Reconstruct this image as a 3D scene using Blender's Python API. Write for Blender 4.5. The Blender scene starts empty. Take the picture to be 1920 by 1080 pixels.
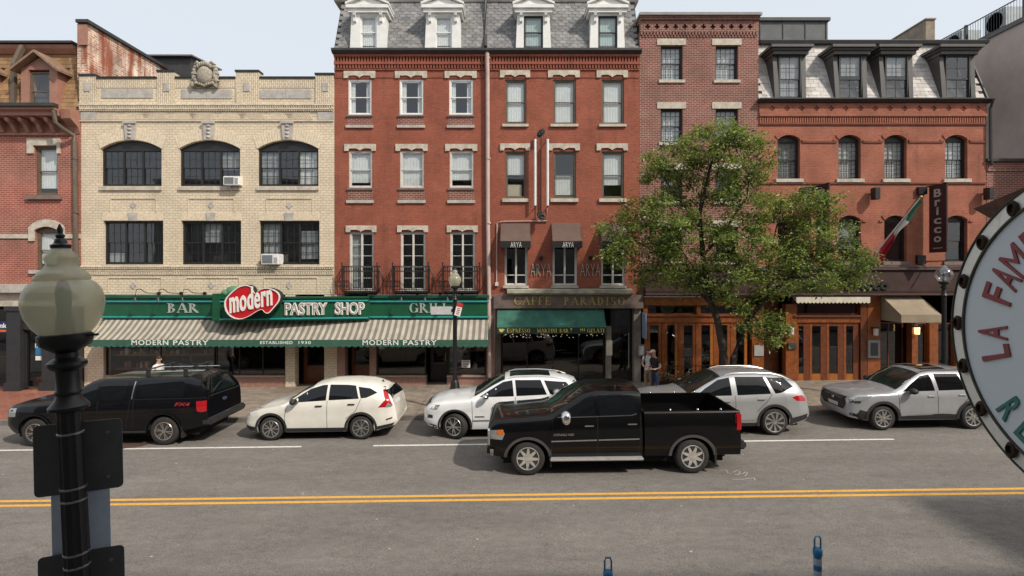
import bpy, bmesh, math, random
from mathutils import Vector, Matrix
from mathutils.bvhtree import BVHTree
R = math.radians
random.seed(7)
SC = bpy.context.scene
COL = SC.collection

# ------------------------------------------------------------------ camera, light, exposure
HC, F, HZ, FY = 4.83, 1000.0, 510.0, 22.0      # camera height, focal length and horizon in photo pixels, facade distance
cd = bpy.data.cameras.new('camera'); cam = bpy.data.objects.new('camera', cd); COL.objects.link(cam)
cam.location = (0, 0, HC); cam.rotation_euler = (R(90), 0, 0)
cd.sensor_width = 36; cd.lens = 36*F/1920; cd.shift_y = -(540-HZ)/1920; cd.clip_end = 2000; cd.clip_start = .05
SC.camera = cam
W = bpy.data.worlds.new('World'); SC.world = W; W.use_nodes = True
SUN = Vector((.80, -.68, 1.0)).normalized()
sk = W.node_tree.nodes.new('ShaderNodeTexSky'); sk.sky_type = 'NISHITA'; sk.sun_disc = False
sk.sun_elevation = math.asin(SUN.z); sk.sun_rotation = math.atan2(SUN.x, SUN.y)
sk.air_density = 1.0; sk.dust_density = 4.5; sk.ozone_density = 1.3
bg = W.node_tree.nodes['Background']; bg.inputs[1].default_value = .13
# thin white summer haze spread evenly over the whole sky
hz = W.node_tree.nodes.new('ShaderNodeMixRGB'); hz.inputs[0].default_value = .74; hz.inputs[2].default_value = (6.9, 7.3, 7.65, 1)
W.node_tree.links.new(sk.outputs[0], hz.inputs[1]); W.node_tree.links.new(hz.outputs[0], bg.inputs[0])
sd = bpy.data.lights.new('sun', 'SUN'); sd.energy = 3.5; sd.angle = R(1.5); sd.color = (1, .93, .82)
so = bpy.data.objects.new('sun', sd); COL.objects.link(so); so.rotation_euler = SUN.to_track_quat('Z', 'Y').to_euler()
SC.view_settings.view_transform = 'Standard'; SC.view_settings.look = 'None'
SC.view_settings.exposure = 0.06; SC.view_settings.gamma = 1

# ------------------------------------------------------------------ pixels to metres
def fx(p, Y=FY): return (p-960)*Y/F
def fz(p, Y=FY): return HC+(HZ-p)*Y/F
SL = .0125
def gz(x): return SL*x                          # the street climbs to the right

# ------------------------------------------------------------------ materials
MATS = {}
def nodes(name):
    m = bpy.data.materials.new(name); m.use_nodes = True
    nt = m.node_tree; return m, nt, nt.nodes, nt.links, nt.nodes['Principled BSDF']
def mat(name, col, rough=.6, metal=0, var=.12, scale=6, bump=0, bscale=60, coat=0, spec=.5, emit=0):
    if name in MATS: return MATS[name]
    m, nt, N, K, b = nodes(name)
    b.inputs['Roughness'].default_value = rough; b.inputs['Metallic'].default_value = metal
    b.inputs['Specular IOR Level'].default_value = spec
    if coat: b.inputs['Coat Weight'].default_value = coat; b.inputs['Coat Roughness'].default_value = .03
    if emit:
        b.inputs['Emission Color'].default_value = (*col, 1); b.inputs['Emission Strength'].default_value = emit
    b.inputs['Base Color'].default_value = (*col, 1)
    if var or bump:
        geo = N.new('ShaderNodeNewGeometry')
    if var:
        n = N.new('ShaderNodeTexNoise'); n.inputs['Scale'].default_value = scale; n.inputs['Detail'].default_value = 6
        n.inputs['Roughness'].default_value = .65
        K.new(geo.outputs['Position'], n.inputs['Vector'])
        mr = N.new('ShaderNodeMapRange'); mr.inputs[1].default_value = .3; mr.inputs[2].default_value = .7
        mr.inputs[3].default_value = 1-var; mr.inputs[4].default_value = 1+var
        K.new(n.outputs[0], mr.inputs[0])
        mx = N.new('ShaderNodeVectorMath'); mx.operation = 'SCALE'; mx.inputs[0].default_value = col
        K.new(mr.outputs[0], mx.inputs['Scale']); K.new(mx.outputs[0], b.inputs['Base Color'])
    if bump:
        n2 = N.new('ShaderNodeTexNoise'); n2.inputs['Scale'].default_value = bscale; n2.inputs['Detail'].default_value = 4
        K.new(geo.outputs['Position'], n2.inputs['Vector'])
        bp = N.new('ShaderNodeBump'); bp.inputs['Strength'].default_value = bump; bp.inputs['Distance'].default_value = .01
        K.new(n2.outputs[0], bp.inputs['Height']); K.new(bp.outputs[0], b.inputs['Normal'])
    MATS[name] = m; return m
def brick(name, c1, c2, mort, bw=.215, bh=.075, ms=.011, dirt=.25, dirtcol=(.05,.035,.03), dr=(.56,.82), vert=False, rough=.85, bump=.5, blot=.18):
    m, nt, N, K, b = nodes(name)
    geo = N.new('ShaderNodeNewGeometry'); sp = N.new('ShaderNodeSeparateXYZ'); K.new(geo.outputs['Position'], sp.inputs[0])
    ad = N.new('ShaderNodeMath'); ad.operation = 'ADD'; K.new(sp.outputs[0], ad.inputs[0]); K.new(sp.outputs[1], ad.inputs[1])
    cb = N.new('ShaderNodeCombineXYZ')
    K.new(ad.outputs[0], cb.inputs[1 if vert else 0]); K.new(sp.outputs[2], cb.inputs[0 if vert else 1])
    t = N.new('ShaderNodeTexBrick'); K.new(cb.outputs[0], t.inputs['Vector'])
    t.inputs['Color1'].default_value = (*c1, 1); t.inputs['Color2'].default_value = (*c2, 1); t.inputs['Mortar'].default_value = (*mort, 1)
    t.inputs['Scale'].default_value = 1; t.inputs['Brick Width'].default_value = bw; t.inputs['Row Height'].default_value = bh
    t.inputs['Mortar Size'].default_value = ms; t.inputs['Mortar Smooth'].default_value = .3; t.inputs['Bias'].default_value = 0
    def noise(sc, det=5, stretch=None):
        n = N.new('ShaderNodeTexNoise'); n.inputs['Scale'].default_value = sc; n.inputs['Detail'].default_value = det
        if stretch:
            mp = N.new('ShaderNodeMapping'); mp.inputs['Scale'].default_value = stretch
            K.new(geo.outputs['Position'], mp.inputs[0]); K.new(mp.outputs[0], n.inputs['Vector'])
        else: K.new(geo.outputs['Position'], n.inputs['Vector'])
        return n
    def mrange(src, a, b_, c, d):
        q = N.new('ShaderNodeMapRange'); K.new(src, q.inputs[0])
        for i, v in enumerate((a, b_, c, d)): q.inputs[i+1].default_value = v
        return q
    n1 = noise(1.3, 6); q1 = mrange(n1.outputs[0], .3, .7, 1-blot, 1+blot)
    sc = N.new('ShaderNodeVectorMath'); sc.operation = 'SCALE'; K.new(t.outputs[0], sc.inputs[0]); K.new(q1.outputs[0], sc.inputs['Scale'])
    n3 = noise(9, 3, (1, 1, 2.5)); q3 = mrange(n3.outputs[0], .3, .7, .86, 1.14)
    sc2 = N.new('ShaderNodeVectorMath'); sc2.operation = 'SCALE'; K.new(sc.outputs[0], sc2.inputs[0]); K.new(q3.outputs[0], sc2.inputs['Scale'])
    n2 = noise(2.2, 7, (1.6, 1.6, .22)); q2 = mrange(n2.outputs[0], dr[0], dr[1], 0, dirt)
    mx = N.new('ShaderNodeMixRGB'); mx.inputs[2].default_value = (*dirtcol, 1)
    K.new(q2.outputs[0], mx.inputs[0]); K.new(sc2.outputs[0], mx.inputs[1]); K.new(mx.outputs[0], b.inputs['Base Color'])
    b.inputs['Roughness'].default_value = rough; b.inputs['Specular IOR Level'].default_value = .25
    iv = N.new('ShaderNodeMath'); iv.operation = 'SUBTRACT'; iv.inputs[0].default_value = 1; K.new(t.outputs['Fac'], iv.inputs[1])
    bp = N.new('ShaderNodeBump'); bp.inputs['Strength'].default_value = bump; bp.inputs['Distance'].default_value = .012
    K.new(iv.outputs[0], bp.inputs['Height']); K.new(bp.outputs[0], b.inputs['Normal'])
    MATS[name] = m; return m
def glassmat(name, tint=(.75,.8,.8), refl=.10, rough=.02):
    m = bpy.data.materials.new(name); m.use_nodes = True; nt = m.node_tree; N = nt.nodes; K = nt.links
    for n in list(N):
        if n.type == 'BSDF_PRINCIPLED': N.remove(n)
    tr = N.new('ShaderNodeBsdfTransparent'); tr.inputs[0].default_value = (*tint, 1)
    gl = N.new('ShaderNodeBsdfGlossy'); gl.inputs['Roughness'].default_value = rough; gl.inputs[0].default_value = (.95,.97,1,1)
    fr = N.new('ShaderNodeFresnel'); g2 = N.new('ShaderNodeNewGeometry'); ir = N.new('ShaderNodeMapRange'); ir.inputs[3].default_value = 1.5; ir.inputs[4].default_value = 1/1.5
    K.new(g2.outputs['Backfacing'], ir.inputs[0]); K.new(ir.outputs[0], fr.inputs[0])
    ad = N.new('ShaderNodeMath'); ad.operation = 'ADD'; ad.use_clamp = True; ad.inputs[1].default_value = refl; K.new(fr.outputs[0], ad.inputs[0])
    geo = N.new('ShaderNodeNewGeometry'); nz = N.new('ShaderNodeTexNoise'); nz.inputs['Scale'].default_value = 1.1; K.new(geo.outputs['Position'], nz.inputs['Vector'])
    bp = N.new('ShaderNodeBump'); bp.inputs['Strength'].default_value = .06; bp.inputs['Distance'].default_value = .03
    K.new(nz.outputs[0], bp.inputs['Height']); K.new(bp.outputs[0], gl.inputs['Normal'])
    mx = N.new('ShaderNodeMixShader'); K.new(ad.outputs[0], mx.inputs[0]); K.new(tr.outputs[0], mx.inputs[1]); K.new(gl.outputs[0], mx.inputs[2])
    K.new(mx.outputs[0], N['Material Output'].inputs[0]); MATS[name] = m; return m

GLASS = glassmat('window_glass', (.90,.93,.93), .05)
SHOPGLASS = glassmat('shop_glass', (.7,.74,.74), .05)
CARGLASS = mat('car_glass', (.005,.006,.007), .03, 0, 0, spec=.45)
WSHIELD = mat('windscreen_glass', (.012,.019,.016), .04, 0, .3, 3, spec=.6)

# ------------------------------------------------------------------ mesh helpers
def link(o, parent=None):
    COL.objects.link(o)
    if parent: o.parent = parent
    return o
def tag(o, label=None, cat=None, group=None, kind=None):
    for k, v in (('label', label), ('category', cat), ('group', group), ('kind', kind)):
        if v: o[k] = v
    return o
def empty(name, loc=(0,0,0), label=None, cat=None, group=None, rz=0):
    o = bpy.data.objects.new(name, None); o.location = loc; o.rotation_euler = (0,0,rz); o.empty_display_size = .2
    link(o); return tag(o, label, cat, group)
class MB:
    """collects simple shapes into one mesh"""
    def __init__(s): s.v = []; s.f = []; s.mi = []; s.cur = 0
    def add(s, v, f):
        n = len(s.v); s.v += [tuple(p) for p in v]; s.f += [tuple(i+n for i in q) for q in f]; s.mi += [s.cur]*len(f); return s
    def box(s, x0, x1, y0, y1, z0, z1):
        if x0 > x1: x0, x1 = x1, x0
        if y0 > y1: y0, y1 = y1, y0
        if z0 > z1: z0, z1 = z1, z0
        return s.add([(x,y,z) for x in (x0,x1) for y in (y0,y1) for z in (z0,z1)],
              [(0,1,3,2),(4,6,7,5),(0,4,5,1),(2,3,7,6),(0,2,6,4),(1,5,7,3)])
    def pbox(s, px0, px1, py0, py1, y0, y1, Y=FY):        # box given by photo pixels on the facade plane Y
        return s.box(fx(px0,Y), fx(px1,Y), y0, y1, fz(py1,Y), fz(py0,Y))
    def hexa(s, p):                                        # 8 corners, same order as box
        return s.add(p, [(0,1,3,2),(4,6,7,5),(0,4,5,1),(2,3,7,6),(0,2,6,4),(1,5,7,3)])
    def prism(s, pts, y0, y1):                             # polygon in x,z, counter-clockwise seen from -y, extruded along y
        a = sum(pts[i][0]*pts[(i+1)%len(pts)][1]-pts[(i+1)%len(pts)][0]*pts[i][1] for i in range(len(pts)))
        if a < 0: pts = pts[::-1]
        n = len(pts); v = [(x,y0,z) for x,z in pts]+[(x,y1,z) for x,z in pts]
        return s.add(v, [tuple(range(n)), tuple(range(2*n-1,n-1,-1))]+[((i+1)%n,i,n+i,n+(i+1)%n) for i in range(n)])
    def xprism(s, pts, x0, x1):                            # polygon in y,z extruded along x
        a = sum(pts[i][0]*pts[(i+1)%len(pts)][1]-pts[(i+1)%len(pts)][0]*pts[i][1] for i in range(len(pts)))
        if a > 0: pts = pts[::-1]
        n = len(pts); v = [(x0,y,z) for y,z in pts]+[(x1,y,z) for y,z in pts]
        return s.add(v, [tuple(range(n)), tuple(range(2*n-1,n-1,-1))]+[((i+1)%n,i,n+i,n+(i+1)%n) for i in range(n)])
    def tube(s, pts, r, n=6, cap=True):
        pts = [Vector(p) for p in pts]; rs = r if isinstance(r, (list,tuple)) else [r]*len(pts)
        base = len(s.v); up = Vector((0,0,1))
        for i, p in enumerate(pts):
            d = (pts[min(i+1,len(pts)-1)]-pts[max(i-1,0)]).normalized()
            a = d.cross(up if abs(d.z) < .95 else Vector((1,0,0))).normalized(); b = d.cross(a)
            for k in range(n):
                t = 2*math.pi*k/n; q = p+(a*math.cos(t)+b*math.sin(t))*rs[i]; s.v.append(tuple(q))
        for i in range(len(pts)-1):
            for k in range(n):
                s.f.append((base+i*n+k, base+i*n+(k+1)%n, base+(i+1)*n+(k+1)%n, base+(i+1)*n+k)); s.mi.append(s.cur)
        if cap:
            s.f.append(tuple(base+k for k in range(n))[::-1]); s.mi.append(s.cur)
            s.f.append(tuple(base+(len(pts)-1)*n+k for k in range(n))); s.mi.append(s.cur)
        return s
    def lathe(s, prof, n=24, c=(0,0,0), axis='z', flute=0, nf=0):   # prof: (radius, height)
        base = len(s.v); c = Vector(c)
        for r, h in prof:
            for k in range(n):
                t = 2*math.pi*k/n; rr = r*(1+(flute*math.cos(nf*t) if nf else 0))
                x, y = rr*math.cos(t), rr*math.sin(t)
                p = (x,y,h) if axis == 'z' else ((x,h,y) if axis == 'y' else (h,x,y))
                s.v.append(tuple(c+Vector(p)))
        for i in range(len(prof)-1):
            for k in range(n):
                a = (base+i*n+k, base+i*n+(k+1)%n, base+(i+1)*n+(k+1)%n, base+(i+1)*n+k)
                s.f.append(a if axis != 'y' else a[::-1]); s.mi.append(s.cur)
        for i, rev in ((0,True),(len(prof)-1,False)):
            if prof[i][0] > 1e-4:
                q = tuple(base+i*n+k for k in range(n)); s.f.append(q[::-1] if rev != (axis == 'y') else q); s.mi.append(s.cur)
        return s
    def ball(s, c, rx, ry=None, rz=None, n=10, m=7):
        ry = ry or rx; rz = rz or rx; base = len(s.v)
        for i in range(m+1):
            a = math.pi*i/m
            for k in range(n):
                t = 2*math.pi*k/n; s.v.append((c[0]+rx*math.sin(a)*math.cos(t), c[1]+ry*math.sin(a)*math.sin(t), c[2]-rz*math.cos(a)))
        for i in range(m):
            for k in range(n): s.f.append((base+i*n+k, base+i*n+(k+1)%n, base+(i+1)*n+(k+1)%n, base+(i+1)*n+k)); s.mi.append(s.cur)
        return s
    def mesh(s, name, mats, smooth=False):
        me = bpy.data.meshes.new(name); me.from_pydata(s.v, [], s.f)
        for m in (mats if isinstance(mats, (list,tuple)) else [mats]): me.materials.append(m)
        if max(s.mi, default=0): me.polygons.foreach_set('material_index', s.mi)
        if smooth:
            me.polygons.foreach_set('use_smooth', [True]*len(me.polygons))
            try: me.set_sharp_from_angle(angle=R(40))
            except Exception: pass
        me.update(); return me
    def build(s, name, mats, parent=None, smooth=False, loc=None):
        o = bpy.data.objects.new(name, s.mesh(name, mats, smooth)); link(o, parent)
        if loc: o.location = loc
        return o
def bevel(o, w=.01, seg=2):
    bm = bmesh.new(); bm.from_mesh(o.data); bmesh.ops.remove_doubles(bm, verts=bm.verts, dist=1e-5)
    bmesh.ops.bevel(bm, geom=[e for e in bm.edges if e.is_manifold and e.calc_face_angle(0) > .4], offset=w, segments=seg, affect='EDGES', clamp_overlap=True)
    bm.to_mesh(o.data); bm.free(); return o
def copytree(o, parent=None, dx=(0,0,0)):
    c = o.copy(); COL.objects.link(c); c.parent = parent
    if parent is None: c.location = Vector(c.location)+Vector(dx)
    for ch in list(o.children): copytree(ch, c)
    return c

# ------------------------------------------------------------------ lettering
def text_mesh(s, bold=0, shear=0, spacing=1.0, extrude=.0):
    cu = bpy.data.curves.new('lettering', 'FONT'); cu.body = s; cu.offset = bold; cu.shear = shear; cu.space_character = spacing
    cu.extrude = 0; cu.resolution_u = 4
    o = bpy.data.objects.new('lettering', cu); COL.objects.link(o)
    bpy.context.view_layer.update()
    me = bpy.data.meshes.new_from_object(o.evaluated_get(bpy.context.evaluated_depsgraph_get()))
    vs = [tuple(v.co) for v in me.vertices]; fs = [tuple(p.vertices) for p in me.polygons]
    bpy.data.objects.remove(o); bpy.data.curves.remove(cu); bpy.data.meshes.remove(me); return vs, fs
def thicken(vs, fs, d):            # flat x,y letters -> slab: front at z=d, with sides
    bm = bmesh.new(); V = [bm.verts.new((x,y,0)) for x,y,_ in vs]
    for f in fs:
        try: bm.faces.new([V[i] for i in f])
        except ValueError: pass
    bmesh.ops.remove_doubles(bm, verts=bm.verts, dist=1e-5)
    bmesh.ops.recalc_face_normals(bm, faces=bm.faces)
    if bm.faces and sum(f.normal.z for f in bm.faces) < 0: bmesh.ops.reverse_faces(bm, faces=bm.faces)
    r = bmesh.ops.extrude_face_region(bm, geom=list(bm.faces))
    bmesh.ops.translate(bm, verts=[g for g in r['geom'] if isinstance(g, bmesh.types.BMVert)], vec=(0,0,d))
    out = ([tuple(v.co) for v in bm.verts], None)
    bm.verts.index_update(); fs2 = [tuple(v.index for v in f.verts) for f in bm.faces]; bm.free()
    return out[0], fs2
def fit(vs, x0, x1, z0, z1):
    ax = [v[0] for v in vs]; ay = [v[1] for v in vs]; a, b, c, d = min(ax), max(ax), min(ay), max(ay)
    return [(x0+(v[0]-a)/(b-a)*(x1-x0), z0+(v[1]-c)/(d-c)*(z1-z0), v[2]) for v in vs]
# strokes for a roman face with serifs: ('l', x0,y0,x1,y1,w) and ('a', cx,cy,rx,ry,deg0,deg1,wh,wv)
T, TH = .17, .07
def sf(x, y, w=.32): return ('l', x-w/2, y, x+w/2, y, .06)
GL = {
 'A': (.9, [('l',.08,0,.45,1,TH),('l',.45,1,.82,0,T),('l',.22,.36,.66,.36,TH),sf(.08,.03,.26),sf(.82,.03,.3)]),
 'B': (.75,[('l',.18,0,.18,1,T),('a',.2,.76,.38,.24,-90,90,T,.06),('a',.2,.27,.46,.27,-90,90,T,.06),sf(.14,.03,.3),sf(.14,.97,.3)]),
 'R': (.85,[('l',.18,0,.18,1,T),('a',.2,.74,.4,.26,-90,90,T,.06),('l',.36,.48,.8,.02,T),sf(.16,.03,.32),sf(.14,.97,.3),sf(.8,.03,.2)]),
 'G': (.9, [('a',.48,.5,.42,.5,45,330,T,.06),('l',.8,.06,.8,.44,T),sf(.8,.44,.3),('l',.78,.98,.78,.72,.06)]),
 'I': (.4, [('l',.2,0,.2,1,T),sf(.2,.03,.34),sf(.2,.97,.34)]),
 'L': (.7, [('l',.18,0,.18,1,T),('l',.1,.03,.62,.03,.06),('l',.62,0,.64,.24,.06),sf(.18,.97,.32)]),
 'C': (.85,[('a',.46,.5,.42,.5,42,318,T,.06),('l',.77,.98,.77,.7,.06),('l',.77,.3,.77,.08,.06)]),
 'F': (.68,[('l',.18,0,.18,1,T),('l',.1,.97,.6,.97,.06),('l',.6,1,.62,.76,.06),('l',.18,.52,.46,.52,.06),('l',.46,.62,.46,.42,.06),sf(.18,.03,.34)]),
 'E': (.72,[('l',.18,0,.18,1,T),('l',.1,.97,.6,.97,.06),('l',.6,1,.62,.76,.06),('l',.18,.52,.46,.52,.06),('l',.46,.62,.46,.42,.06),('l',.1,.03,.64,.03,.06),('l',.64,0,.66,.26,.06)]),
 'P': (.74,[('l',.18,0,.18,1,T),('a',.2,.72,.42,.28,-90,90,T,.06),sf(.18,.03,.34),sf(.14,.97,.3)]),
 'D': (.88,[('l',.18,0,.18,1,T),('a',.2,.5,.58,.5,-90,90,T,.06),sf(.14,.03,.3),sf(.14,.97,.3)]),
 'S': (.68,[('a',.34,.74,.25,.25,40,270,.12,.06),('a',.34,.26,.28,.26,90,-140,.16,.06),('l',.55,.98,.55,.74,.05),('l',.08,.28,.08,.02,.05)]),
 'O': (.95,[('a',.47,.5,.42,.5,0,360,T,.06)]),
 'Y': (.85,[('l',.08,1,.42,.48,T),('l',.78,1,.42,.48,TH),('l',.42,.5,.42,0,T),sf(.42,.03,.34),sf(.1,.97,.3),sf(.78,.97,.26)]),
 'M': (1.1,[('l',.14,0,.14,1,TH),('l',.14,1,.54,.02,T),('l',.54,.02,.94,1,TH),('l',.94,1,.94,0,T),sf(.14,.03),sf(.94,.03),sf(.94,.97,.24),sf(.12,.97,.24)]),
 'N': (.9, [('l',.14,0,.14,1,TH),('l',.14,1,.74,0,T),('l',.74,0,.74,1,TH),sf(.14,.03),sf(.74,.97),sf(.1,.97,.2)]),
 'T': (.8, [('l',.4,0,.4,1,T),('l',.06,.97,.74,.97,.06),('l',.06,1,.06,.76,.05),('l',.74,1,.74,.76,.05),sf(.4,.03,.34)]),
 ' ': (.5, []),
}
def roman(s, gap=.1, serif=True, wscale=1.0):
    vs, fs = [], []; X = 0
    def quad(p): n = len(vs); vs.extend([(a,b,0) for a,b in p]); fs.append((n,n+1,n+2,n+3))
    for ch in s:
        adv, st = GL[ch]
        for q in st:
            if q[0] == 'l':
                _, x0, y0, x1, y1, w = q
                if not serif:
                    if abs(y1-y0) < 1e-6 and w <= .06 and y0 in (.03,.97): continue
                    w = TH
                w *= wscale; d = Vector((x1-x0,y1-y0)); d.normalize(); n = Vector((-d.y,d.x))*w/2
                quad([(X+x0+n.x,y0+n.y),(X+x0-n.x,y0-n.y),(X+x1-n.x,y1-n.y),(X+x1+n.x,y1+n.y)])
            else:
                _, cx, cy, rx, ry, a0, a1, wh, wv = q; k = 14
                if not serif: wh = wv = TH
                pr = None
                for i in range(k+1):
                    t = R(a0+(a1-a0)*i/k); c, s_ = math.cos(t), math.sin(t)
                    w = (wh*abs(c)+wv*abs(s_))*wscale
                    o = (X+cx+rx*c, cy+ry*s_); n = (X+cx+max(rx-w,.01)*c, cy+max(ry-wv*wscale,.01)*s_)
                    if pr: quad([pr[0], pr[1], n, o])
                    pr = (o, n)
        X += adv+gap
    return vs, fs
def letter(vs, fs, x0, x1, z0, z1, Y, m, name, parent, depth=.02):
    """letters standing upright in the x,z plane at Y, facing the street (-y)"""
    vs = fit(vs, x0, x1, z0, z1)
    v2, f2 = ([(a,b,c) for a,b,c in vs], fs) if depth == 0 else thicken(vs, fs, depth)
    mb = MB(); mb.add([(a, Y-c, b) for a,b,c in v2], f2)
    return mb.build(name, m, parent)
def sign_text(s, px, py, Y, m, name, parent, depth=.02, serif=False, **kw):
    vs, fs = roman(s) if serif else text_mesh(s, **kw)
    return letter(vs, fs, fx(px[0],Y), fx(px[1],Y), fz(py[1],Y), fz(py[0],Y), Y, m, name, parent, depth)
def letter(vs, fs, x0, x1, z0, z1, Y, m, name, parent, depth=.02):
    """letters standing upright in the x,z plane at Y, facing the street (-y); stroke quads get a hair of depth each"""
    vs = fit(vs, x0, x1, z0, z1); mb = MB()
    if all(len(f) == 4 for f in fs):
        for i, f in enumerate(fs): mb.prism([(vs[k][0], vs[k][1]) for k in f], Y-depth-.0006*(i % 12), Y)
    else:
        v2, f2 = thicken(vs, fs, max(depth, .002)); mb.add([(a, Y-c, b) for a,b,c in v2], f2)
    return mb.build(name, m, parent)

# ------------------------------------------------------------------ materials of the place
def randmat(name, c1, c2, rough=.8, bump=.2, bscale=40, spec=.3):
    m, nt, N, K, b = nodes(name)
    oi = N.new('ShaderNodeObjectInfo'); mx = N.new('ShaderNodeMixRGB'); mx.inputs[1].default_value = (*c1,1); mx.inputs[2].default_value = (*c2,1)
    K.new(oi.outputs['Random'], mx.inputs[0])
    geo = N.new('ShaderNodeNewGeometry'); n = N.new('ShaderNodeTexNoise'); n.inputs['Scale'].default_value = 3; n.inputs['Detail'].default_value = 6
    K.new(geo.outputs['Position'], n.inputs['Vector'])
    mr = N.new('ShaderNodeMapRange'); mr.inputs[1].default_value = .3; mr.inputs[2].default_value = .7; mr.inputs[3].default_value = .75; mr.inputs[4].default_value = 1.25
    K.new(n.outputs[0], mr.inputs[0]); sc = N.new('ShaderNodeVectorMath'); sc.operation = 'SCALE'
    K.new(mx.outputs[0], sc.inputs[0]); K.new(mr.outputs[0], sc.inputs['Scale']); K.new(sc.outputs[0], b.inputs['Base Color'])
    b.inputs['Roughness'].default_value = rough; b.inputs['Specular IOR Level'].default_value = spec
    n2 = N.new('ShaderNodeTexNoise'); n2.inputs['Scale'].default_value = bscale; K.new(geo.outputs['Position'], n2.inputs['Vector'])
    bp = N.new('ShaderNodeBump'); bp.inputs['Strength'].default_value = bump; bp.inputs['Distance'].default_value = .01
    K.new(n2.outputs[0], bp.inputs['Height']); K.new(bp.outputs[0], b.inputs['Normal'])
    MATS[name] = m; return m
def asphalt():
    m, nt, N, K, b = nodes('asphalt')
    geo = N.new('ShaderNodeNewGeometry')
    def nz(sc, det, st=None):
        n = N.new('ShaderNodeTexNoise'); n.inputs['Scale'].default_value = sc; n.inputs['Detail'].default_value = det; n.inputs['Roughness'].default_value = .7
        if st:
            mp = N.new('ShaderNodeMapping'); mp.inputs['Scale'].default_value = st; K.new(geo.outputs['Position'], mp.inputs[0]); K.new(mp.outputs[0], n.inputs['Vector'])
        else: K.new(geo.outputs['Position'], n.inputs['Vector'])
        return n.outputs[0]
    def mr(s, a, b_, c, d):
        q = N.new('ShaderNodeMapRange'); K.new(s, q.inputs[0])
        for i, v in enumerate((a,b_,c,d)): q.inputs[i+1].default_value = v
        return q.outputs[0]
    def mul(a, b_):
        q = N.new('ShaderNodeMath'); q.operation = 'MULTIPLY'; K.new(a, q.inputs[0]); K.new(b_, q.inputs[1]); return q.outputs[0]
    f = mul(mr(nz(44, 2), .30, .70, .62, 1.38), mr(nz(.5, 6, (.35,1.6,1)), .3, .7, .80, 1.16))
    f = mul(f, mr(nz(7, 5, (.6,1,1)), .3, .7, .84, 1.16))
    f = mul(f, mr(nz(2.1, 4, (.6,2.2,1)), .60, .76, 1, .74))                     # oil stains
    v = N.new('ShaderNodeTexVoronoi'); v.feature = 'DISTANCE_TO_EDGE'; v.inputs['Scale'].default_value = .33
    wn = N.new('ShaderNodeTexNoise'); wn.inputs['Scale'].default_value = 1.6; wn.inputs['Detail'].default_value = 6; K.new(geo.outputs['Position'], wn.inputs['Vector'])
    wa = N.new('ShaderNodeVectorMath'); wa.operation = 'MULTIPLY_ADD'; wa.inputs[1].default_value = (.9,.9,.9)
    K.new(wn.outputs['Color'], wa.inputs[0]); K.new(geo.outputs['Position'], wa.inputs[2]); K.new(wa.outputs[0], v.inputs['Vector'])
    crack = mr(v.outputs['Distance'], 0, .004, .90, 1); f = mul(f, crack)
    sc = N.new('ShaderNodeVectorMath'); sc.operation = 'SCALE'; sc.inputs[0].default_value = (.180,.163,.146); K.new(f, sc.inputs['Scale'])
    K.new(sc.outputs[0], b.inputs['Base Color']); b.inputs['Roughness'].default_value = .88; b.inputs['Specular IOR Level'].default_value = .3
    bp = N.new('ShaderNodeBump'); bp.inputs['Strength'].default_value = .5; bp.inputs['Distance'].default_value = .008
    K.new(nz(120, 3), bp.inputs['Height']); K.new(bp.outputs[0], b.inputs['Normal']); return m
def paint(name, col, wear=.35):
    m, nt, N, K, b = nodes(name)
    geo = N.new('ShaderNodeNewGeometry'); n = N.new('ShaderNodeTexNoise'); n.inputs['Scale'].default_value = 14; n.inputs['Detail'].default_value = 8
    n.inputs['Roughness'].default_value = .75; K.new(geo.outputs['Position'], n.inputs['Vector'])
    mr = N.new('ShaderNodeMapRange'); mr.inputs[1].default_value = .50; mr.inputs[2].default_value = .72; mr.inputs[3].default_value = 0; mr.inputs[4].default_value = wear
    K.new(n.outputs[0], mr.inputs[0]); mx = N.new('ShaderNodeMixRGB'); mx.inputs[1].default_value = (*col,1); mx.inputs[2].default_value = (.12,.11,.095,1)
    K.new(mr.outputs[0], mx.inputs[0]); K.new(mx.outputs[0], b.inputs['Base Color']); b.inputs['Roughness'].default_value = .7; return m
def stripes(name, c1, c2, pitch):
    m, nt, N, K, b = nodes(name)
    geo = N.new('ShaderNodeNewGeometry'); sp = N.new('ShaderNodeSeparateXYZ'); K.new(geo.outputs['Position'], sp.inputs[0])
    d = N.new('ShaderNodeMath'); d.operation = 'DIVIDE'; d.inputs[1].default_value = pitch; K.new(sp.outputs[0], d.inputs[0])
    fr = N.new('ShaderNodeMath'); fr.operation = 'FRACT'; K.new(d.outputs[0], fr.inputs[0])
    gt = N.new('ShaderNodeMath'); gt.operation = 'GREATER_THAN'; gt.inputs[1].default_value = .5; K.new(fr.outputs[0], gt.inputs[0])
    mx = N.new('ShaderNodeMixRGB'); mx.inputs[1].default_value = (*c1,1); mx.inputs[2].default_value = (*c2,1); K.new(gt.outputs[0], mx.inputs[0])
    n = N.new('ShaderNodeTexNoise'); n.inputs['Scale'].default_value = 2.5; n.inputs['Detail'].default_value = 6; K.new(geo.outputs['Position'], n.inputs['Vector'])
    mr = N.new('ShaderNodeMapRange'); mr.inputs[1].default_value = .3; mr.inputs[2].default_value = .7; mr.inputs[3].default_value = .8; mr.inputs[4].default_value = 1.1; K.new(n.outputs[0], mr.inputs[0])
    sc = N.new('ShaderNodeVectorMath'); sc.operation = 'SCALE'; K.new(mx.outputs[0], sc.inputs[0]); K.new(mr.outputs[0], sc.inputs['Scale'])
    K.new(sc.outputs[0], b.inputs['Base Color']); b.inputs['Roughness'].default_value = .85; return m

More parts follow.
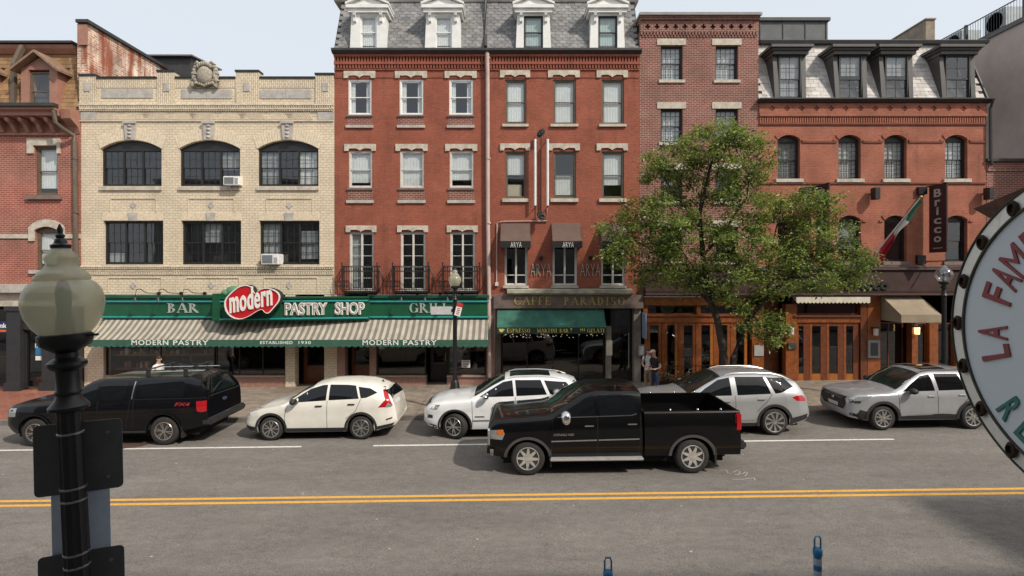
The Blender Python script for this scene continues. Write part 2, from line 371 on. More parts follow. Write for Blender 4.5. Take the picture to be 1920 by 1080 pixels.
ASPH = asphalt(); WHITEP = paint('white_road_paint', (.72,.70,.64), .75); YELP = paint('yellow_road_paint', (.72,.37,.055), .7)
CONC = randmat('concrete_slab', (.195,.158,.122), (.245,.200,.158), .9, .25, 50)
GRAN = randmat('granite_kerb', (.15,.135,.12), (.21,.19,.175), .85, .4, 60)
PAVER = brick('brick_paving', (.30,.12,.08), (.24,.09,.06), (.16,.12,.10), .2, .1, .008, .1)
STONE = mat('pale_stone', (.50,.44,.36), .85, 0, .28, 5, .35, 45)
STONEW = mat('grey_stone', (.42,.39,.35), .85, 0, .25, 4, .3, 45)
BROWNST = mat('brown_stone', (.20,.15,.13), .85, 0, .25, 3, .3, 45)
BLKM = mat('black_iron', (.008,.008,.009), .42, 0, .2, 8)
BLKP = mat('black_paint', (.018,.017,.017), .5, 0, .3, 4)
DARKGUT = mat('dark_gutter', (.035,.033,.033), .55, 0, .3, 4)
WHT = mat('white_trim', (.74,.73,.70), .5, 0, .1, 4)
OFFW = mat('offwhite_frame', (.58,.55,.50), .55, 0, .15, 6)
BRNF = mat('brown_frame', (.13,.095,.065), .6, 0, .2, 5)
DKF = mat('dark_frame', (.018,.018,.018), .5, 0, .2, 5)
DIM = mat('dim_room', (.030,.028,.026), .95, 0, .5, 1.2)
BLIND = mat('window_blind', (.62,.62,.60), .8, 0, .12, 3)
GREYBL = mat('grey_blind', (.30,.31,.31), .8, 0, .2, 2)
CURT = mat('white_curtain', (.70,.70,.68), .9, 0, .15, 12)
B_RED = brick('red_painted_brick', (.305,.092,.056), (.255,.076,.047), (.285,.105,.07), .215, .072, .009, .45, blot=.15)
B_DRED = brick('dark_red_brick', (.235,.080,.060), (.175,.060,.050), (.36,.26,.21), .215, .075, .012, .2)
B_ORG = brick('orange_red_brick', (.350,.120,.074), (.305,.102,.063), (.35,.165,.115), .215, .072, .009, .42)
B_LEFT = brick('left_red_brick', (.340,.105,.072), (.290,.088,.060), (.42,.26,.21), .22, .085, .013, .25)
B_CRM = brick('cream_brick', (.70,.585,.43), (.645,.54,.40), (.48,.395,.295), .235, .105, .013, .16, (.12,.10,.07), blot=.10)
B_CRMV = brick('cream_soldier_brick', (.70,.585,.43), (.62,.52,.385), (.38,.31,.23), .235, .085, .013, .16, (.12,.10,.07), vert=True, blot=.10)
B_OLD = brick('weathered_party_brick', (.40,.17,.10), (.62,.50,.40), (.66,.58,.48), .24, .10, .02, .92, (.26,.065,.03), dr=(.40,.62), blot=.5)
STUC = mat('taupe_stucco', (.50,.415,.37), .9, 0, .14, .9, .3, 30)
WOOD = mat('varnished_wood', (.235,.068,.018), .38, 0, .35, 7, .1, 30, coat=.3)
WOODD = mat('dark_varnished_wood', (.14,.038,.014), .4, 0, .35, 7, coat=.25)
PINK = mat('salmon_trim', (.33,.16,.115), .65, 0, .15, 4)
PIPE = mat('pink_downpipe', (.50,.38,.34), .5, 0, .15, 3)
PIPEB = mat('brown_downpipe', (.115,.085,.062), .55, 0, .2, 3)

# ------------------------------------------------------------------ the setting: ground, road, pavements
mb = MB(); mb.add([(-300,-200,-300*SL-.3),(300,-200,300*SL-.3),(300,300,300*SL-.3),(-300,300,-300*SL-.3)], [(0,1,2,3)])
tag(mb.build('ground', mat('earth', (.12,.10,.08), .95)), kind='structure')
def sheet(x0, x1, y0, y1, dz, name, m, parent=None, skew=0):
    mb = MB(); mb.add([(x0,y0,gz(x0)+dz),(x1,y0,gz(x1)+dz),(x1+skew,y1,gz(x1)+dz),(x0+skew,y1,gz(x0)+dz)], [(0,1,2,3)])
    return mb.build(name, m, parent)
KY, NK = 17.5, 4.1                                  # far and near kerb faces
nx = 60
mb = MB()
for i in range(nx):
    a, b = -60+120*i/nx, -60+120*(i+1)/nx
    mb.add([(a,NK,gz(a)),(b,NK,gz(b)),(b,KY,gz(b)),(a,KY,gz(a))], [(0,1,2,3)])
road = tag(mb.build('road', ASPH), kind='structure')
for dy in (-.115, .115): sheet(-40, 40, 11.43+dy-.055, 11.43+dy+.055, .004, 'yellow_line', YELP, road)
for a, b in ((232,565),(700,1050),(1388,1676)):
    Yl = 14.97; sheet(fx(a,Yl), fx(b,Yl), Yl-.05, Yl+.05, .004, 'white_line', WHITEP, road)
sheet(fx(-330,14.97), fx(90,14.97), 14.92, 15.02, .004, 'white_line', WHITEP, road)
CHALK = paint('utility_chalk', (.45,.43,.40), .5)
def scribble(pts, Y0, w=.02):
    for i in range(len(pts)-1):
        (x0,y0),(x1,y1) = pts[i], pts[i+1]; d = Vector((x1-x0,y1-y0)).normalized(); n = Vector((-d.y,d.x))*w/2; z = .005+.0008*(i%5)
        mb.add([(x0+n.x,y0+n.y,gz(x0)+z),(x0-n.x,y0-n.y,gz(x0)+z),(x1-n.x,y1-n.y,gz(x1)+z),(x1+n.x,y1+n.y,gz(x1)+z)], [(0,1,2,3)])
def ground_at(px, py):
    k = (py-HZ)/F; x = (px-960)/F; Y = HC/(k+SL*x); return (x*Y, Y)
mb = MB()
scribble([ground_at(*p) for p in ((1352,882),(1362,881),(1364,887),(1372,888))], 0)
scribble([ground_at(*p) for p in ((1374,886),(1382,882),(1388,885),(1384,891),(1377,890),(1392,889),(1398,885),(1402,888),(1396,893))], 0)
scribble([ground_at(*p) for p in ((1373,899),(1392,899),(1414,896),(1416,901))], 0)
mb.build('chalk_mark', CHALK, road)
mb = MB(); cx, cy = ground_at(255, 832)
mb.lathe([(.0001,.004),(.36,.003),(.37,.007),(.42,.006),(.43,-.02)], 28, (cx,cy,gz(cx)+.004)); mb.build('manhole_cover', mat('rusty_iron', (.09,.055,.04), .7, 0, .4, 20), road)
rng = random.Random(5)
mb = MB()
for i in range(60):                                 # scraps of litter and gum on the asphalt
    x, y = rng.uniform(-16,16), rng.uniform(7,15.2); r = rng.uniform(.012,.035)
    mb.add([(x+r*math.cos(t)*rng.uniform(.5,1.3), y+r*math.sin(t)*rng.uniform(.5,1), gz(x)+.006) for t in (0,1.3,2.5,3.8,5)], [(0,1,2,3,4)])
tag(mb.build('litter', mat('litter', (.45,.42,.38), .9), road), kind='stuff')
# far pavement: a bed, kerb stones, concrete slabs
def slabs(y0, y1, rows, dz0, dz1, x0, x1, wid, name):
    p = MB()
    for i in range(40):
        a, b = -60+3*i, -57+3*i
        p.add([(a,y0,gz(a)+dz0-.03),(b,y0,gz(b)+dz0-.03),(b,y1,gz(b)+dz1-.03),(a,y1,gz(a)+dz1-.03)], [(0,1,2,3)])
    walk = tag(p.build(name, mat('joint_dirt', (.09,.08,.07), .95)), kind='structure')
    n = int((x1-x0)/wid); cache = {}
    rot = (math.atan2(dz1-dz0, y1-y0), -math.atan(SL), 0)
    dy = (y1-y0)/rows
    for j in range(rows):
        for i in range(n):
            xc = x0+(i+.5)*wid; pav = name == 'pavement' and xc < -15.2
            key = 'p' if pav else 's'
            if key not in cache:
                bm = MB(); bm.box(-wid/2+.006, wid/2-.006, -dy/2+.006, dy/2-.006, -.06, 0); cache[key] = bm.mesh('slab', PAVER if pav else CONC)
            o = bpy.data.objects.new('slab', cache[key]); link(o, walk); t = (j+.5)/rows
            o.location = (xc, y0+(j+.5)*dy, gz(xc)+dz0+(dz1-dz0)*t+rng.uniform(-.003,.003)); o.rotation_euler = rot
    return walk
walk = slabs(KY+.16, 22.6, 3, .15, .21, -22.4, 22.4, 1.6, 'pavement')
bm_ = MB(); bm_.box(-.995, .995, KY, KY+.155, -.3, .152); me = bm_.mesh('kerb_stone', GRAN)
for i in range(24):
    o = bpy.data.objects.new('kerb_stone', me); link(o, walk); x = -23+2*i; o.location = (x, 0, gz(x)+rng.uniform(-.004,.004)); o.rotation_euler = (0,-math.atan(SL),0)
nwalk = slabs(-.35, NK-.16, 2, .2, .15, -12, 12, 1.6, 'near_pavement')
bm_ = MB(); bm_.box(-.995, .995, NK-.155, NK, -.3, .152); me = bm_.mesh('kerb_stone', GRAN)
for i in range(12):
    o = bpy.data.objects.new('kerb_stone', me); link(o, nwalk); x = -11+2*i; o.location = (x, 0, gz(x)); o.rotation_euler = (0,-math.atan(SL),0)

# ------------------------------------------------------------------ walls and windows
def arch_pts(xa, xb, zs, rise, n=12):
    """points along a segmental arch from (xa,zs) over to (xb,zs)"""
    w = (xb-xa)/2; r = (w*w+rise*rise)/(2*rise); cx, cz = (xa+xb)/2, zs+rise-r; a = math.asin(w/r)
    return [(cx+r*math.sin(-a+2*a*i/n), cz+r*math.cos(-a+2*a*i/n)) for i in range(n+1)]
def wall(parent, name, x0, x1, z0, z1, Y, ops, m, depth=.2):
    xs = sorted({x0,x1,*[o[0] for o in ops],*[o[1] for o in ops]}); zs = sorted({z0,z1,*[o[2] for o in ops],*[o[3] for o in ops]})
    mb = MB()
    for i in range(len(xs)-1):
        for j in range(len(zs)-1):
            cx, cz = (xs[i]+xs[i+1])/2, (zs[j]+zs[j+1])/2
            if any(o[0] < cx < o[1] and o[2] < cz < o[3] for o in ops): continue
            mb.add([(xs[i],Y,zs[j]),(xs[i+1],Y,zs[j]),(xs[i+1],Y,zs[j+1]),(xs[i],Y,zs[j+1])], [(0,1,2,3)])
    for o in ops:
        xa, xb, za, zb = o[:4]; rise = o[4] if len(o) > 4 else 0; zt = zb-rise
        q = lambda a, b: mb.add([(a[0],Y,a[1]),(b[0],Y,b[1]),(b[0],Y+depth,b[1]),(a[0],Y+depth,a[1])], [(0,1,2,3)])
        q((xa,za),(xa,zt)); q((xb,zt),(xb,za)); q((xb,za),(xa,za))
        if rise:
            A = arch_pts(xa, xb, zt, rise)
            for i in range(len(A)-1):
                q(A[i], A[i+1])
                mb.add([(A[i][0],Y,A[i][1]),(A[i+1][0],Y,A[i+1][1]),(A[i+1][0],Y,zb),(A[i][0],Y,zb)], [(0,1,2,3)])
        else: q((xa,zb),(xb,zb))
    for x in (x0, x1): mb.add([(x,Y,z0),(x,Y,z1),(x,Y+2,z1),(x,Y+2,z0)], [(0,1,2,3)])
    mb.add([(x0,Y,z1),(x1,Y,z1),(x1,Y+2,z1),(x0,Y+2,z1)], [(0,1,2,3)])
    return mb.build(name, m, parent)
def P(pxa, pxb, pya, pyb, rise=0): return (fx(pxa), fx(pxb), fz(pyb), fz(pya), rise*FY/F)
def window(parent, op, fm, Y=FY, rec=.09, fw=.05, sash=1, mun=(0,0), mun2=None, split=.5, shade=None, shade2=None, cols=1, sm=None, label=None, transom=0, casem=False, glass=None):
    """a window filling the opening op: frame, two sashes with glazing bars, panes, blinds"""
    xa, xb, za, zb, rise = (*op, 0)[:5]; sm = sm or fm; y0 = Y+rec; glass = glass or GLASS
    zt = zb-rise
    mb = MB(); e = .002
    mb.box(xa+e, xa+fw, y0, y0+.1, za+e, zt-e); mb.box(xb-fw, xb-e, y0, y0+.1, za+e, zt-e); mb.box(xa+fw, xb-fw, y0+.002, y0+.098, za+e, za+fw)
    if rise:
        A = arch_pts(xa+e, xb-e, zt, rise-e); pts = A+[(xb-e, zt-fw), (xa+e, zt-fw)]; mb.prism(pts, y0+.003, y0+.09); zb = zt-fw+.004
    else: mb.box(xa+fw, xb-fw, y0+.002, y0+.098, zb-fw, zb-e); zb = zb-fw
    w = mb.build('window', fm, parent)
    if label: w['label'] = label
    xa += fw; xb -= fw; za += fw
    cw = (xb-xa)/cols
    for c in range(cols):
        a, b = xa+c*cw, xa+(c+1)*cw
        if c: mbx = MB(); mbx.box(a-.035, a+.035, y0-.004, y0+.09, za, zb); mbx.build('mullion', fm, w)
        zm = za+(zb-za)*split
        parts = [(za, zb, y0+.035)] if sash == 0 else [(zm-.02, zb, y0+.03), (za, zm+.02, y0+.062)]
        for k, (s0, s1, yy) in enumerate(parts):
            mb = MB(); t = .038
            mb.box(a, a+t, yy, yy+.03, s0, s1); mb.box(b-t, b, yy, yy+.03, s0, s1)
            mb.box(a+t, b-t, yy+.001, yy+.029, s0, s0+t); mb.box(a+t, b-t, yy+.001, yy+.029, s1-t, s1)
            m_ = mun if (k == 0 or mun2 is None) else mun2
            for i in range(1, m_[0]): x = a+(b-a)*i/m_[0]; mb.box(x-.010, x+.010, yy+.002, yy+.022, s0+t, s1-t)
            for i in range(1, m_[1]): z = s0+(s1-s0)*i/m_[1]; mb.box(a+t, b-t, yy+.004, yy+.020, z-.010, z+.010)
            s_ = mb.build('sash', sm, w)
            g = MB(); g.add([(a+t,yy+.012,s0+t),(b-t,yy+.012,s0+t),(b-t,yy+.012,s1-t),(a+t,yy+.012,s1-t)], [(0,1,2,3)]); g.build('pane', glass, w)
        sh = shade[c % len(shade)] if isinstance(shade, list) else shade
        if sh:
            m_, lo, hi = sh; mb = MB(); zl, zh = za+(zb-za)*lo, za+(zb-za)*hi
            n = 14
            for i in range(n):                       # softly folded cloth or slats
                u0, u1 = a+(b-a)*i/n, a+(b-a)*(i+1)/n; yb0 = y0+.125+.008*(i%2); yb1 = y0+.125+.008*((i+1)%2)
                mb.add([(u0,yb0,zl),(u1,yb1,zl),(u1,yb1,zh),(u0,yb0,zh)], [(0,1,2,3)])
            mb.build('blind', m_, w)
    return w
def sill(w, xa, xb, za, zb, Y=FY, m=STONE, out=.08):
    o = MB().box(xa, xb, Y-out, Y+.1, za, zb).build('sill', m, w); return o
def psill(w, pxa, pxb, pya, pyb, m=STONE, out=.08): return sill(w, fx(pxa), fx(pxb), fz(pyb), fz(pya), m=m, out=out)
def wavy_lintel(w, pxa, pxb, pya, pyb, m=STONE, out=.06):
    """flat stone lintel whose lower edge rises in two shallow scallops between end blocks"""
    xa, xb, z1, z0 = fx(pxa), fx(pxb), fz(pya), fz(pyb); d = (z1-z0); W_ = xb-xa
    pts = [(xa,z1),(xa,z0),(xa+W_*.13,z0),(xa+W_*.16,z0+d*.34),(xa+W_*.36,z0+d*.38),(xa+W_*.46,z0+d*.2),(xa+W_*.5,z0+d*.03),(xa+W_*.54,z0+d*.2),(xa+W_*.64,z0+d*.38),(xa+W_*.84,z0+d*.34),(xa+W_*.87,z0),(xb,z0),(xb,z1)]
    return MB().prism(pts, FY-out, FY+.02).build('lintel', m, w)
def room(parent, px0, px1, py0, py1, back=.95, Y=FY):
    mb = MB(); mb.box(fx(px0)+.03, fx(px1)-.03, Y+back, Y+back+.1, fz(py1), fz(py0))
    return mb.build('interior', DIM, parent)
def dentils(parent, name, px0, px1, py0, py1, pitch, duty, out, m, Y=FY, shape=None):
    mb = MB(); x = fx(px0); e = fx(px1); p = pitch*Y/F
    while x+p*duty <= e+.001:
        mb.box(x, x+p*duty, Y-out, Y, fz(py1), fz(py0)); x += p
    return mb.build(name, m, parent)
def band(parent, name, px0, px1, py0, py1, out, m, Y=FY, dep=.0):
    return MB().box(fx(px0), fx(px1), Y-out, Y+dep, fz(py1), fz(py0)).build(name, m, parent)
def quatrefoil(parent, cpx, cpy, r, m, Y):
    mb = MB(); x, z = fx(cpx), fz(cpy)
    for i, (dx, dz) in enumerate(((1,0),(-1,0),(0,1),(0,-1))):
        mb.lathe([(r*.62,0),(r*.62,.03+.001*i)], 10, (x+dx*r*.55, Y-.034-.0008*i, z+dz*r*.55), 'y')
    mb.lathe([(r*.5,0),(r*.5,.035)], 8, (x, Y-.04, z), 'y')
    return mb.build('quatrefoil', m, parent)
def pierced_frieze(parent, px0, px1, py0, py1, centres, cpy, r, m, out=.05, depth=.14):
    """brick frieze with a row of cross-shaped piercings cut right into it"""
    Y = FY-out; xs = {fx(px0), fx(px1)}; rr = r*FY/F; zc = fz(cpy); h = rr*.42
    for c in centres:
        x = fx(c); xs |= {x-rr, x-h, x+h, x+rr}
    xs = sorted(xs); zs = [fz(py1), zc-rr, zc-h, zc+h, zc+rr, fz(py0)]
    def hole(i, j):
        if not (0 <= i < len(xs)-1 and 0 <= j < len(zs)-1): return False
        cx = (xs[i]+xs[i+1])/2; d = min(abs(cx-fx(c)) for c in centres)
        return (d < h*.5 and 1 <= j <= 3) or (h*.5 < d < rr and j == 2)
    mb = MB()
    for i in range(len(xs)-1):
        for j in range(len(zs)-1):
            a, b, c, d = xs[i], xs[i+1], zs[j], zs[j+1]
            if hole(i, j):
                mb.add([(a,Y+depth,c),(b,Y+depth,c),(b,Y+depth,d),(a,Y+depth,d)], [(0,1,2,3)])
                for (di, dj), (p, q) in (((-1,0),((a,c),(a,d))),((1,0),((b,d),(b,c))),((0,-1),((b,c),(a,c))),((0,1),((a,d),(b,d)))):
                    if not hole(i+di, j+dj): mb.add([(p[0],Y,p[1]),(q[0],Y,q[1]),(q[0],Y+depth,q[1]),(p[0],Y+depth,p[1])], [(0,1,2,3)])
            else: mb.add([(a,Y,c),(b,Y,c),(b,Y,d),(a,Y,d)], [(0,1,2,3)])
    a, b, c, d = xs[0], xs[-1], zs[0], zs[-1]
    mb.add([(a,Y,c),(b,Y,c),(b,FY+.2,c),(a,FY+.2,c)], [(3,2,1,0)]); mb.add([(a,Y,d),(b,Y,d),(b,FY+.2,d),(a,FY+.2,d)], [(0,1,2,3)])
    for x in (a, b): mb.add([(x,Y,c),(x,Y,d),(x,FY+.2,d),(x,FY+.2,c)], [(0,1,2,3)])
    return mb.build('pierced_frieze', m, parent)
def slate_roof(bld, px0, px1, py0, py1, ytop, m_slate, base_m, sw, sh, style, holes, rng, x1top=None):
    """steep roof front from the eave (FY) leaning back to ytop, hung with single slates"""
    z0, z1 = fz(py1), fz(py0, ytop); Yb, Yt = FY-.02, ytop; xa, xb = fx(px0), fx(px1); xbt = xb if x1top is None else x1top
    mb = MB(); mb.add([(xa,Yb,z0),(xb,Yb,z0),(xbt,Yt,z1),(xa,Yt,z1),(xa,Yt+4,z1),(xbt,Yt+4,z1),(xa,Yt+4,z0),(xb,Yt+4,z0)], [(0,1,2,3),(3,2,5,4),(0,3,4,6),(1,7,5,2)])
    roof = mb.build('mansard_roof', base_m, bld)
    ang = math.atan2(Yt-Yb, z1-z0); ln = math.hypot(Yt-Yb, z1-z0); t = .012
    s = MB(); w, h = sw/2-.006, sh*1.35
    t = .022
    if style == 'scale': prof = [(-w,h),(-w,sh*.42),(-w*.55,0),(w*.55,0),(w,sh*.42),(w,h)]
    elif style == 'wood': prof = [(-w,h),(-w,.004),(w*.2,0),(w,.006),(w,h)]
    else: prof = [(-w,h),(-w,0),(w,0),(w,h)]
    n = len(prof); s.add([(x,-t-.014*(1-z/h),z) for x,z in prof]+[(x,.004,z) for x,z in prof], [tuple(range(n)), *[((i+1)%n,i,n+i,n+(i+1)%n) for i in range(n)]])
    me = s.mesh('slate', m_slate); rows = int(ln/sh)+1; k = 0; rest = []
    for r in range(rows):
        d = r*sh; x = xa+(sw/2 if r % 2 else 0)+sw*.5
        if d+sh*.6 > ln: continue
        while x < xb-sw*.3:
            zz = z0+d*math.cos(ang); yy = Yb+d*math.sin(ang); zc = zz+sh*.5
            lim = xb+(xbt-xb)*(zc-z0)/(z1-z0)
            if x+sw*.45 < lim and not any(h0 < x+sw*.45 and x-sw*.45 < h1 and hz0 < zc < hz1 for h0,h1,hz0,hz1 in holes):
                o = bpy.data.objects.new('slate', me); link(o, roof); o.location = (x, yy+rng.uniform(-.004,.002), zz+rng.uniform(-.006,.006))
                o.rotation_euler = (-ang+rng.uniform(-.01,.01), rng.uniform(-.012,.012), 0); k += 1
            x += sw
    return roof
def face_y(py, py0, py1, ytop):                       # depth of the roof front at a photo row
    t = (fz(py)-fz(py1))/(fz(py0)-fz(py1)); return FY-.02+(ytop-FY+.02)*t

SLATE = randmat('grey_scale_slate', (.155,.155,.16), (.235,.225,.215), .7, .25)
SLATE2 = randmat('pale_slate', (.42,.385,.36), (.56,.52,.48), .7, .2)
SHING = randmat('brown_shingle', (.20,.115,.058), (.31,.19,.095), .9, .5)
ROOFB = mat('roof_underlay', (.05,.048,.045), .9)

# ================================================================== cream brick building
bC = empty('cream_brick_building', (fx(388), FY, .0), 'cream brick building with three wide arched windows and a carved crest', 'building')
bC.location = (0,0,0)
LW1 = [(189,303),(336,450),(483,597)]; LW2 = [(194,306),(340,452),(486,599)]
ops = [P(a,b,263,349,16) for a,b in LW1]+[P(a,b,414,496) for a,b in LW2]
wall(bC, 'wall', fx(152), fx(627)-.004, fz(552), fz(147), FY, ops, B_CRM, .22)
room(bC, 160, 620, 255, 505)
rb = random.Random(3)
for i, op in enumerate(ops[:3]):
    w = window(bC, op, DKF, fw=.07, cols=3, mun=(3,2), shade=([None,None,(GREYBL,.45,1)] if i == 1 else ([(GREYBL,.0,.95),None,(BLIND,0,1)] if i == 2 else None)), rec=.12)
    psill(w, LW1[i][0]-1, LW1[i][1]+1, 350, 357, STONE, .07)
    kx = (LW1[i][0]+LW1[i][1])/2
    mb = MB(); mb.prism([(fx(kx-11),fz(230)),(fx(kx-8),fz(263)),(fx(kx+8),fz(263)),(fx(kx+11),fz(230))], FY-.10, FY+.05); mb.pbox(kx-12, kx+12, 228, 233, FY-.15, FY-.10)
    for q in range(4): mb.ball((fx(kx), FY-.10, fz(237+q*7)), .10, .04, .06, 8, 5)
    mb.build('keystone', STONEW, w, True)
    for sgn, ex in ((-1, LW1[i][0]), (1, LW1[i][1])):
        MB().prism([(fx(ex-3*sgn*-1),fz(278)),(fx(ex+sgn*1),fz(258)),(fx(ex-sgn*16),fz(270))], FY-.015, FY+.02).build('impost_stone', STONEW, w)
    A = arch_pts(op[0]-.02, op[1]+.02, op[3]-op[4]-.0, op[4]+.02, 26); C = Vector(((op[0]+op[1])/2, op[3]-4.0))
    mb = MB()
    for q in range(26):                              # the arch ring: bricks on end, fanned out
        p0, p1 = Vector(A[q]), Vector(A[q+1]); o0 = p0+(p0-C).normalized()*.50; o1 = p1+(p1-C).normalized()*.50; g = (p1-p0)*.06
        mb.prism([tuple(p0+g),tuple(p1-g),tuple(o1-g),tuple(o0+g)], FY-.018, FY+.01)
    mb.build('arch_ring', mat('cream_plain', (.69,.58,.43), .85, 0, .2, 9), w)
for i, op in enumerate(ops[3:]):
    w = window(bC, op, DKF, fw=.07, cols=3, mun=(3,2), rec=.12, shade=([(GREYBL,.0,.25),None,None] if i == 0 else ([(GREYBL,0,1),None,(GREYBL,.1,.8)] if i == 2 else [None,(GREYBL,.5,1),None])))
    psill(w, LW2[i][0]-1, LW2[i][1]+1, 497, 501, STONE, .07)
    mb = MB(); x = LW2[i][0]
    while x < LW2[i][1]-3: mb.pbox(x, x+3.2, 399, 413.4, FY-.014, FY+.01); x += 3.75
    mb.build('lintel_course', MATS['cream_plain'], w)
    kx = (LW2[i][0]+LW2[i][1])/2; MB().prism([(fx(kx-9),fz(399)),(fx(kx-7),fz(414)),(fx(kx+7),fz(414)),(fx(kx+9),fz(399))], FY-.05, FY+.02).build('key_block', STONEW, w)
    mb = MB(); mb.pbox(kx-42, kx+42, 371.5, 373, FY-.03, FY); mb.pbox(kx-44, kx-42, 373, 398, FY-.02, FY); mb.pbox(kx+42, kx+44, 373, 398, FY-.02, FY); mb.build('panel_moulding', B_CRM, bC)
    MB().prism([(fx(kx),fz(378)),(fx(kx-6),fz(385)),(fx(kx),fz(392)),(fx(kx+6),fz(385))], FY-.025, FY+.01).build('diamond_block', STONEW, bC)
    mb = MB(); mb.pbox(kx-46, kx+52, 520, 521.6, FY-.03, FY); mb.pbox(kx-48, kx-46, 521, 548, FY-.02, FY); mb.pbox(kx+52, kx+54, 521, 548, FY-.02, FY); mb.build('panel_moulding', B_CRM, bC)
    MB().prism([(fx(kx),fz(528)),(fx(kx-6),fz(535)),(fx(kx),fz(542)),(fx(kx+6),fz(535))], FY-.025, FY+.01).build('diamond_block', STONEW, bC)
# parapet piers, coping, panels, cornices
for a, b, t in ((150,181,143),(296,328,135.5),(443,486,135.5),(592,626,141)):
    band(bC, 'parapet_pier', a, b, t, 196, .05, B_CRMV, dep=.3)
    MB().box(fx(a-1), fx(b+1), FY-.09, FY+.34, fz(t)+.002, fz(t-3.4)).build('coping', BLKP, bC)
for a, b in ((181,296),(328,443),(486,592)):
    MB().box(fx(a)+.03, fx(b)-.03, FY-.06, FY+.34, fz(147)+.003, fz(144)).build('coping', BLKP, bC)
    band(bC, 'soldier_course', a+.3, b-.3, 149, 165, .012, B_CRMV)
for a, b, t in ((191,287,167),(340,435,168),(488,584,168)):
    for u, v in ((a, (a+b)/2-.3), ((a+b)/2+.3, b)): band(bC, 'stone_panel', u, v, t, t+17, .025, STONEW)
for a in (159,308,458,605): band(bC, 'stone_panel', a, a+11, 156, 172, .075, STONEW)
for k, (a, b, o) in enumerate(((196,199,.11),(203,206,.08),(226,228,.05),(499,501.4,.09),(507,509,.06),(513,515,.04))):
    band(bC, 'string_course', 151, 626, a, b, o, mat('cream_stone', (.60,.52,.40), .85, 0, .25, 4))
for a, b, o in ((199,203,.09),(206,209,.06),(501.4,505,.07),(509,513,.05)):
    dentils(bC, 'dentil_course', 151, 626, a, b, 4.4, .62, o, B_CRM)
mb = MB(); x = 182                                   # frieze of bricks laid in a zigzag
while x < 588:
    up = int((x-182)/45) % 2; q = .06*(1 if up else -1)
    mb.add([(fx(x),FY-.02,fz(224)),(fx(x+2.6),FY-.02,fz(224)),(fx(x+2.6)+q*3,FY-.02,fz(211.5)),(fx(x)+q*3,FY-.02,fz(211.5))], [(0,1,2,3)]); x += 4.2
mb.build('zigzag_frieze', MATS['cream_plain'], bC)
for a, b in ((152,182),(596,626)): band(bC, 'stone_panel', a, b, 210, 225, .03, STONEW)
# carved crest
mb = MB(); cx, cz = fx(387), fz(146)
mb.ball((cx,FY-.12,cz+.05), .33, .16, .40, 16, 10); mb.ball((cx,FY-.05,cz-.22), .30, .14, .16, 12, 7)
for s in (-1, 1):
    for q in range(9):
        a = -.9+q*.33; mb.ball((cx+s*.44*math.cos(a*.9)+s*.02, FY-.08, cz+.10+.44*math.sin(a)), .105+.02*(q%2), .10, .10, 8, 6)
    mb.tube([(cx+s*(.44+.12*math.sin(t*.9)*(1-t/9)), FY-.12, cz-.40+.10*t) for t in range(8)], [.09,.08,.085,.07,.08,.07,.06,.05], 7)
    mb.tube([(cx+s*.16, FY-.14, cz+.46), (cx+s*.30, FY-.14, cz+.58), (cx+s*.40, FY-.1, cz+.50), (cx+s*.36, FY-.12, cz+.40)], [.06,.08,.06,.03], 7)
for q in range(7): mb.ball((cx+(q-3)*.085, FY-.17, cz+.53-.012*(q-3)**2), .065, .07, .10, 8, 6)
for q in range(9): mb.ball((cx+(q-4)*.09, FY-.16, cz-.28-.006*(4-abs(q-4))**2), .06, .06, .06, 7, 5)
mb.box(cx-.5, cx+.5, FY-.05, FY+.25, cz-.45, cz-.32)
mb.build('crest', mat('carved_stone', (.33,.29,.23), .9, 0, .4, 9, .5, 30), bC, True)
mb = MB(); mb.lathe([(.13,0),(.13,.62),(.15,.62),(.15,.68),(.19,.69),(.19,.74),(.05,.80)], 14, (fx(354),FY+1.3,fz(146))); mb.build('flue_pipe', mat('galvanised', (.22,.21,.20), .5, .6, .3, 5), bC, True)

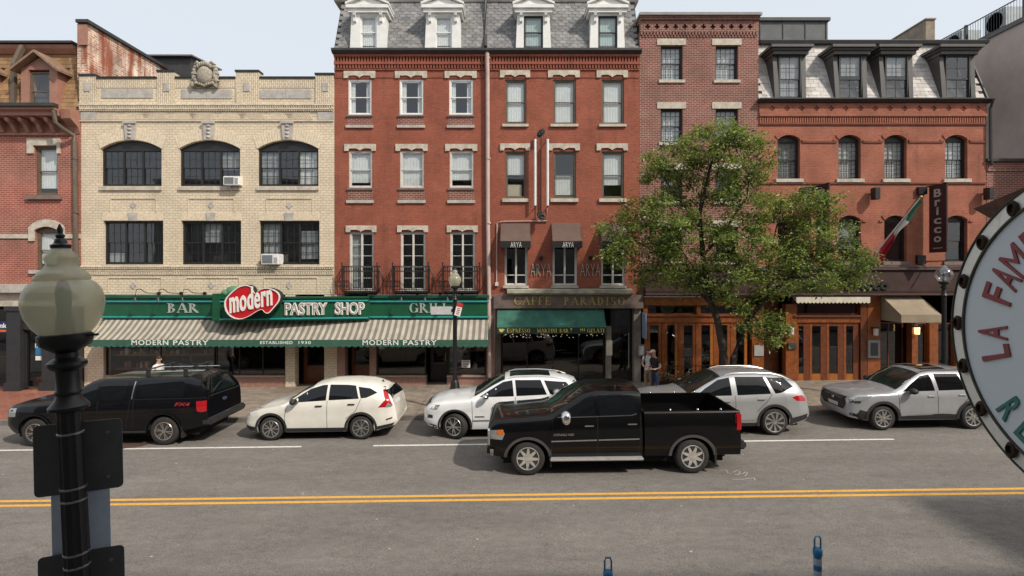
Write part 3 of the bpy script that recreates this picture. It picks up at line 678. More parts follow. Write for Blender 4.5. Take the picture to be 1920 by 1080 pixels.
# ================================================================== red brick pair with scale-slated mansard
bR = empty('red_brick_row_building', (0,0,0), 'tall red brick building with scale slate mansard and four white pedimented dormers', 'building')
CL = [(653,697),(749,794),(842,887)]; CR = [(947,987),(1037,1080),(1128,1170)]
opL = [P(a,b,149,215) for a,b in CL]+[P(a+1,b+1,283,352) for a,b in CL]+[P(a+2,b+4,435,545) for a,b in CL]
opR = [P(a,b,149,233) for a,b in CR]+[P(a,b,284,372) for a,b in CR]+[P(a-1,b+2,452,535.5) for a,b in CR]
wall(bR, 'wall', fx(627), fx(1199), fz(552), fz(96), FY, opL+opR, B_RED, .2)
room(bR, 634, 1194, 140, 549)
for i, op in enumerate(opL):
    r, c = divmod(i, 3); a, b = CL[c]
    if r == 2:
        w = window(bR, op, OFFW, fw=.06, sash=0, cols=2, mun=(1,5), rec=.06, shade=[(GREYBL,0,1) if c == 0 else None, None])
        wavy_lintel(w, a-4, b+9, 423, 435.5)
        psill(w, a-3, b+8, 545, 549, STONEW, .1)
    else:
        sh = [(CURT,0,1),(CURT,.0,1),(CURT,0,1)][c] if r == 0 else [(BLIND,.12,1),(BLIND,.02,1),(BLIND,.2,1)][c]
        w = window(bR, op, WHT if r == 0 else OFFW, rec=.03, fw=.06, shade=None if r == 0 else sh)
        if r == 0:                                   # curtains drawn half open
            for u0, u1 in ((.03,.27),(.74,.97)):
                mb = MB(); n = 8; X0 = op[0]+(op[1]-op[0])*u0; X1 = op[0]+(op[1]-op[0])*u1
                for q in range(n): mb.add([(X0+(X1-X0)*q/n, FY+.16+.02*(q%2), op[2]+.05),(X0+(X1-X0)*(q+1)/n, FY+.16+.02*((q+1)%2), op[2]+.05),(X0+(X1-X0)*(q+1)/n, FY+.16+.02*((q+1)%2), op[3]-.05),(X0+(X1-X0)*q/n, FY+.16+.02*(q%2), op[3]-.05)], [(0,1,2,3)])
                mb.build('curtain', CURT, w)
        d = 0 if r == 0 else 1
        wavy_lintel(w, a-8+d, b+7+d, 134 if r == 0 else 270.5, 147 if r == 0 else 283.5)
        y = (216,219,235,240) if r == 0 else (353,356,375.5,381)
        band(w, 'sub_sill', a-3+d, b+2+d, y[0], y[1], .07, BROWNST)
        band(w, 'infill_panel', a-2+d, b+1+d, y[1]+.3, y[2]-.3, .012, B_DRED)
        psill(w, a-4+d, b+3+d, y[2], y[3], STONEW, .07)
for i, op in enumerate(opR):
    r, c = divmod(i, 3); a, b = CR[c]
    if r == 2:
        w = window(bR, op, OFFW, fw=.055, sash=1, split=.22, cols=2, rec=.05); psill(w, a-4, b+4, 535.8, 540, STONEW, .12)
    else:
        sh = [[(CURT,.05,1),(BLIND,0,1),(BLIND,.0,1)],[(BLIND,.52,.97),(BLIND,.05,.5),(BLIND,.28,1)]][r][c]
        w = window(bR, op, BRNF, rec=.05, fw=.07, shade=sh)
        wavy_lintel(w, a-9.5, b+7, 132.5 if r == 0 else 269.5, 146 if r == 0 else 282.5)
        psill(w, a-5, b+4, 233.3 if r == 0 else 372.5, 238 if r == 0 else 379, STONE, .09)
w = bR.children[-1]
MB().pbox(949, 978, 345, 369, FY+.19, FY+.22).build('cardboard_box', mat('pale_card', (.50,.44,.33), .8), w)
# string line, corbels, gutter
band(bR, 'string_course', 627.5, 1198.5, 144.5, 146, .025, B_RED)
for y0, y1, o in ((103,108,.13),(117,122,.10),(129,132,.05)): band(bR, 'corbel_course', 627.2, 1198.8, y0, y1, o, B_RED)
dentils(bR, 'dentil_course', 628, 1198.6, 108, 117, 5.6, .5, .10, B_RED)
dentils(bR, 'dentil_course', 628, 1198.6, 122, 129, 5.6, .5, .08, B_RED)
mb = MB(); mb.xprism([(FY-.30,fz(95)),(FY-.30,fz(99)),(FY-.18,fz(103)),(FY+.1,fz(103)),(FY+.1,fz(95))], fx(625), fx(1201)); mb.build('gutter', DARKGUT, bR)
YT = FY+1.05; DW = [(660,723,676,707),(800,862,816,848),(970,1030,982,1018),(1108,1168,1121,1157)]
holes = [(fx(a)+.30, fx(b)-.30, fz(95), fz(12)) for a,b,_,_ in DW]
slate_roof(bR, 626, 1200, 4, 95, YT, SLATE, ROOFB, .30, .166, 'scale', holes, random.Random(11))
mb = MB(); mb.xprism([(YT-.10,fz(5,YT)),(YT-.20,fz(0,YT)),(YT-.20,fz(-14,YT)),(YT+2,fz(-14,YT)),(YT+2,fz(5,YT))], fx(628,YT), fx(1196,YT)); mb.build('roof_cornice', mat('grey_trim', (.38,.36,.34), .6, 0, .15, 3), bR)
for k, (a, b, u, v) in enumerate(DW):
    yf = FY-.08; yr = YT+.3
    d = MB()
    for s0, s1 in ((a,u),(v,b)):                     # casings widen towards the foot
        fl = 3; o0 = s0-(fl if s0 == a else 0); o1 = s1+(fl if s1 == b else 0)
        d.hexa([(fx(o0),yf,fz(94)),(fx(s0),yf,fz(26)),(fx(o0),yr,fz(94)),(fx(s0),yr,fz(26)),(fx(o1),yf,fz(94)),(fx(s1),yf,fz(26)),(fx(o1),yr,fz(94)),(fx(s1),yr,fz(26))])
    d.pbox(u, v, 25, 31, yf+.003, yr)
    dm = d.build('dormer', WHT, bR)
    mb = MB(); mb.pbox(a-5, b+5, 20, 27, yf-.12, yr); mb.pbox(a-8, b+8, 14, 20, yf-.2, yr)
    mb.prism([(fx(a-8),fz(13.7)),(fx(b+8),fz(13.7)),(fx((a+b)/2),fz(-2))], yf-.08, yr); mb.build('entablature', WHT, dm)
    for s in (-1, 1):                                # raking mouldings of the pediment
        cxp = (a+b)/2; e = a-9 if s < 0 else b+9
        p0, p1 = Vector((fx(e),fz(14))), Vector((fx(cxp),fz(-5))); n = Vector((0,.085))
        MB().prism([tuple(p0),tuple(p1),tuple(p1+n),tuple(p0+n)], yf-.22-.003*s, yr).build('raking_cornice', WHT, dm)
    for s in (a+7, b-7):
        mb = MB(); mb.xprism([(yf,fz(27)),(yf-.2,fz(27)),(yf-.16,fz(33)),(yf-.10,fz(36)),(yf-.09,fz(43)),(yf,fz(45))], fx(s)-.055, fx(s)+.055); mb.build('bracket', WHT, dm)
    w = window(bR, P(u,v,31,92), WHT if k < 2 else DKF, Y=yf, rec=.03, fw=.04, shade=(CURT,0,1) if k < 2 else (mat('pale_green_blind', (.42,.50,.47), .7), .0, 1))
    psill(w, u-2, v+2, 92, 95, BROWNST if k < 2 else WHT, .06)
mb = MB(); mb.tube([(fx(909),YT-.2,fz(-2,YT)),(fx(909),FY+.3,fz(60)),(fx(911),FY-.30,fz(93)),(fx(914),FY-.2,fz(104))], .07, 8); mb.build('downpipe', DARKGUT, bR)
mb = MB(); mb.tube([(fx(914),FY-.24,fz(104)),(fx(914.5),FY-.14,fz(135)),(fx(915),FY-.12,fz(400)),(fx(917),FY-.12,fz(552)),(fx(918),FY-.12,fz(706))], .085, 10)
for y in (112,300,420,560,640): mb.lathe([(.1,0),(.1,.06)], 10, (fx(914.5+(y-100)*.006),FY-.13,fz(y)))
mb.build('downpipe', PIPE, bR, True)
# iron balconies in front of the french doors
def balcony(a, b):
    yf = FY-.42; mb = MB(); xa, xb = fx(a,yf), fx(b,yf); zb, zt = fz(545,yf), fz(499,yf)
    mb.box(xa, xb, yf-.015, FY, zb-.06, zb-.02)
    for z in (zb+.05, zt-.22, zt): mb.tube([(xa,FY,z),(xa,yf,z),(xb,yf,z),(xb,FY,z)], .016, 5)
    n = 15
    for i in range(n+1):
        x = xa+(xb-xa)*i/n; mb.tube([(x,yf,zb-.02),(x,yf,zt)], .010, 4)
    for i in range(n):
        x = xa+(xb-xa)*(i+.5)/n; c = (x, yf, zt-.11); mb.tube([(c[0]+.045*math.cos(t*.9),yf,c[2]+.085*math.sin(t*.9)) for t in range(8)], .009, 4)
    for x, s in ((xa,-1),(xb,1)):
        mb.tube([(x,yf,zb),(x,yf,zt+.10)], .024, 6); mb.ball((x,yf,zt+.13), .034)
        for q in range(4): mb.tube([(x,yf+.1*q+.03,zb),(x,yf+.1*q+.03,zt)], .010, 4)
        mb.tube([(x+s*(.02+.21*math.sin(t/9*math.pi)**1.2), yf+.10, zt-.05-(zt-zb)*t/9) for t in range(10)], .014, 5)
        mb.tube([(x+s*(.02+.15*math.sin(t/9*math.pi)**1.2), yf+.25, zt-.10-(zt-zb-.05)*t/9) for t in range(10)], .012, 5)
    for x in (xa+.1, xb-.1): mb.tube([(x,FY,zb-.4),(x,FY-.2,zb-.2),(x,yf+.05,zb-.06)], .016, 5)
    return mb.build('balcony_railing', BLKM, bR)
for a, b in ((641,707),(736,803),(830,899)): balcony(a, b)

# ================================================================== narrow dark brick building
bN = empty('narrow_brick_building', (0,0,0), 'narrow dark red brick building with a row of cross piercings under its flat roof', 'building')
NC = [(1239,1280),(1342,1384)]
opN = [P(a,b,t,u) for t,u in ((85,150),(204,267),(318,378),(425,490)) for a,b in NC]
wall(bN, 'wall', fx(1199)+.004, fx(1422), fz(556), fz(60), FY, opN, B_DRED, .22)
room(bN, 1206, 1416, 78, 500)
for i, op in enumerate(opN):
    r, c = divmod(i, 2); a, b = NC[c]; t = (85,204,318,425)[r]; u = (150,267,378,490)[r]
    w = window(bN, op, DKF, rec=.13, fw=.055, mun=(4,3), shade=[(BLIND,0,1),(BLIND,.0,1),(BLIND,.05,1),(GREYBL,0,1),(GREYBL,.1,1),(GREYBL,0,1),None,None][i])
    MB().pbox(a-7, b+6, t-12, t-.2, FY-.03, FY+.1).build('lintel', STONE, w); psill(w, a-4, b+4, u, u+5.5, STONE, .06)
pierced_frieze(bN, 1200.2, 1421.8, 40, 61, [1214+17.4*i for i in range(12)], 51, 4.6, B_DRED)
dentils(bN, 'dentil_course', 1201, 1421, 61, 66, 6, .55, .05, B_DRED); dentils(bN, 'dentil_course', 1204, 1421, 66, 70, 6, .5, .035, B_DRED)
mb = MB(); mb.xprism([(FY-.10,fz(40)),(FY-.16,fz(36)),(FY-.16,fz(33)),(FY+3,fz(33)),(FY+3,fz(40))], fx(1199.8), fx(1422.2)); mb.build('corbel_course', B_DRED, bN)
MB().box(fx(1197), fx(1424), FY-.26, FY+3, fz(33)+.003, fz(28)).build('coping', mat('grey_coping', (.24,.23,.22), .6, 0, .2, 4), bN)
# dark sheeted stair head on the roof behind
rh = empty('rooftop_stair_head', (0,0,0), 'dark grey sheet covered box on the roof beside the flat roofed brick building', 'roof structure')
Yk = FY+2.2; MB().box(fx(1421,Yk), fx(1552,Yk), Yk, Yk+3.5, fz(90,Yk), fz(40,Yk)).build('sheeting', mat('dark_roof_felt', (.085,.09,.092), .65, 0, .35, 1.6, .6, 4), rh)
MB().box(fx(1420,Yk), fx(1555,Yk), Yk-.1, Yk+3.6, fz(40,Yk)+.002, fz(34,Yk)).build('coping', DARKGUT, rh)
mb = MB()
for x in (1425,1468,1510,1549): MB().box(fx(x,Yk)-.02, fx(x,Yk)+.02, Yk-.03, Yk, fz(88,Yk), fz(41,Yk)).build('batten', DARKGUT, rh)

# ================================================================== arched-window brick building with pale slate mansard
bA = empty('arched_window_brick_building', (0,0,0), 'orange red brick building with arched windows and a pale slate mansard with dark dormers', 'building')
AC = [(1458,1500),(1572,1614),(1658,1700),(1772,1814)]
opA = [P(a,b,253,335,9) for a,b in AC]+[P(a,b,404,490,9) for a,b in AC]
wall(bA, 'wall', fx(1422)+.004, fx(1849), fz(502), fz(191), FY, opA, B_ORG, .24)
room(bA, 1430, 1842, 245, 499)
for i, op in enumerate(opA):
    r, c = divmod(i, 4); a, b = AC[c]
    w = window(bA, op, DKF, rec=.15, fw=.05, mun=(4,4) if r == 0 else (1,1), shade=((GREYBL if c == 0 else BLIND),.0,1) if r == 0 else (None if c != 1 else (GREYBL,.3,1)))
    psill(w, a-4, b+5, 335.5 if r == 0 else 490.5, 342 if r == 0 else 497, BROWNST if r else STONE, .08)
    mb = MB(); A = arch_pts(op[0]-.0, op[1]+.0, op[3]-op[4], op[4], 14); C = Vector(((op[0]+op[1])/2, op[3]-.9))
    for q in range(14):
        p0, p1 = Vector(A[q]), Vector(A[q+1]); o0 = p0+(p0-C).normalized()*.22; o1 = p1+(p1-C).normalized()*.22; g = (p1-p0)*.05
        mb.prism([tuple(p0+g),tuple(p1-g),tuple(o1-g),tuple(o0+g)], FY-.035, FY+.01)
    for s, e in ((-1,a-3),(1,b+3)): mb.pbox(e-7 if s < 0 else e, e if s < 0 else e+7, 262 if r == 0 else 413, 265 if r == 0 else 416, FY-.05, FY)
    mb.build('brick_hood', B_ORG, w)
xs_ = [1423]+[v for a, b in AC for v in (a-4, b+4)]+[1848]
for q in range(0, len(xs_), 2):
    band(bA, 'string_course', xs_[q], xs_[q+1], 265, 268, .04, mat('dark_terracotta', (.17,.055,.035), .85, 0, .2, 4))
band(bA, 'string_course', 1423, 1848, 342.3, 345, .05, MATS['dark_terracotta']); band(bA, 'string_course', 1423, 1848, 497.2, 500, .06, BROWNST)
pierced_frieze(bA, 1423, 1848.5, 194, 214, [1447+27.5*i for i in range(15)], 204, 5.0, B_ORG)
dentils(bA, 'corbel_course', 1424, 1848, 219, 231, 4.4, .55, .05, B_ORG); band(bA, 'string_course', 1423, 1848.5, 214, 219, .09, B_ORG); band(bA, 'string_course', 1423, 1848.5, 231, 234, .06, MATS['dark_terracotta'])
mb = MB(); mb.xprism([(FY-.28,fz(187)),(FY-.28,fz(189)),(FY-.12,fz(193.5)),(FY+.1,fz(193.5)),(FY+.1,fz(187))], fx(1420), fx(1856)); mb.build('gutter', DARKGUT, bA)
YT2 = FY+.95; DA = [(1450,1508),(1563,1622),(1649,1708),(1762,1824)]
slate_roof(bA, 1422, 1848, 85, 187, YT2, SLATE2, ROOFB, .345, .20, 'slate', [(fx(a)+.28, fx(b)-.28, fz(190), fz(92)) for a,b in DA], random.Random(12), x1top=fx(1836)+.3)
mb = MB(); mb.xprism([(YT2-.22,fz(85,YT2)),(YT2-.26,fz(80,YT2)),(YT2-.1,fz(76,YT2)),(YT2+4,fz(74,YT2)),(YT2+4,fz(85,YT2))], fx(1422,YT2), fx(1846,YT2)); mb.build('roof_edge', DARKGUT, bA)
mb = MB(); mb.tube([(fx(1840),YT2-.1,fz(84,YT2)),(fx(1851),FY-.02,fz(187))], .06, 8); mb.build('hip_roll', DARKGUT, bA)
DKD = mat('slate_grey_trim', (.060,.055,.052), .5, 0, .2, 5)
for k, (a, b) in enumerate(DA):
    yf = FY-.14; yr = YT2+.4; mb = MB()
    for s, e in ((1,a),(-1,b)):
        z = [(fx(e),yf,fz(187)),(fx(e-s*2),yf+.12,fz(104)),(fx(e),yr,fz(187)),(fx(e-s*2),yr,fz(104)),(fx(e+s*8),yf,fz(187)),(fx(e+s*7),yf+.12,fz(104)),(fx(e+s*8),yr,fz(187)),(fx(e+s*7),yr,fz(104))]
        mb.hexa(z if s > 0 else z[4:]+z[:4])
    vv = mb.v; dm = None
    for h0 in (0, 8):
        q = MB().hexa(vv[h0:h0+8])
        if dm is None: dm = MB().pbox(a-3.6, b+3.6, 98.2, 104.8, yf-.052, yr).build('dormer', DKD, bA)
        q.build('cheek', DKD, dm)
    mb = MB(); mb.pbox(a-7, b+6, 94, 98, yf-.12, yr); mb.pbox(a-11, b+9, 89, 94, yf-.22, yr); mb.build('hood', DKD, dm)
    w = window(bA, P(a+8,b-8,105,186.5), DKF, Y=yf+.03, rec=.02, fw=.05, split=.45, mun=(2,2), cols=1, shade=((GREYBL,.0,1) if k == 0 else ((GREYBL,.55,1) if k < 3 else None)))
    psill(w, a-1, b+1, 184.5, 187, DKD, .03)
mb = MB(); mb.tube([(fx(1852),FY-.25,fz(190)),(fx(1853),FY-.1,fz(205)),(fx(1853.5),FY-.1,fz(300)),(fx(1856),FY-.1,fz(310))], .06, 8); mb.build('downpipe', DARKGUT, bA)
ch = empty('roof_chimney', (0,0,0), 'broad weathered chimney stack standing behind the pale slate mansard', 'chimney')
Yc = FY+3; mb = MB(); X0, X1 = fx(1736,Yc), fx(1753,Yc); mb.box(X0, X1, Yc, Yc+2.6, fz(90,Yc), fz(37,Yc)); mb.box(X0-.04, X1+.03, Yc-.05, Yc+2.65, fz(37,Yc)+.002, fz(34.5,Yc)); mb.build('stack', mat('old_render', (.26,.21,.16), .9, 0, .3, 3, .5, 25), ch)

# ================================================================== stucco block, low brick wing on the right
bS = empty('stucco_block', (0,0,0), 'tall taupe stucco building with metal roof railing at the right edge', 'building')
XW = 22.2; ztop = HC+.489*XW
MB().box(XW, XW+9, 20.0, 46, -.2, ztop).build('wall', STUC, bS)
MB().box(XW-.08, XW+9, 19.9, 46, ztop+.002, ztop+.18).build('coping', mat('grey_metal_edge', (.12,.115,.11), .5, .3, .2, 4), bS)
mb = MB(); zr = ztop+.18
for i in range(80): mb.tube([(XW+.1,20.2+i*.14,zr),(XW+.1,20.2+i*.14,zr+1.0)], .012, 4)
for y in (20.2,23.2,26.2,29.2,31.4): mb.box(XW+.05, XW+.15, y-.06, y+.06, zr, zr+1.08)
for z in (zr+.08, zr+1.02): mb.tube([(XW+.1,20,z),(XW+.1,31.5,z)], .028, 6)
mb.build('roof_railing', mat('dark_rail', (.05,.055,.06), .5, .3, .2, 5), bS)
for i, (y, lb) in enumerate(((25.2,'nearer of the two grey air conditioning units behind the roof railing'),(27.6,'farther of the two grey air conditioning units behind the roof railing'))):
    hv = empty('air_conditioner', (XW+1.1, y, zr), lb, 'air conditioner', 'rooftop air conditioning units')
    bevel(MB().box(-.5,.5,-.55,.55,0,1.25).build('casing', mat('grey_unit', (.30,.33,.34), .5, .2, .2, 4), hv), .02)
    MB().lathe([(.02,.0),(.40,0),(.42,.03),(.44,.0)], 20, (-.50,0,.75), 'x').build('fan_grille', DARKGUT, hv)
    mb = MB()
    for q in range(6): mb.box(-.515,-.501,-.5,.5,.10+q*.05,.12+q*.05)
    mb.build('louvre', DARKGUT, hv)
bL = empty('low_brick_wing', (0,0,0), 'low brick wing with dark coping below the stucco wall at the right edge', 'building')
wall(bL, 'wall', fx(1850)+.004, fx(1850)+6, .1, fz(303), FY, [], B_DRED, .2)
MB().box(fx(1850)-.05, fx(1850)+6, FY-.12, FY+2.2, fz(303)+.002, fz(298)).build('coping', DARKGUT, bL)
band(bL, 'string_course', 1850.4, 2100, 318, 321, .05, B_DRED)

# ================================================================== left brick building
bB = empty('bracketed_brick_building', (0,0,0), 'red brick building at the left edge with bracketed cornice, shingled mansard and gabled dormer', 'building')
BC = [(65,108),(-62,-19)]
opB = [P(a,b,274,366) for a,b in BC]+[P(a+1,b+2,425,506,7) for a,b in BC]
wall(bB, 'wall', fx(-330), fx(152)-.004, fz(548), fz(222), FY, opB, B_LEFT, .22)
room(bB, -320, 146, 265, 515)
for i, op in enumerate(opB):
    r, c = divmod(i, 2); a, b = BC[c]
    w = window(bB, op, BRNF, rec=.10, fw=.09, shade=(CURT,.12,1))
    if r == 0:
        mb = MB(); mb.prism([(fx(a-13),fz(260)),(fx(a-13),fz(288)),(fx(a-1),fz(288)),(fx(a-1),fz(273)),(fx(b),fz(273)),(fx(b),fz(288)),(fx(b+6),fz(288)),(fx(b+6),fz(260))], FY-.06, FY+.02); mb.build('lintel', STONE, w)
        psill(w, a-13, b+9, 366.5, 374, BROWNST, .12)
    else:
        A = arch_pts(op[0], op[1], op[3]-op[4], op[4], 12); B_ = arch_pts(op[0]-.24, op[1]+.26, op[3]-op[4]+.12, op[4]+.18, 12)
        pts = [(B_[0][0],fz(452)), *B_, (B_[-1][0],fz(452)), (A[-1][0]+.002,fz(452)), *A[::-1], (A[0][0]-.002,fz(452))]
        MB().prism(pts, FY-.06, FY+.02).build('hood_mould', STONE, w); psill(w, a-8, b+10, 506.5, 513, STONEW, .1)
for a, b in ((-320,-74),(-6,54),(121,151.5)): band(bB, 'string_course', a, b, 439, 447, .05, STONE)
# eaves cornice with brackets
mb = MB(); mb.xprism([(FY-.75,fz(208)),(FY-.75,fz(215)),(FY-.60,fz(217)),(FY-.60,fz(224)),(FY,fz(228)),(FY,fz(208))], fx(-330), fx(131)); mb.build('eaves', PINK, bB)
MB().box(fx(-330), fx(133), FY-.86, FY-.60, fz(212)+.04, fz(204.5)+.0).build('gutter', DARKGUT, bB)
band(bB, 'frieze_board', -330, 131, 228.5, 250, .05, mat('dull_salmon', (.26,.115,.08), .7, 0, .2, 4)); band(bB, 'frieze_moulding', -330, 133, 250, 254, .09, PINK)
mb0 = MB(); mb0.xprism([(FY-.05,fz(228)),(FY-.55,fz(227)),(FY-.50,fz(233)),(FY-.32,fz(237)),(FY-.22,fz(244)),(FY-.14,fz(250)),(FY-.05,fz(250))], -.075, .075); brk = mb0.mesh('bracket', PINK)
for x in range(-14, 130, 24):
    o = bpy.data.objects.new('bracket', brk); link(o, bB); o.location = (fx(x), 0, 0)
mb = MB(); mb.xprism([(FY-.02,fz(252)),(FY-.12,fz(240)),(FY-.5,fz(228)),(FY-.55,fz(212)),(FY-.02,fz(207))], fx(133.4), fx(151)); mb.build('corbel_end', PINK, bB)
YT3 = FY+.75
slate_roof(bB, -120, 150, 100, 208, YT3, SHING, ROOFB, .34, .185, 'wood', [(fx(56),fx(102),fz(210),fz(118)),(fx(-68),fx(-20),fz(210),fz(118))], random.Random(13))
mb = MB(); mb.xprism([(YT3-.12,fz(103,YT3)),(YT3-.30,fz(96,YT3)),(YT3-.36,fz(90,YT3)),(YT3+3,fz(88,YT3)),(YT3+3,fz(103,YT3))], fx(-120,YT3), fx(149,YT3)); mb.build('roof_moulding', PINK, bB)
mb = MB(); mb.xprism([(YT3-.44,fz(88,YT3)),(YT3-.44,fz(84,YT3)),(YT3+3,fz(81,YT3)),(YT3+3,fz(88,YT3)-.03)], fx(-120,YT3), fx(150,YT3)); mb.build('roof_edge', DARKGUT, bB)
for k, (a, b) in enumerate(((45,113),(-79,-11))):
    yf = FY-.14; yr = YT3+.6; mb = MB(); u, v = a+14, b-15
    mb.pbox(a, u, 128, 208, yf, yr); mb.pbox(v, b, 128, 208, yf, yr); mb.prism([(fx(a),fz(133)),(fx(b),fz(133)),(fx((a+b)/2),fz(110))], yf+.004, yr)
    dm = mb.build('dormer', PINK, bB)
    cxp = (a+b)/2+1
    for s, e in ((-1,a-9),(1,b+9)):
        p0, p1 = Vector((fx(e),fz(139))), Vector((fx(cxp),fz(105))); n = Vector((0,.10))
        MB().prism([tuple(p0),tuple(p1),tuple(p1+n),tuple(p0+n)], yf-.30-.004*s, yr).build('gable_roof', mat('gable_wood', (.23,.145,.095), .7, 0, .3, 6), dm)
    w = window(bB, P(u,v,136,207.5), BRNF, Y=yf, rec=.08, fw=.06, shade=None)
mb = MB(); mb.box(fx(21),fx(28.5),FY-.05,FY+.1,fz(206),fz(120)); mb.hexa([(fx(21),FY-.05,fz(120)),(fx(21),YT3-.4,fz(91,YT3)),(fx(21),FY+.1,fz(120)),(fx(21),YT3-.2,fz(91,YT3)),(fx(28.5),FY-.05,fz(120)),(fx(28.5),YT3-.4,fz(91,YT3)),(fx(28.5),FY+.1,fz(120)),(fx(28.5),YT3-.2,fz(91,YT3))]); mb.build('downpipe', PIPEB, bB)
mb = MB(); mb.tube([(fx(129),FY-.70,fz(216)),(fx(129),FY-.66,fz(238)),(fx(134),FY-.45,fz(246)),(fx(143),FY-.14,fz(256)),(fx(145),FY-.12,fz(268)),(fx(146),FY-.12,fz(420)),(fx(149),FY-.12,fz(540))], .085, 8)
for y in (300,400,500): mb.lathe([(.10,0),(.10,.07)], 10, (fx(145.5+(y-300)*.015),FY-.12,fz(y)))
mb.build('downpipe', PIPEB, bB, True)
# party wall rising above the roofs
xw = fx(163.5); zt = fz(44)
pw = MB(); pw.box(xw-.42, xw, FY+.02, FY+11, fz(150), zt); pw.build('party_wall', B_OLD, bB)
MB().box(fx(147), xw+.02, FY-.06, FY+.02-.002, fz(85), zt-.05).build('pilaster', PINK, bB)
MB().box(fx(147)-.03, xw+.12, FY-.12, FY+11, zt+.002, zt+.13).build('coping', DARKGUT, bB)
rs = empty('roof_skylight_box', (0,0,0), 'small dark sheeted roof box behind the weathered party wall', 'roof structure')
Ys = FY+5.6; MB().xprism([(Ys,fz(150,Ys)),(Ys,fz(106,Ys)),(Ys+2.4,fz(98,Ys)),(Ys+2.4,fz(150,Ys))], xw-1.6, xw+.9).build('casing', DARKGUT, rs)
MB().xprism([(Ys-.25,fz(108,Ys)),(Ys-.25,fz(105.5,Ys)),(Ys+2.6,fz(94,Ys)),(Ys+2.6,fz(97,Ys))], xw-1.8, xw+1.1).build('lid', mat('grey_felt', (.14,.13,.13), .7, 0, .2, 3), rs)

# ================================================================== the houses behind the camera: they shade the near kerb and show in the glass
B_GREY = brick('grey_painted_brick', (.34,.34,.33), (.30,.30,.29), (.24,.24,.23))
nb = empty('near_brick_row', (0,0,0), 'grey brick row on the near side of the street facing the photographed facades', 'building')
ops = [(x, x+1.0, z, z+1.7) for x in [-27+2.6*i for i in range(19)] for z in (4.2,7.2,10.0)]
mbw = wall(nb, 'wall', -30, 21.7, -.6, 12.35, 0, ops, B_GREY, .2)
mbw.scale = (1,-1,1); mbw.location = (0,-.35,0)
MB().box(-30, 21.7, -9, -1.2, -.6, 12.3).build('core', DIM, nb)
for i, (xa, xb, za, zb) in enumerate(ops):
    if abs(xa) < 1.2 and za < 6: continue
    o = MB().box(xa, xb, -.56, -.52, za, zb).build('pane', mat('pale_window', (.35,.37,.38), .15, 0, .2, 1), nb)
MB().box(-30, 21.7, -.55, -.1, 12.36, 12.6).build('cornice', STONEW, nb)
MB().box(-30, 21.7, -.45, -.36, 3.2, 3.7).build('shop_band', BLKP, nb)
nt_ = empty('near_tall_block', (0,0,0), 'tall brick block on the near side of the street past the brick row', 'building')
wl = wall(nt_, 'wall', 21.8, 34, -.6, 17.1, 0, [(x,x+1.1,z,z+1.8) for x in (24,27,30) for z in (4,7,10,13)], B_DRED, .2); wl.scale = (1,-1,1); wl.location = (0,-.3,0)
MB().box(21.81, 34, -10, -.9, -.6, 17.09).build('core', B_DRED, nt_)
# ================================================================== shop fronts
GREEN = mat('green_sign_paint', (.010,.085,.038), .35, 0, .2, 3, coat=.3); TEAL = mat('teal_tube', (.012,.24,.23), .3, 0, .15, 6, coat=.3)
VAL = mat('green_valance', (.035,.105,.070), .85, 0, .2, 4); GAWN = mat('green_awning_cloth', (.030,.115,.083), .85, 0, .45, 1.6)
BROWNA = mat('brown_awning_cloth', (.115,.072,.058), .9, 0, .12, 3); BLACKC = mat('black_cloth', (.012,.012,.013), .85, 0, .15, 4)
TAN = mat('tan_awning_cloth', (.27,.215,.148), .9, 0, .18, 2); CREAMC = mat('cream_awning_cloth', (.60,.55,.44), .9, 0, .15, 4)
LETW = mat('white_lettering', (.78,.77,.72), .5, 0, .06, 8); LETS = mat('silver_lettering', (.42,.46,.42), .4, .2, .1, 8); GOLD = mat('gold_lettering', (.42,.33,.10), .45, .3, .2, 8); YEL = mat('yellow_lettering', (.62,.50,.10), .6, 0, .1, 8)
REDS = mat('red_enamel', (.52,.012,.018), .3, 0, .08, 5, coat=.4); GRANP = mat('pink_granite', (.30,.165,.13), .55, 0, .25, 12, .1, 60); SHOPIN = mat('shop_interior', (.018,.015,.013), .95, 0, .4, 1.5)
STRIPE = stripes('striped_canvas', (.44,.39,.315), (.185,.168,.138), .245)
def sbox(parent, name, px0, px1, py0, py1, y0, y1, m, bv=0):
    o = MB().pbox(px0, px1, py0, py1, y0, y1).build(name, m, parent)
    return bevel(o, bv) if bv else o
def foot(px, Y=FY): return gz(fx(px, Y))+.19
def tofoot(parent, name, px0, px1, py0, y0, y1, m):
    return MB().box(fx(px0), fx(px1), y0, y1, min(foot(px0),foot(px1))-.06, fz(py0)).build(name, m, parent)
def shopglass(parent, px0, px1, py0, py1, Y, fm=DKF, nv=1, nh=0, fw=.05):
    xa, xb, za, zb = fx(px0), fx(px1), fz(py1), fz(py0); mb = MB()
    mb.box(xa,xa+fw,Y,Y+.06,za,zb); mb.box(xb-fw,xb,Y,Y+.06,za,zb); mb.box(xa+fw,xb-fw,Y+.002,Y+.058,za,za+fw); mb.box(xa+fw,xb-fw,Y+.002,Y+.058,zb-fw,zb)
    for i in range(1,nv): x = xa+(xb-xa)*i/nv; mb.box(x-fw*.4,x+fw*.4,Y+.003,Y+.055,za+fw,zb-fw)
    f = mb.build('shop_window', fm, parent)
    for i in range(nv):
        a, b = xa+fw+(xb-xa-2*fw)*i/nv, xa+fw+(xb-xa-2*fw)*(i+1)/nv
        MB().add([(a+.01,Y+.03,za+fw),(b-.01,Y+.03,za+fw),(b-.01,Y+.03,zb-fw),(a+.01,Y+.03,zb-fw)], [(0,1,2,3)]).build('pane', SHOPGLASS, f)
    return f
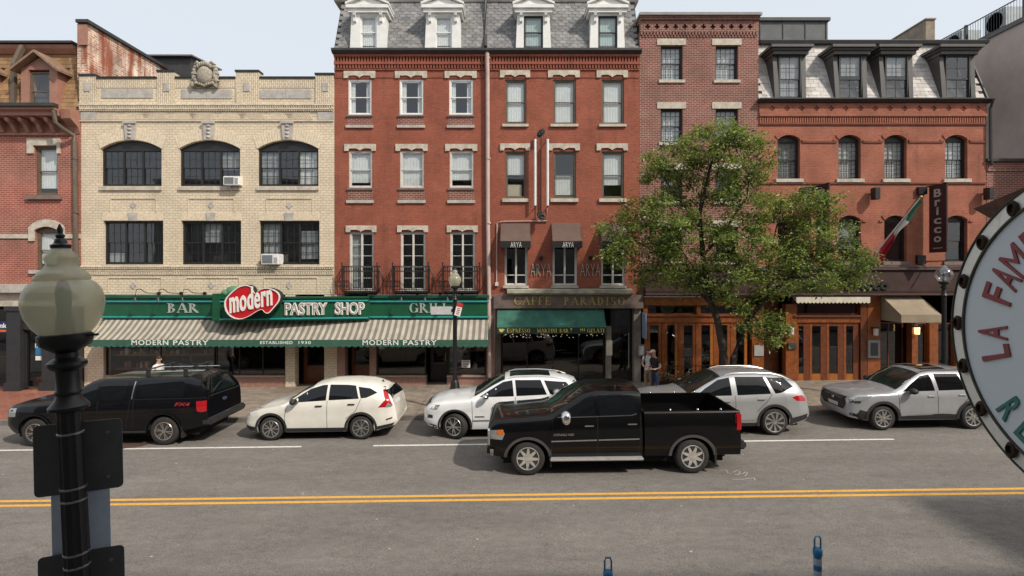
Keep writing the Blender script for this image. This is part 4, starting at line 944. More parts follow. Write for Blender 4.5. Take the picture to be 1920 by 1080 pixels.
def shell(parent, px0, px1, py0, depth):
    a, b, z0, z1 = fx(px0), fx(px1), min(foot(px0),foot(px1))-.1, fz(py0); mb = MB(); Y0, Y1 = FY+.25, FY+depth
    mb.add([(a,Y1,z0),(b,Y1,z0),(b,Y1,z1),(a,Y1,z1)], [(0,1,2,3)]); mb.add([(a,Y0,z0),(a,Y1,z0),(a,Y1,z1),(a,Y0,z1)], [(0,1,2,3)]); mb.add([(b,Y0,z0),(b,Y1,z0),(b,Y1,z1),(b,Y0,z1)], [(3,2,1,0)])
    mb.add([(a,Y0,z0+.16),(b,Y0,z0+.16),(b,Y1,z0+.16),(a,Y1,z0+.16)], [(0,1,2,3)]); mb.add([(a,Y0,z1),(b,Y0,z1),(b,Y1,z1),(a,Y1,z1)], [(3,2,1,0)])
    return mb.build('shop_interior', SHOPIN, parent)
# pastry shop: piers, windows, granite bases
shell(bC, 160, 631, 553, 3.2); shell(bR, 633, 915, 553, 3.2); shell(bR, 932, 1196, 553, 4)
for a, b, m in ((158,194,B_CRM),(535,553,B_CRM),(608,631.8,B_CRM)): tofoot(bC, 'pier', a, b, 552.5, FY, FY+.4, m)
for a, b, m in ((632.2,647,GRANP),(693,705,GRANP),(912,927,GRANP)): tofoot(bR, 'pier', a, b, 552.5, FY-.01, FY+.4, m)
shopglass(bC, 195, 400, 600, 706, FY+.12, nv=2); shopglass(bC, 402, 534, 600, 705, FY+.12, nv=3)
shopglass(bR, 706, 798, 600, 704, FY+.12, nv=1); shopglass(bR, 840, 911, 600, 704, FY+.12, nv=2)
for bld, a, b in ((bC,195,534),(bR,706,799),(bR,838,911)):
    tofoot(bld, 'window_base', a, b, 707, FY+.02, FY+.3, GRANP); sbox(bld, 'base_ledge', a, b, 704, 707, FY-.05, FY+.3, mat('pale_ledge', (.36,.25,.20), .6), 0)
for bld, a, b in ((bC,556,606),(bR,649,692),(bR,802,836)):   # recessed doors
    d = FY+.75; z0 = foot((a+b)/2)
    o = MB().box(fx(a), fx(b), d, d+.05, z0, fz(600)).build('door', WOODD if a < 700 else DKF, bld)
    MB().box(fx(a)+.14, fx(b)-.14, d-.004, d+.02, z0+.75, fz(600)-.3).build('door_glass', CARGLASS, o); MB().tube([(fx(b)-.1,d-.06,z0+.9),(fx(b)-.1,d-.06,z0+1.25)], .014, 6).build('handle', mat('brass', (.45,.32,.12), .3, .9), o)
# goods seen through the glass
def goods(name, label, px0, px1, py0, py1, Y, n, cols, seed):
    g = empty(name, (0,0,0), label, 'display'); rr = random.Random(seed)
    MB().pbox(px0, px1, py1, py1+3, Y-.2, Y+.2).build('shelf', WOODD, g); MB().pbox(px0, px1, py0, py0+2, Y-.2, Y+.2).build('shelf', WOODD, g)
    mm = [mat(name+'_good_%d' % i, c, .6, 0, .3, 20) for i, c in enumerate(cols)]
    mb = MB()
    for i in range(n):
        x = rr.uniform(px0, px1-7); y = (py1, py0)[i % 2]; w = rr.uniform(3,7); h = rr.uniform(3,13); mb.cur = rr.randrange(len(cols)); d = rr.uniform(-.15,.05)
        mb.pbox(x, x+w, y-h, y, Y+d, Y+d+.14)
    tag(mb.build('pastry_box', mm, g), kind='stuff')
goods('pastry_display', 'shelves of boxes and pastries inside the left pastry shop window', 205, 395, 668, 694, FY+.6, 46, [(.55,.35,.15),(.6,.55,.5),(.4,.06,.05),(.1,.16,.3),(.30,.18,.10)], 4)
goods('window_display', 'shelves of goods inside the shop window right of the lamp post', 845, 905, 660, 695, FY+.6, 14, [(.5,.1,.1),(.6,.55,.5),(.25,.2,.2)], 6)
nt = empty('paper_notice', (0,0,0), 'white paper notice behind the glass right of the far lamp post', 'notice'); MB().pbox(865, 881, 676, 690, FY+.10, FY+.112).build('sheet', LETW, nt)
mb = MB()
for i in range(4): mb.pbox(867, 879, 678+i*3, 679+i*3, FY+.097, FY+.0995)
mb.build('print', DKF, nt)
# green fascia boards with teal tubes and roman lettering
def fascia(px0, px1, label, word, wx, lamps, lx):
    g = empty('fascia_sign', (0,0,0), label, 'sign', 'green fascia boards'); Y = FY-.16
    bevel(MB().box(fx(px0), fx(px1), Y, FY+.1, fz(598), fz(554)).build('board', GREEN, g), .015)
    mb = MB(); mb.box(fx(px0)-.02, fx(px1)+.02, Y-.1, FY+.1, fz(558), fz(553.6)+.02); mb.build('top_moulding', GREEN, g)
    for y in (565, 594): MB().tube([(fx(px0),Y-.035,fz(y)),(fx(px1),Y-.035,fz(y))], .042, 8).build('teal_tube', TEAL, g, True)
    sign_text(word, wx, (568,587), Y-.001, LETS, 'lettering', g, .03, serif=True)
    for i, x in enumerate(lamps):
        l = empty('gooseneck_lamp', (fx(x), FY, fz(551)), '%s gooseneck lamp above the green %s board' % (('leftmost','middle','rightmost')[i], lx), 'lamp', 'gooseneck sign lamps'); q = -.0
        MB().tube([(.45,-.0,.02),(.3,-.08,.02),(.12,-.3,.05),(.02,-.5,.22),(-.04,-.62,.2),(-.07,-.66,.0),(-.08,-.66,-.12)], .016, 6).build('arm', BLKM, l, True)
        MB().lathe([(.03,0),(.05,-.06),(.10,-.14),(.09,-.14),(.04,-.06)], 12, (-.08,-.66,-.1)).build('shade', BLKM, l, True); MB().lathe([(.07,0),(.07,.05)], 10, (.45,-.05,.02),'y').build('wall_plate', BLKM, l)
fascia(198, 403, 'green board lettered BAR with teal tubes left of the red sign', 'BAR', (314,373), (278,320,364), 'bar')
fascia(693, 917, 'green board lettered GRILL with teal tubes above the striped awning', 'GRILL', (768,842), (762,805,846), 'grill')
# projecting wedge sign and the red blob on it
ws = empty('wedge_sign', (0,0,0), 'green wedge shaped sign box with white capital lettering under the red blob sign', 'sign')
pl = [(-12.3,21.86),(-11.49,21.0),(-5.82,21.7),(-5.80,21.86)]; zb, zt = 2.865, 3.82
mb = MB(); mb.add([(x,y,z) for z in (zb,zt) for x,y in pl], [(3,2,1,0),(4,5,6,7),(0,1,5,4),(1,2,6,5),(2,3,7,6),(3,0,4,7)]); mb.build('box', GREEN, ws)
sl = (21.7-21.0)/(-5.82+11.49)
def onface(o, extra=0):
    for v in o.data.vertices: v.co.y += sl*(v.co.x+11.49)+extra
for z in (zb+.10, zt-.16): onface(MB().tube([(-11.47,20.965,z),(-5.84,20.965,z)], .04, 8).build('teal_tube', TEAL, ws, True))
mb = MB(); mb.box(-11.5,-5.8,20.93,21.0,zt-.05,zt+.03); o = mb.build('top_moulding', GREEN, ws); onface(o)
for wd, a, b in (('PASTRY',-9.06,-7.42),('SHOP',-7.14,-5.98)):
    vs, fs = text_mesh(wd, bold=.045); onface(letter(vs, fs, a, b, 3.10, 3.61, 20.995, LETW, 'lettering', ws, .06))
    vs, fs = text_mesh(wd, bold=-.022); onface(letter(vs, fs, a+.03, b-.03, 3.13, 3.58, 20.925, mat('neon_channel', (.35,.25,.22), .4), 'neon_line', ws, .012))
mb = MB(); mb.box(-11.78,-11.45,20.93,21.85,2.9,3.98); o = mb.build('end_block', GREEN, ws); bevel(o, .02)
mb = MB(); mb.ball((-11.15,21.4,4.02), .36, .2, .26, 14, 8); mb.ball((-11.45,21.4,3.98), .2, .2, .16, 12, 7); mb.build('scroll_top', mat('pale_green_paint', (.10,.22,.12), .5, 0, .2, 4), ws, True)
bs = empty('red_blob_sign', (0,0,0), 'red cloud shaped enamel sign with white script lettering on the pastry shop', 'sign')
raw = [(262,310),(275,255),(330,195),(400,140),(470,122),(525,142),(552,205),(566,208),(605,172),(660,152),(720,160),(780,190),(805,235),(790,290),(740,350),(690,404),(655,392),(632,360),(600,368),(560,390),(500,430),(420,460),(340,445),(280,390)]
def smooth(p, it=1):
    for _ in range(it):
        q = []
        for i in range(len(p)):
            a, b = Vector(p[i]), Vector(p[(i+1)%len(p)]); q += [tuple(a*.75+b*.25), tuple(a*.25+b*.75)]
        p = q
    return p
Yb = 20.72; out = smooth([(fx(370+x*.1944,Yb), fz(510+y*.1944,Yb)) for x, y in raw]); cxm = sum(p[0] for p in out)/len(out); czm = sum(p[1] for p in out)/len(out)
MB().prism(out, Yb, Yb+.34).build('back', BLKP, bs); MB().prism([(cxm+(x-cxm)*.975, czm+(z-czm)*.965) for x, z in out], Yb-.012, Yb+.05).build('red_face', REDS, bs)
mb = MB(); n = len(out)
for i in range(n):
    a, b = out[i], out[(i+1)%n]; f = lambda p, k: (cxm+(p[0]-cxm)*k, czm+(p[1]-czm)*k)
    mb.prism([a, b, f(b,.955), f(a,.955)], Yb-.05, Yb+.02)
mb.build('white_rim', LETW, bs)
vs, fs = text_mesh('modern', bold=.018, shear=-.05, spacing=1.06); fx0, fx1 = fx(370+300*.1944,Yb), fx(370+752*.1944,Yb)
vs = fit(vs, fx0+.06, fx1-.10, .05, .90); vs = [(x, y*(1.0 if y < .62 else 1.05)+.195*(x-fx0)+fz(510+418*.1944,Yb), z) for x, y, z in vs]
v2, f2 = thicken(vs, fs, .05); MB().add([(a, Yb-.013-c, b) for a,b,c in v2], f2).build('lettering', LETW, bs)
# striped awning with scalloped valance
def awning(name, label, x0, x1, yt, zt, yf, zf, drop, m, mv, scallop=0, sides=True, cat='awning', group=None):
    g = empty(name, (0,0,0), label, cat, group); n = max(2, int((x1-x0)/.5)); mb = MB()
    for i in range(n):
        a, b = x0+(x1-x0)*i/n, x0+(x1-x0)*(i+1)/n
        for j in range(4):
            t0, t1 = j/4, (j+1)/4; s = lambda t: -.05*math.sin(math.pi*t)*(1 if yt-yf > .4 else .3)
            mb.add([(a,yf+(yt-yf)*t0,zf+(zt-zf)*t0+s(t0)),(b,yf+(yt-yf)*t0,zf+(zt-zf)*t0+s(t0)),(b,yf+(yt-yf)*t1,zf+(zt-zf)*t1+s(t1)),(a,yf+(yt-yf)*t1,zf+(zt-zf)*t1+s(t1))], [(0,1,2,3)])
    mb.build('canopy', m, g, True)
    mb = MB()
    if scallop:
        k = int(round((x1-x0)/scallop))
        for i in range(k):
            a, b = x0+(x1-x0)*i/k, x0+(x1-x0)*(i+1)/k; A = [(a+(b-a)*q/6, zf-drop-.055*math.sin(math.pi*q/6)) for q in range(7)]
            mb.prism([(a,zf),*A,(b,zf)], yf-.008, yf+.002)
    else: mb.box(x0, x1, yf-.008, yf+.004, zf-drop, zf+.002)
    mb.build('valance', mv, g)
    if sides:
        for x in (x0, x1):
            mb = MB(); mb.xprism([(yt,zt-.01),(yt,zf-drop if sides == 'full' else zf-.02),(yf+.006,zf-drop),(yf+.006,zf-.004)], x-.004, x+.004); mb.build('side_flap', mv if not isinstance(sides, str) else m, g)
    mb = MB(); mb.tube([(x0,yf+.02,zf-.02),(x1,yf+.02,zf-.02)], .018, 6); mb.build('front_bar', mat('grey_tube', (.25,.25,.25), .5, .5), g)
    return g
sa = awning('striped_awning', 'long taupe and cream striped awning with scalloped green valance', fx(203), fx(917), FY-.17, fz(599), 20.9, fz(637,20.9), .24, STRIPE, VAL, .24)
for wd, px, py in (('MODERN',(247,316),(637.5,647)),('PASTRY',(325,391),(637.5,647)),('ESTABLISHED',(488,549),(639.5,645)),('1930',(560,583),(639.5,645)),('MODERN',(680,747),(637.5,647)),('PASTRY',(756,819),(637.5,647))):
    vs, fs = text_mesh(wd, bold=.015, spacing=1.15); letter(vs, fs, fx(px[0],20.9), fx(px[1],20.9), fz(py[1],20.9), fz(py[0],20.9), 20.889, LETW, 'lettering', sa, .003)
# the brown window awnings and wall letters upstairs
for a, b, lb in ((939,994,'leftmost of the three small brown window awnings'),(1034,1088,'middle of the three small brown window awnings'),(1124,1172,'rightmost small brown window awning, half behind the tree')):
    g = awning('window_awning', lb, fx(a), fx(b), FY-.01, fz(418), 21.32, fz(452,21.32), .26, BROWNA, BLACKC, sides='full', group='brown window awnings')
    vs, fs = roman('ARYA', .06, False, 1.3); c = (fx(a)+fx(b))/2; letter(vs, fs, c-.20, c+.24, fz(464,21.3), fz(453.5,21.3), 21.311, LETW, 'lettering', g, .003)
for a, b, lb in ((995,1033,'left of the two thin metal letter groups on the red wall'),(1088,1125,'right of the two thin metal letter groups on the red wall')):
    g = empty('wall_lettering', (0,0,0), lb, 'lettering', 'thin metal letters'); vs, fs = roman('ARYA', .08, False, .9)
    letter(vs, fs, fx(a), fx(b), fz(518), fz(494), FY-.03, LETS, 'letters', g, .03); MB().pbox(a+2, b-2, 505, 505.6, FY-.03, FY).build('mount', DKF, g)
    sp_ = empty('spot_lamp', (0,0,0), 'small dark spot lamp on the red wall above the %s metal letters' % lb.split()[0], 'lamp', 'letter spot lamps'); MB().lathe([(.06,0),(.09,.05),(.09,.16),(.05,.2)], 10, (fx((a+b)/2),FY-.22,fz(484)), 'y').build('head', BLKM, sp_, True)
# iron sign frame with white tubes and the conduit below
fr = empty('iron_sign_frame', (0,0,0), 'empty wrought iron sign bracket with two white tubes between the upstairs windows', 'sign frame')
for x in (1003,1026): MB().tube([(fx(x),FY-.28,fz(387)),(fx(x),FY-.28,fz(264))], .05, 8).build('white_tube', WHT, fr, True)
for x in (1003,1026):
    mb = MB(); mb.tube([(fx(x),FY,fz(390)),(fx(x),FY-.28,fz(388))], .02, 6); mb.tube([(fx(x),FY,fz(262)),(fx(x),FY-.28,fz(264))], .02, 6); mb.build('strut', BLKM, fr)
for y, s in ((256,1),(403,-1)):
    mb = MB()
    for q in range(5):
        c = fx(1013+q*1.2-2); mb.tube([(c+.13*math.cos(t*.8+q)*(1-t/14),FY-.2-.04*q,fz(y)+.15*math.sin(t*.8+q)*(1-t/14)+s*.03*q) for t in range(10)], .022, 5)
    mb.tube([(fx(1013),FY-.2,fz(y)),(fx(1014),FY-.22,fz(y)+s*.32)], [.03,.008], 6); mb.build('scrollwork', mat('verdigris_iron', (.02,.045,.05), .6), fr)
MB().tube([(fx(1014),FY-.2,fz(262)),(fx(1014),FY-.2,fz(400))], .02, 6).build('rod', BLKM, fr)
cdt = empty('conduit', (0,0,0), 'thin pale conduit pipe bent along the red wall under the sign bracket', 'pipe'); MB().tube([(fx(1026),FY-.05,fz(390)),(fx(1026),FY-.05,fz(414.5)),(fx(940),FY-.05,fz(415.5)),(fx(932),FY-.05,fz(418)),(fx(931),FY-.05,fz(530))], .026, 6).build('pipe', PIPE, cdt, True)
MB().pbox(928.5, 934.5, 529, 536, FY-.12, FY).build('junction_box', OFFW, cdt)
# cafe: ledge, brown sign, green awning, dark open front
mb = MB(); mb.xprism([(FY-.42,fz(543)),(FY-.42,fz(549)),(FY-.30,fz(552)),(FY-.02,fz(553)),(FY-.02,fz(541))], fx(951), fx(1183)); mb.build('stone_ledge', mat('mossy_stone', (.34,.33,.25), .9, 0, .4, 4, .4, 30), bR)
cs = empty('cafe_sign', (0,0,0), 'brown stone fascia with gold roman lettering above the green awning', 'sign'); MB().pbox(926, 1204, 552.4, 577.5, FY-.22, FY+.05).build('board', mat('brown_fascia', (.135,.095,.082), .6, 0, .35, 3, coat=.2), cs)
sign_text('CAFFE', (964,1033), (556,572), FY-.221, GOLD, 'lettering', cs, .02, serif=True); vs, fs = roman('PARADISO', .22); letter(vs, fs, fx(1056), fx(1169), fz(572), fz(556), FY-.221, GOLD, 'lettering', cs, .02)
ca = awning('cafe_awning', 'faded green awning with yellow lettering below the brown sign', fx(933), fx(1131), FY-.1, fz(578.5), 21.25, fz(614,21.25), .25, GAWN, mat('dark_green_valance', (.014,.035,.024), .8, 0, .2, 4), sides='full')
for wd, px in (('ESPRESSO',(951,994)),('MARTINI',(1007,1044)),('BAR',(1049,1066)),('GELATI',(1101,1133))): vs, fs = roman(wd.replace('  ',' ')) if all(c in GL for c in wd) else text_mesh(wd); letter(vs, fs, fx(px[0],21.25), fx(px[1],21.25), fz(623.5,21.25), fz(616,21.25), 21.241, YEL, 'lettering', ca, .003)
mb = MB(); x, z = fx(940,21.24), fz(619,21.24); mb.prism([(x-.10,z+.05),(x-.07,z-.05),(x-.03,z-.08),(x+.03,z-.08),(x+.07,z-.05),(x+.10,z+.05)], 21.236, 21.2415); mb.tube([(x+.09,21.238,z+.03),(x+.14,21.238,z+.02),(x+.08,21.238,z-.03)], .012, 4); mb.build('cup_emblem', YEL, ca)
mb = MB(); x, z = fx(1071,21.24), fz(619,21.24); mb.prism([(x-.05,z+.07),(x+.05,z+.07),(x+.006,z)], 21.236, 21.2415); mb.box(x-.006,x+.006,21.2365,21.241,z-.07,z); mb.build('glass_emblem', YEL, ca)
mb = MB()
for i in range(3): x = fx(1089+i*3.4,21.24); z = fz(619,21.24); mb.prism([(x-.02,z+.02),(x,z-.07),(x+.02,z+.02)], 21.236, 21.2415); mb.lathe([(.026,0),(.026,.005)], 8, (x,21.236,z+.04), 'y')
mb.build('cone_emblem', YEL, ca)
tofoot(bR, 'pier', 928, 939, 578, FY-.02, FY+.3, mat('dark_stone_pier', (.10,.075,.065), .6, 0, .3, 5)); tofoot(bR, 'pier', 1188, 1201, 578, FY-.05, FY+.3, mat('grey_pier', (.20,.17,.145), .8, 0, .3, 5)); tofoot(bR, 'pier', 1136, 1146, 612, FY-.02, FY+.2, MATS['grey_pier'])
shopglass(bR, 940, 1135, 600, 716, FY+.25, nv=4); shopglass(bR, 1147, 1187, 580, 716, FY+.3, nv=1); MB().tube([(fx(1181),FY+.2,fz(690)),(fx(1181),FY+.2,fz(625))], .02, 6).build('door_pull', mat('steel', (.5,.5,.5), .3, .9), bR)
mn = empty('menu_board', (0,0,0), 'cream menu board on the pier right of the green awning', 'notice'); MB().pbox(1136.5, 1147.5, 638, 666, FY-.06, FY-.022).build('board', CREAMC, mn)
fl = tag(empty('string_lights', (0,0,0)), 'string of tiny lights hanging under the green awning', 'string lights'); mb = MB(); rr = random.Random(8)
for i in range(46):
    mb.ball((fx(rr.uniform(945,1128)), FY-.2, fz(rr.uniform(624,632))), .012, n=5, m=3)
tag(mb.build('bulb', mat('tiny_bulb', (.9,.8,.6), .4, 0, 0, emit=1.2), fl), kind='stuff'); MB().tube([(fx(942+i*9.4),FY-.2,fz(623+2*(i%2))) for i in range(21)], .006, 4).build('wire', DKF, fl)
# blue panel and meter box on the pier
bp_ = empty('blue_panel_sign', (0,0,0), 'small pale blue panel hung from the pier right of the cafe door', 'sign'); o = MB().box(0,.04,-.62,0,0,1.02).build('panel', mat('pale_blue_panel', (.22,.30,.42), .5, 0, .15, 3), bp_); o.location = (fx(1203), FY-.05, fz(632)); MB().tube([(fx(1203)+.02,FY-.04,fz(584)),(fx(1203)+.02,FY-.5,fz(584))], .015, 6).build('bracket', BLKM, bp_)
mt = empty('menu_case', (0,0,0), 'grey menu case on the pier below the pale blue panel', 'notice'); bevel(MB().pbox(1194, 1207, 645, 667, FY-.16, FY-.052).build('case', mat('grey_case', (.16,.17,.17), .5), mt), .01); MB().pbox(1197, 1205, 648, 664, FY-.168, FY-.161).build('sheet', mat('menu_sheet', (.45,.47,.46), .5), mt)
# wooden folding front
shell(bN, 1203, 1431, 556, 3); 
WOODO = mat('orange_wood', (.34,.115,.022), .4, 0, .3, 6, coat=.3)
sbox(bN, 'header', 1207, 1398, 556.5, 572, FY-.08, FY+.2, WOODO); sbox(bN, 'transom_rail', 1207, 1398, 591, 605, FY-.05, FY+.2, WOOD, .015); sbox(bN, 'transom_ledge', 1206, 1398, 589.5, 592.5, FY-.11, FY-.051, WOOD)
shopglass(bN, 1214, 1306, 572.5, 590, FY+.06, WOODD, 1); shopglass(bN, 1313, 1396, 572.5, 590, FY+.06, WOODD, 1)
for a, b in ((1206,1214),(1306,1313)): sbox(bN, 'post', a, b, 572.2, 589.5, FY-.03, FY+.2, WOOD)
for i, (a, b) in enumerate(((1208,1240),(1240,1271),(1271,1304),(1304,1337),(1337,1369),(1369,1401))):
    z0 = foot((a+b)/2); xa, xb, zt_ = fx(a), fx(b), fz(605); g0, g1 = xa+.24, xb-.12
    o = MB().box(xa+.01, g0, FY-.01, FY+.06, z0, zt_).build('folding_door', WOOD, bN); MB().box(g1, xb-.01, FY-.01, FY+.06, z0, zt_).build('stile', WOODO if i % 2 else WOOD, o)
    MB().box(g0, g1, FY-.006, FY+.055, z0, z0+.32).build('kick_panel', WOOD, o); MB().box(g0, g1, FY-.006, FY+.055, zt_-.1, zt_).build('top_rail', WOOD, o)
    MB().add([(g0,FY+.03,z0+.32),(g1,FY+.03,z0+.32),(g1,FY+.03,zt_-.1),(g0,FY+.03,zt_-.1)], [(0,1,2,3)]).build('pane', SHOPGLASS, o)
tofoot(bN, 'post', 1409, 1431, 572, FY-.06, FY+.3, WOOD); mm_ = empty('wall_menu', (0,0,0), 'grey menu board on the wooden post beside the dark passage', 'notice'); bevel(MB().pbox(1412, 1430, 647, 667, FY-.10, FY-.062).build('board', mat('grey_board', (.36,.36,.35), .5, 0, .1, 5), mm_), .008)
# brown fascia and wooden doors of the arched building
BF = mat('brown_sign_band', (.042,.023,.020), .7, 0, .25, 2, spec=.15)
fs_ = empty('brown_fascia_sign', (0,0,0), 'long dark brown fascia with raised black lettering under the arched windows', 'sign'); mb = MB(); mb.xprism([(FY-.12,fz(506)),(FY-.34,fz(545)),(FY-.34,fz(549)),(FY+.1,fz(549)),(FY+.1,fz(506))], fx(1207), fx(1846)); mb.build('board', BF, fs_)
MB().box(fx(1206), fx(1847), FY-.42, FY-.02, fz(549)-.08, fz(549)-.004).build('lower_moulding', mat('brown_moulding', (.075,.042,.036), .5), fs_); MB().box(fx(1206), fx(1847), FY-.22, FY-.02, fz(505.8), fz(501)).build('upper_moulding', MATS['brown_moulding'], fs_)
vs, fs = text_mesh('Bricco', bold=.04, spacing=1.05); letter(vs, fs, fx(1574), fx(1656), fz(543), fz(523), FY-.33, BLKP, 'lettering', fs_, .05)
shell(bA, 1433, 1846, 553, 3.2)
z0 = foot(1550)
for a, b, t in ((1472,1493,570),(1612,1624,553.5),(1625,1649,553.5),(1708,1719,606),(1741,1757,606),(1790,1846,600)): tofoot(bA, 'post', a, b, t, FY-.06, FY+.25, WOOD if a != 1612 else WOODD)
sbox(bA, 'header', 1493.2, 1611.8, 594, 605, FY-.05, FY+.2, WOOD, .012); sbox(bA, 'transom_ledge', 1487, 1613, 590.5, 594, FY-.12, FY+.1, WOODD); shopglass(bA, 1488, 1611.8, 560, 590, FY+.08, WOODD, 1)
for i, (a, b) in enumerate(((1493,1518),(1518,1550),(1550,1582),(1582,1611))):
    xa, xb, zt_ = fx(a), fx(b), fz(605); g0, g1 = xa+.10, xb-.25
    o = MB().box(xa+.006, g0, FY, FY+.06, z0, zt_).build('folding_door', WOOD, bA); MB().box(g1, xb-.006, FY, FY+.06, z0, zt_).build('stile', WOODD, o)
    MB().box(g0, g1, FY+.004, FY+.055, z0, z0+.28).build('kick_panel', WOODO, o); MB().box(g0, g1, FY+.004, FY+.055, zt_-.14, zt_).build('top_rail', WOODD, o)
    MB().add([(g0,FY+.03,z0+.28),(g1,FY+.03,z0+.28),(g1,FY+.03,zt_-.14),(g0,FY+.03,zt_-.14)], [(0,1,2,3)]).build('pane', SHOPGLASS, o)
for a, b in ((1650,1707),(1719,1740),(1757,1790)): shopglass(bA, a+.4, b-.4, 606, 716, FY+.4 if a == 1650 else FY+.1, WOODD, 2 if a == 1650 else 1)
tofoot(bA, 'passage_wall', 1433, 1471, 553, FY+.5, FY+.6, WOODD)
awning('cream_awning', 'short rolled cream awning with scalloped edge above the wooden doors', fx(1484), fx(1620), FY-.1, fz(553), 21.62, fz(557,21.62), .20, CREAMC, CREAMC, .16)
awning('entrance_awning', 'tan entrance awning with closed sides above the dark doorway', fx(1650), fx(1721), FY-.05, fz(552.5), 20.8, fz(590,20.8), .31, TAN, TAN, sides='full')
def wall_lamp(px, py, label, lit):
    l = empty('wall_lamp', (fx(px), FY-.06, fz(py)), label, 'lamp', 'wall lamps'); MB().box(-.13,.13,-.16,0,.13,.17).build('cap', BLKM, l)
    MB().lathe([(.09,-.15),(.10,.13)], 10, (0,-.10,0)).build('shade', mat('lamp_glow', (1,.62,.25), .5, 0, 0, emit=2.2) if lit else mat('frosted_shade', (.62,.58,.55), .4), l, True)
wall_lamp(1480, 619, 'white wall lamp on the wooden post left of the wooden doors', 0); wall_lamp(1637, 621, 'white wall lamp on the wooden post right of the wooden doors', 0); wall_lamp(1714, 619, 'lit amber wall lamp under the tan awning', 1)
for a, b, t, u, lb, cl in ((1475,1491,642,653,'dark plaque below the wall lamp left of the wooden doors',(.06,.055,.05)),(1624,1646,637,670,'grey menu case on the post between the doors and the entrance',(.25,.26,.26))):
    q = empty('menu_case', (0,0,0), lb, 'notice'); bevel(MB().pbox(a, b, t, u, FY-.14, FY-.062).build('case', mat('case_%d' % a, cl, .5, 0, .15, 6), q), .008); MB().pbox(a+4, b-4, t+5, u-4, FY-.147, FY-.141).build('sheet', mat('dark_sheet', (.05,.055,.06), .3), q)
for px, lb in ((1500,'dark box speaker on the narrow wall behind the tree'),(1633,'left dark box speaker on the orange brick wall'),(1843,'right dark box speaker beside the vertical banner')):
    q = empty('box_speaker', (fx(px), FY, fz(365)), lb, 'speaker', 'wall speakers'); bevel(MB().box(-.11,.11,-.42,-.12,-.24,.24).build('cabinet', BLKP, q), .015); MB().tube([(0,-.13,0),(0,0,.05)], .03, 6).build('bracket', BLKM, q)
# vertical banner (blade sign) and its twin behind the tree
def blade(px, label, word):
    X = (px-960)*21.85/F; g = empty('blade_sign', (X, 21.85, 0), label, 'sign', 'blade signs'); z1 = HC+(HZ-351)*.02185; z0 = HC+(HZ-474)*.02185
    MB().box(0,.05,-.88,0,z0,z1).build('panel', mat('maroon_panel', (.035,.013,.014), .6, 0, .2, 4), g); MB().tube([(.02,.15,z1+.03),(.02,-.92,z1+.03)], .025, 6).build('top_arm', BLKM, g); MB().tube([(.02,.15,z0-.35),(.02,-.92,z0-.35)], .025, 6).build('lower_arm', BLKM, g)
    MB().box(-.4,-.05,.02,.15,z1-.28,z1+.02).build('mount_plate', BLKM, g); MB().box(-.45,-.1,.02,.15,z0-.45,z0-.1).build('mount_plate', BLKM, g)
    for i, c in enumerate(word):
        h = (z1-z0-.5)/len(word); zt_ = z1-.12-h*i; vs, fs = text_mesh(c, bold=.02); wd = {'i':.11,'r':.28}.get(c,.36); hh = {'B':h*.88,'i':h*.85}.get(c, h*.66)
        vs = fit(vs, -wd/2, wd/2, zt_-h*.92, zt_-h*.92+hh); v2, f2 = thicken(vs, fs, .012); MB().add([(-.001-d, -.44-a, b) for a,b,d in v2], f2).build('letter', mat('cream_letter', (.42,.37,.34), .6), g)
    MB().box(-.003,0,-.68,-.2,z0+.16,z0+.19).build('small_line', MATS['cream_letter'], g)
blade(1742, 'tall maroon blade sign with cream vertical lettering beside the flag', 'Bricco'); blade(1530, 'maroon blade sign half hidden behind the tree', 'Bricco')
# flag on an angled pole
fg = empty('flag', (0,0,0), 'green white and red flag draped on an angled pole', 'flag'); p0 = Vector((fx(1632,21.9),21.9,fz(486,21.9))); p1 = Vector((fx(1727,20.7),20.7,fz(369,20.7)))
MB().tube([p0,p1], [.035,.022], 8).build('pole', OFFW, fg, True); MB().ball(p1, .05).build('finial', mat('gilt', (.5,.4,.2), .3, .8), fg, True); MB().lathe([(.11,0),(.11,.05)], 12, (p0.x,FY-.05,p0.z), 'y').build('wall_socket', OFFW, fg)
for k, (t0, t1, cl) in enumerate(((.95,.70,(.02,.10,.05)),(.70,.44,(.55,.53,.50)),(.44,.16,(.42,.02,.03)))):
    mb = MB(); n, m_ = 8, 8; V = []
    for i in range(n+1):
        for j in range(m_+1):
            t = t0+(t1-t0)*i/n; u = j/m_; p = p0+(p1-p0)*t; drop = (.08+.60*(1-t)**1.2)*u
            V.append((p.x+.10*math.sin(u*7+t*9)*u+.06, p.y-.03+.09*math.sin(u*9+t*5)*u, p.z+.03-drop-.05*math.sin(t*20)*u))
    mb.add(V, [(i*(m_+1)+j,i*(m_+1)+j+1,(i+1)*(m_+1)+j+1,(i+1)*(m_+1)+j) for i in range(n) for j in range(m_)]); mb.build(('green_band','white_band','red_band')[k], mat('flag_%d' % k, cl, .9, 0, .1, 5), fg, True)
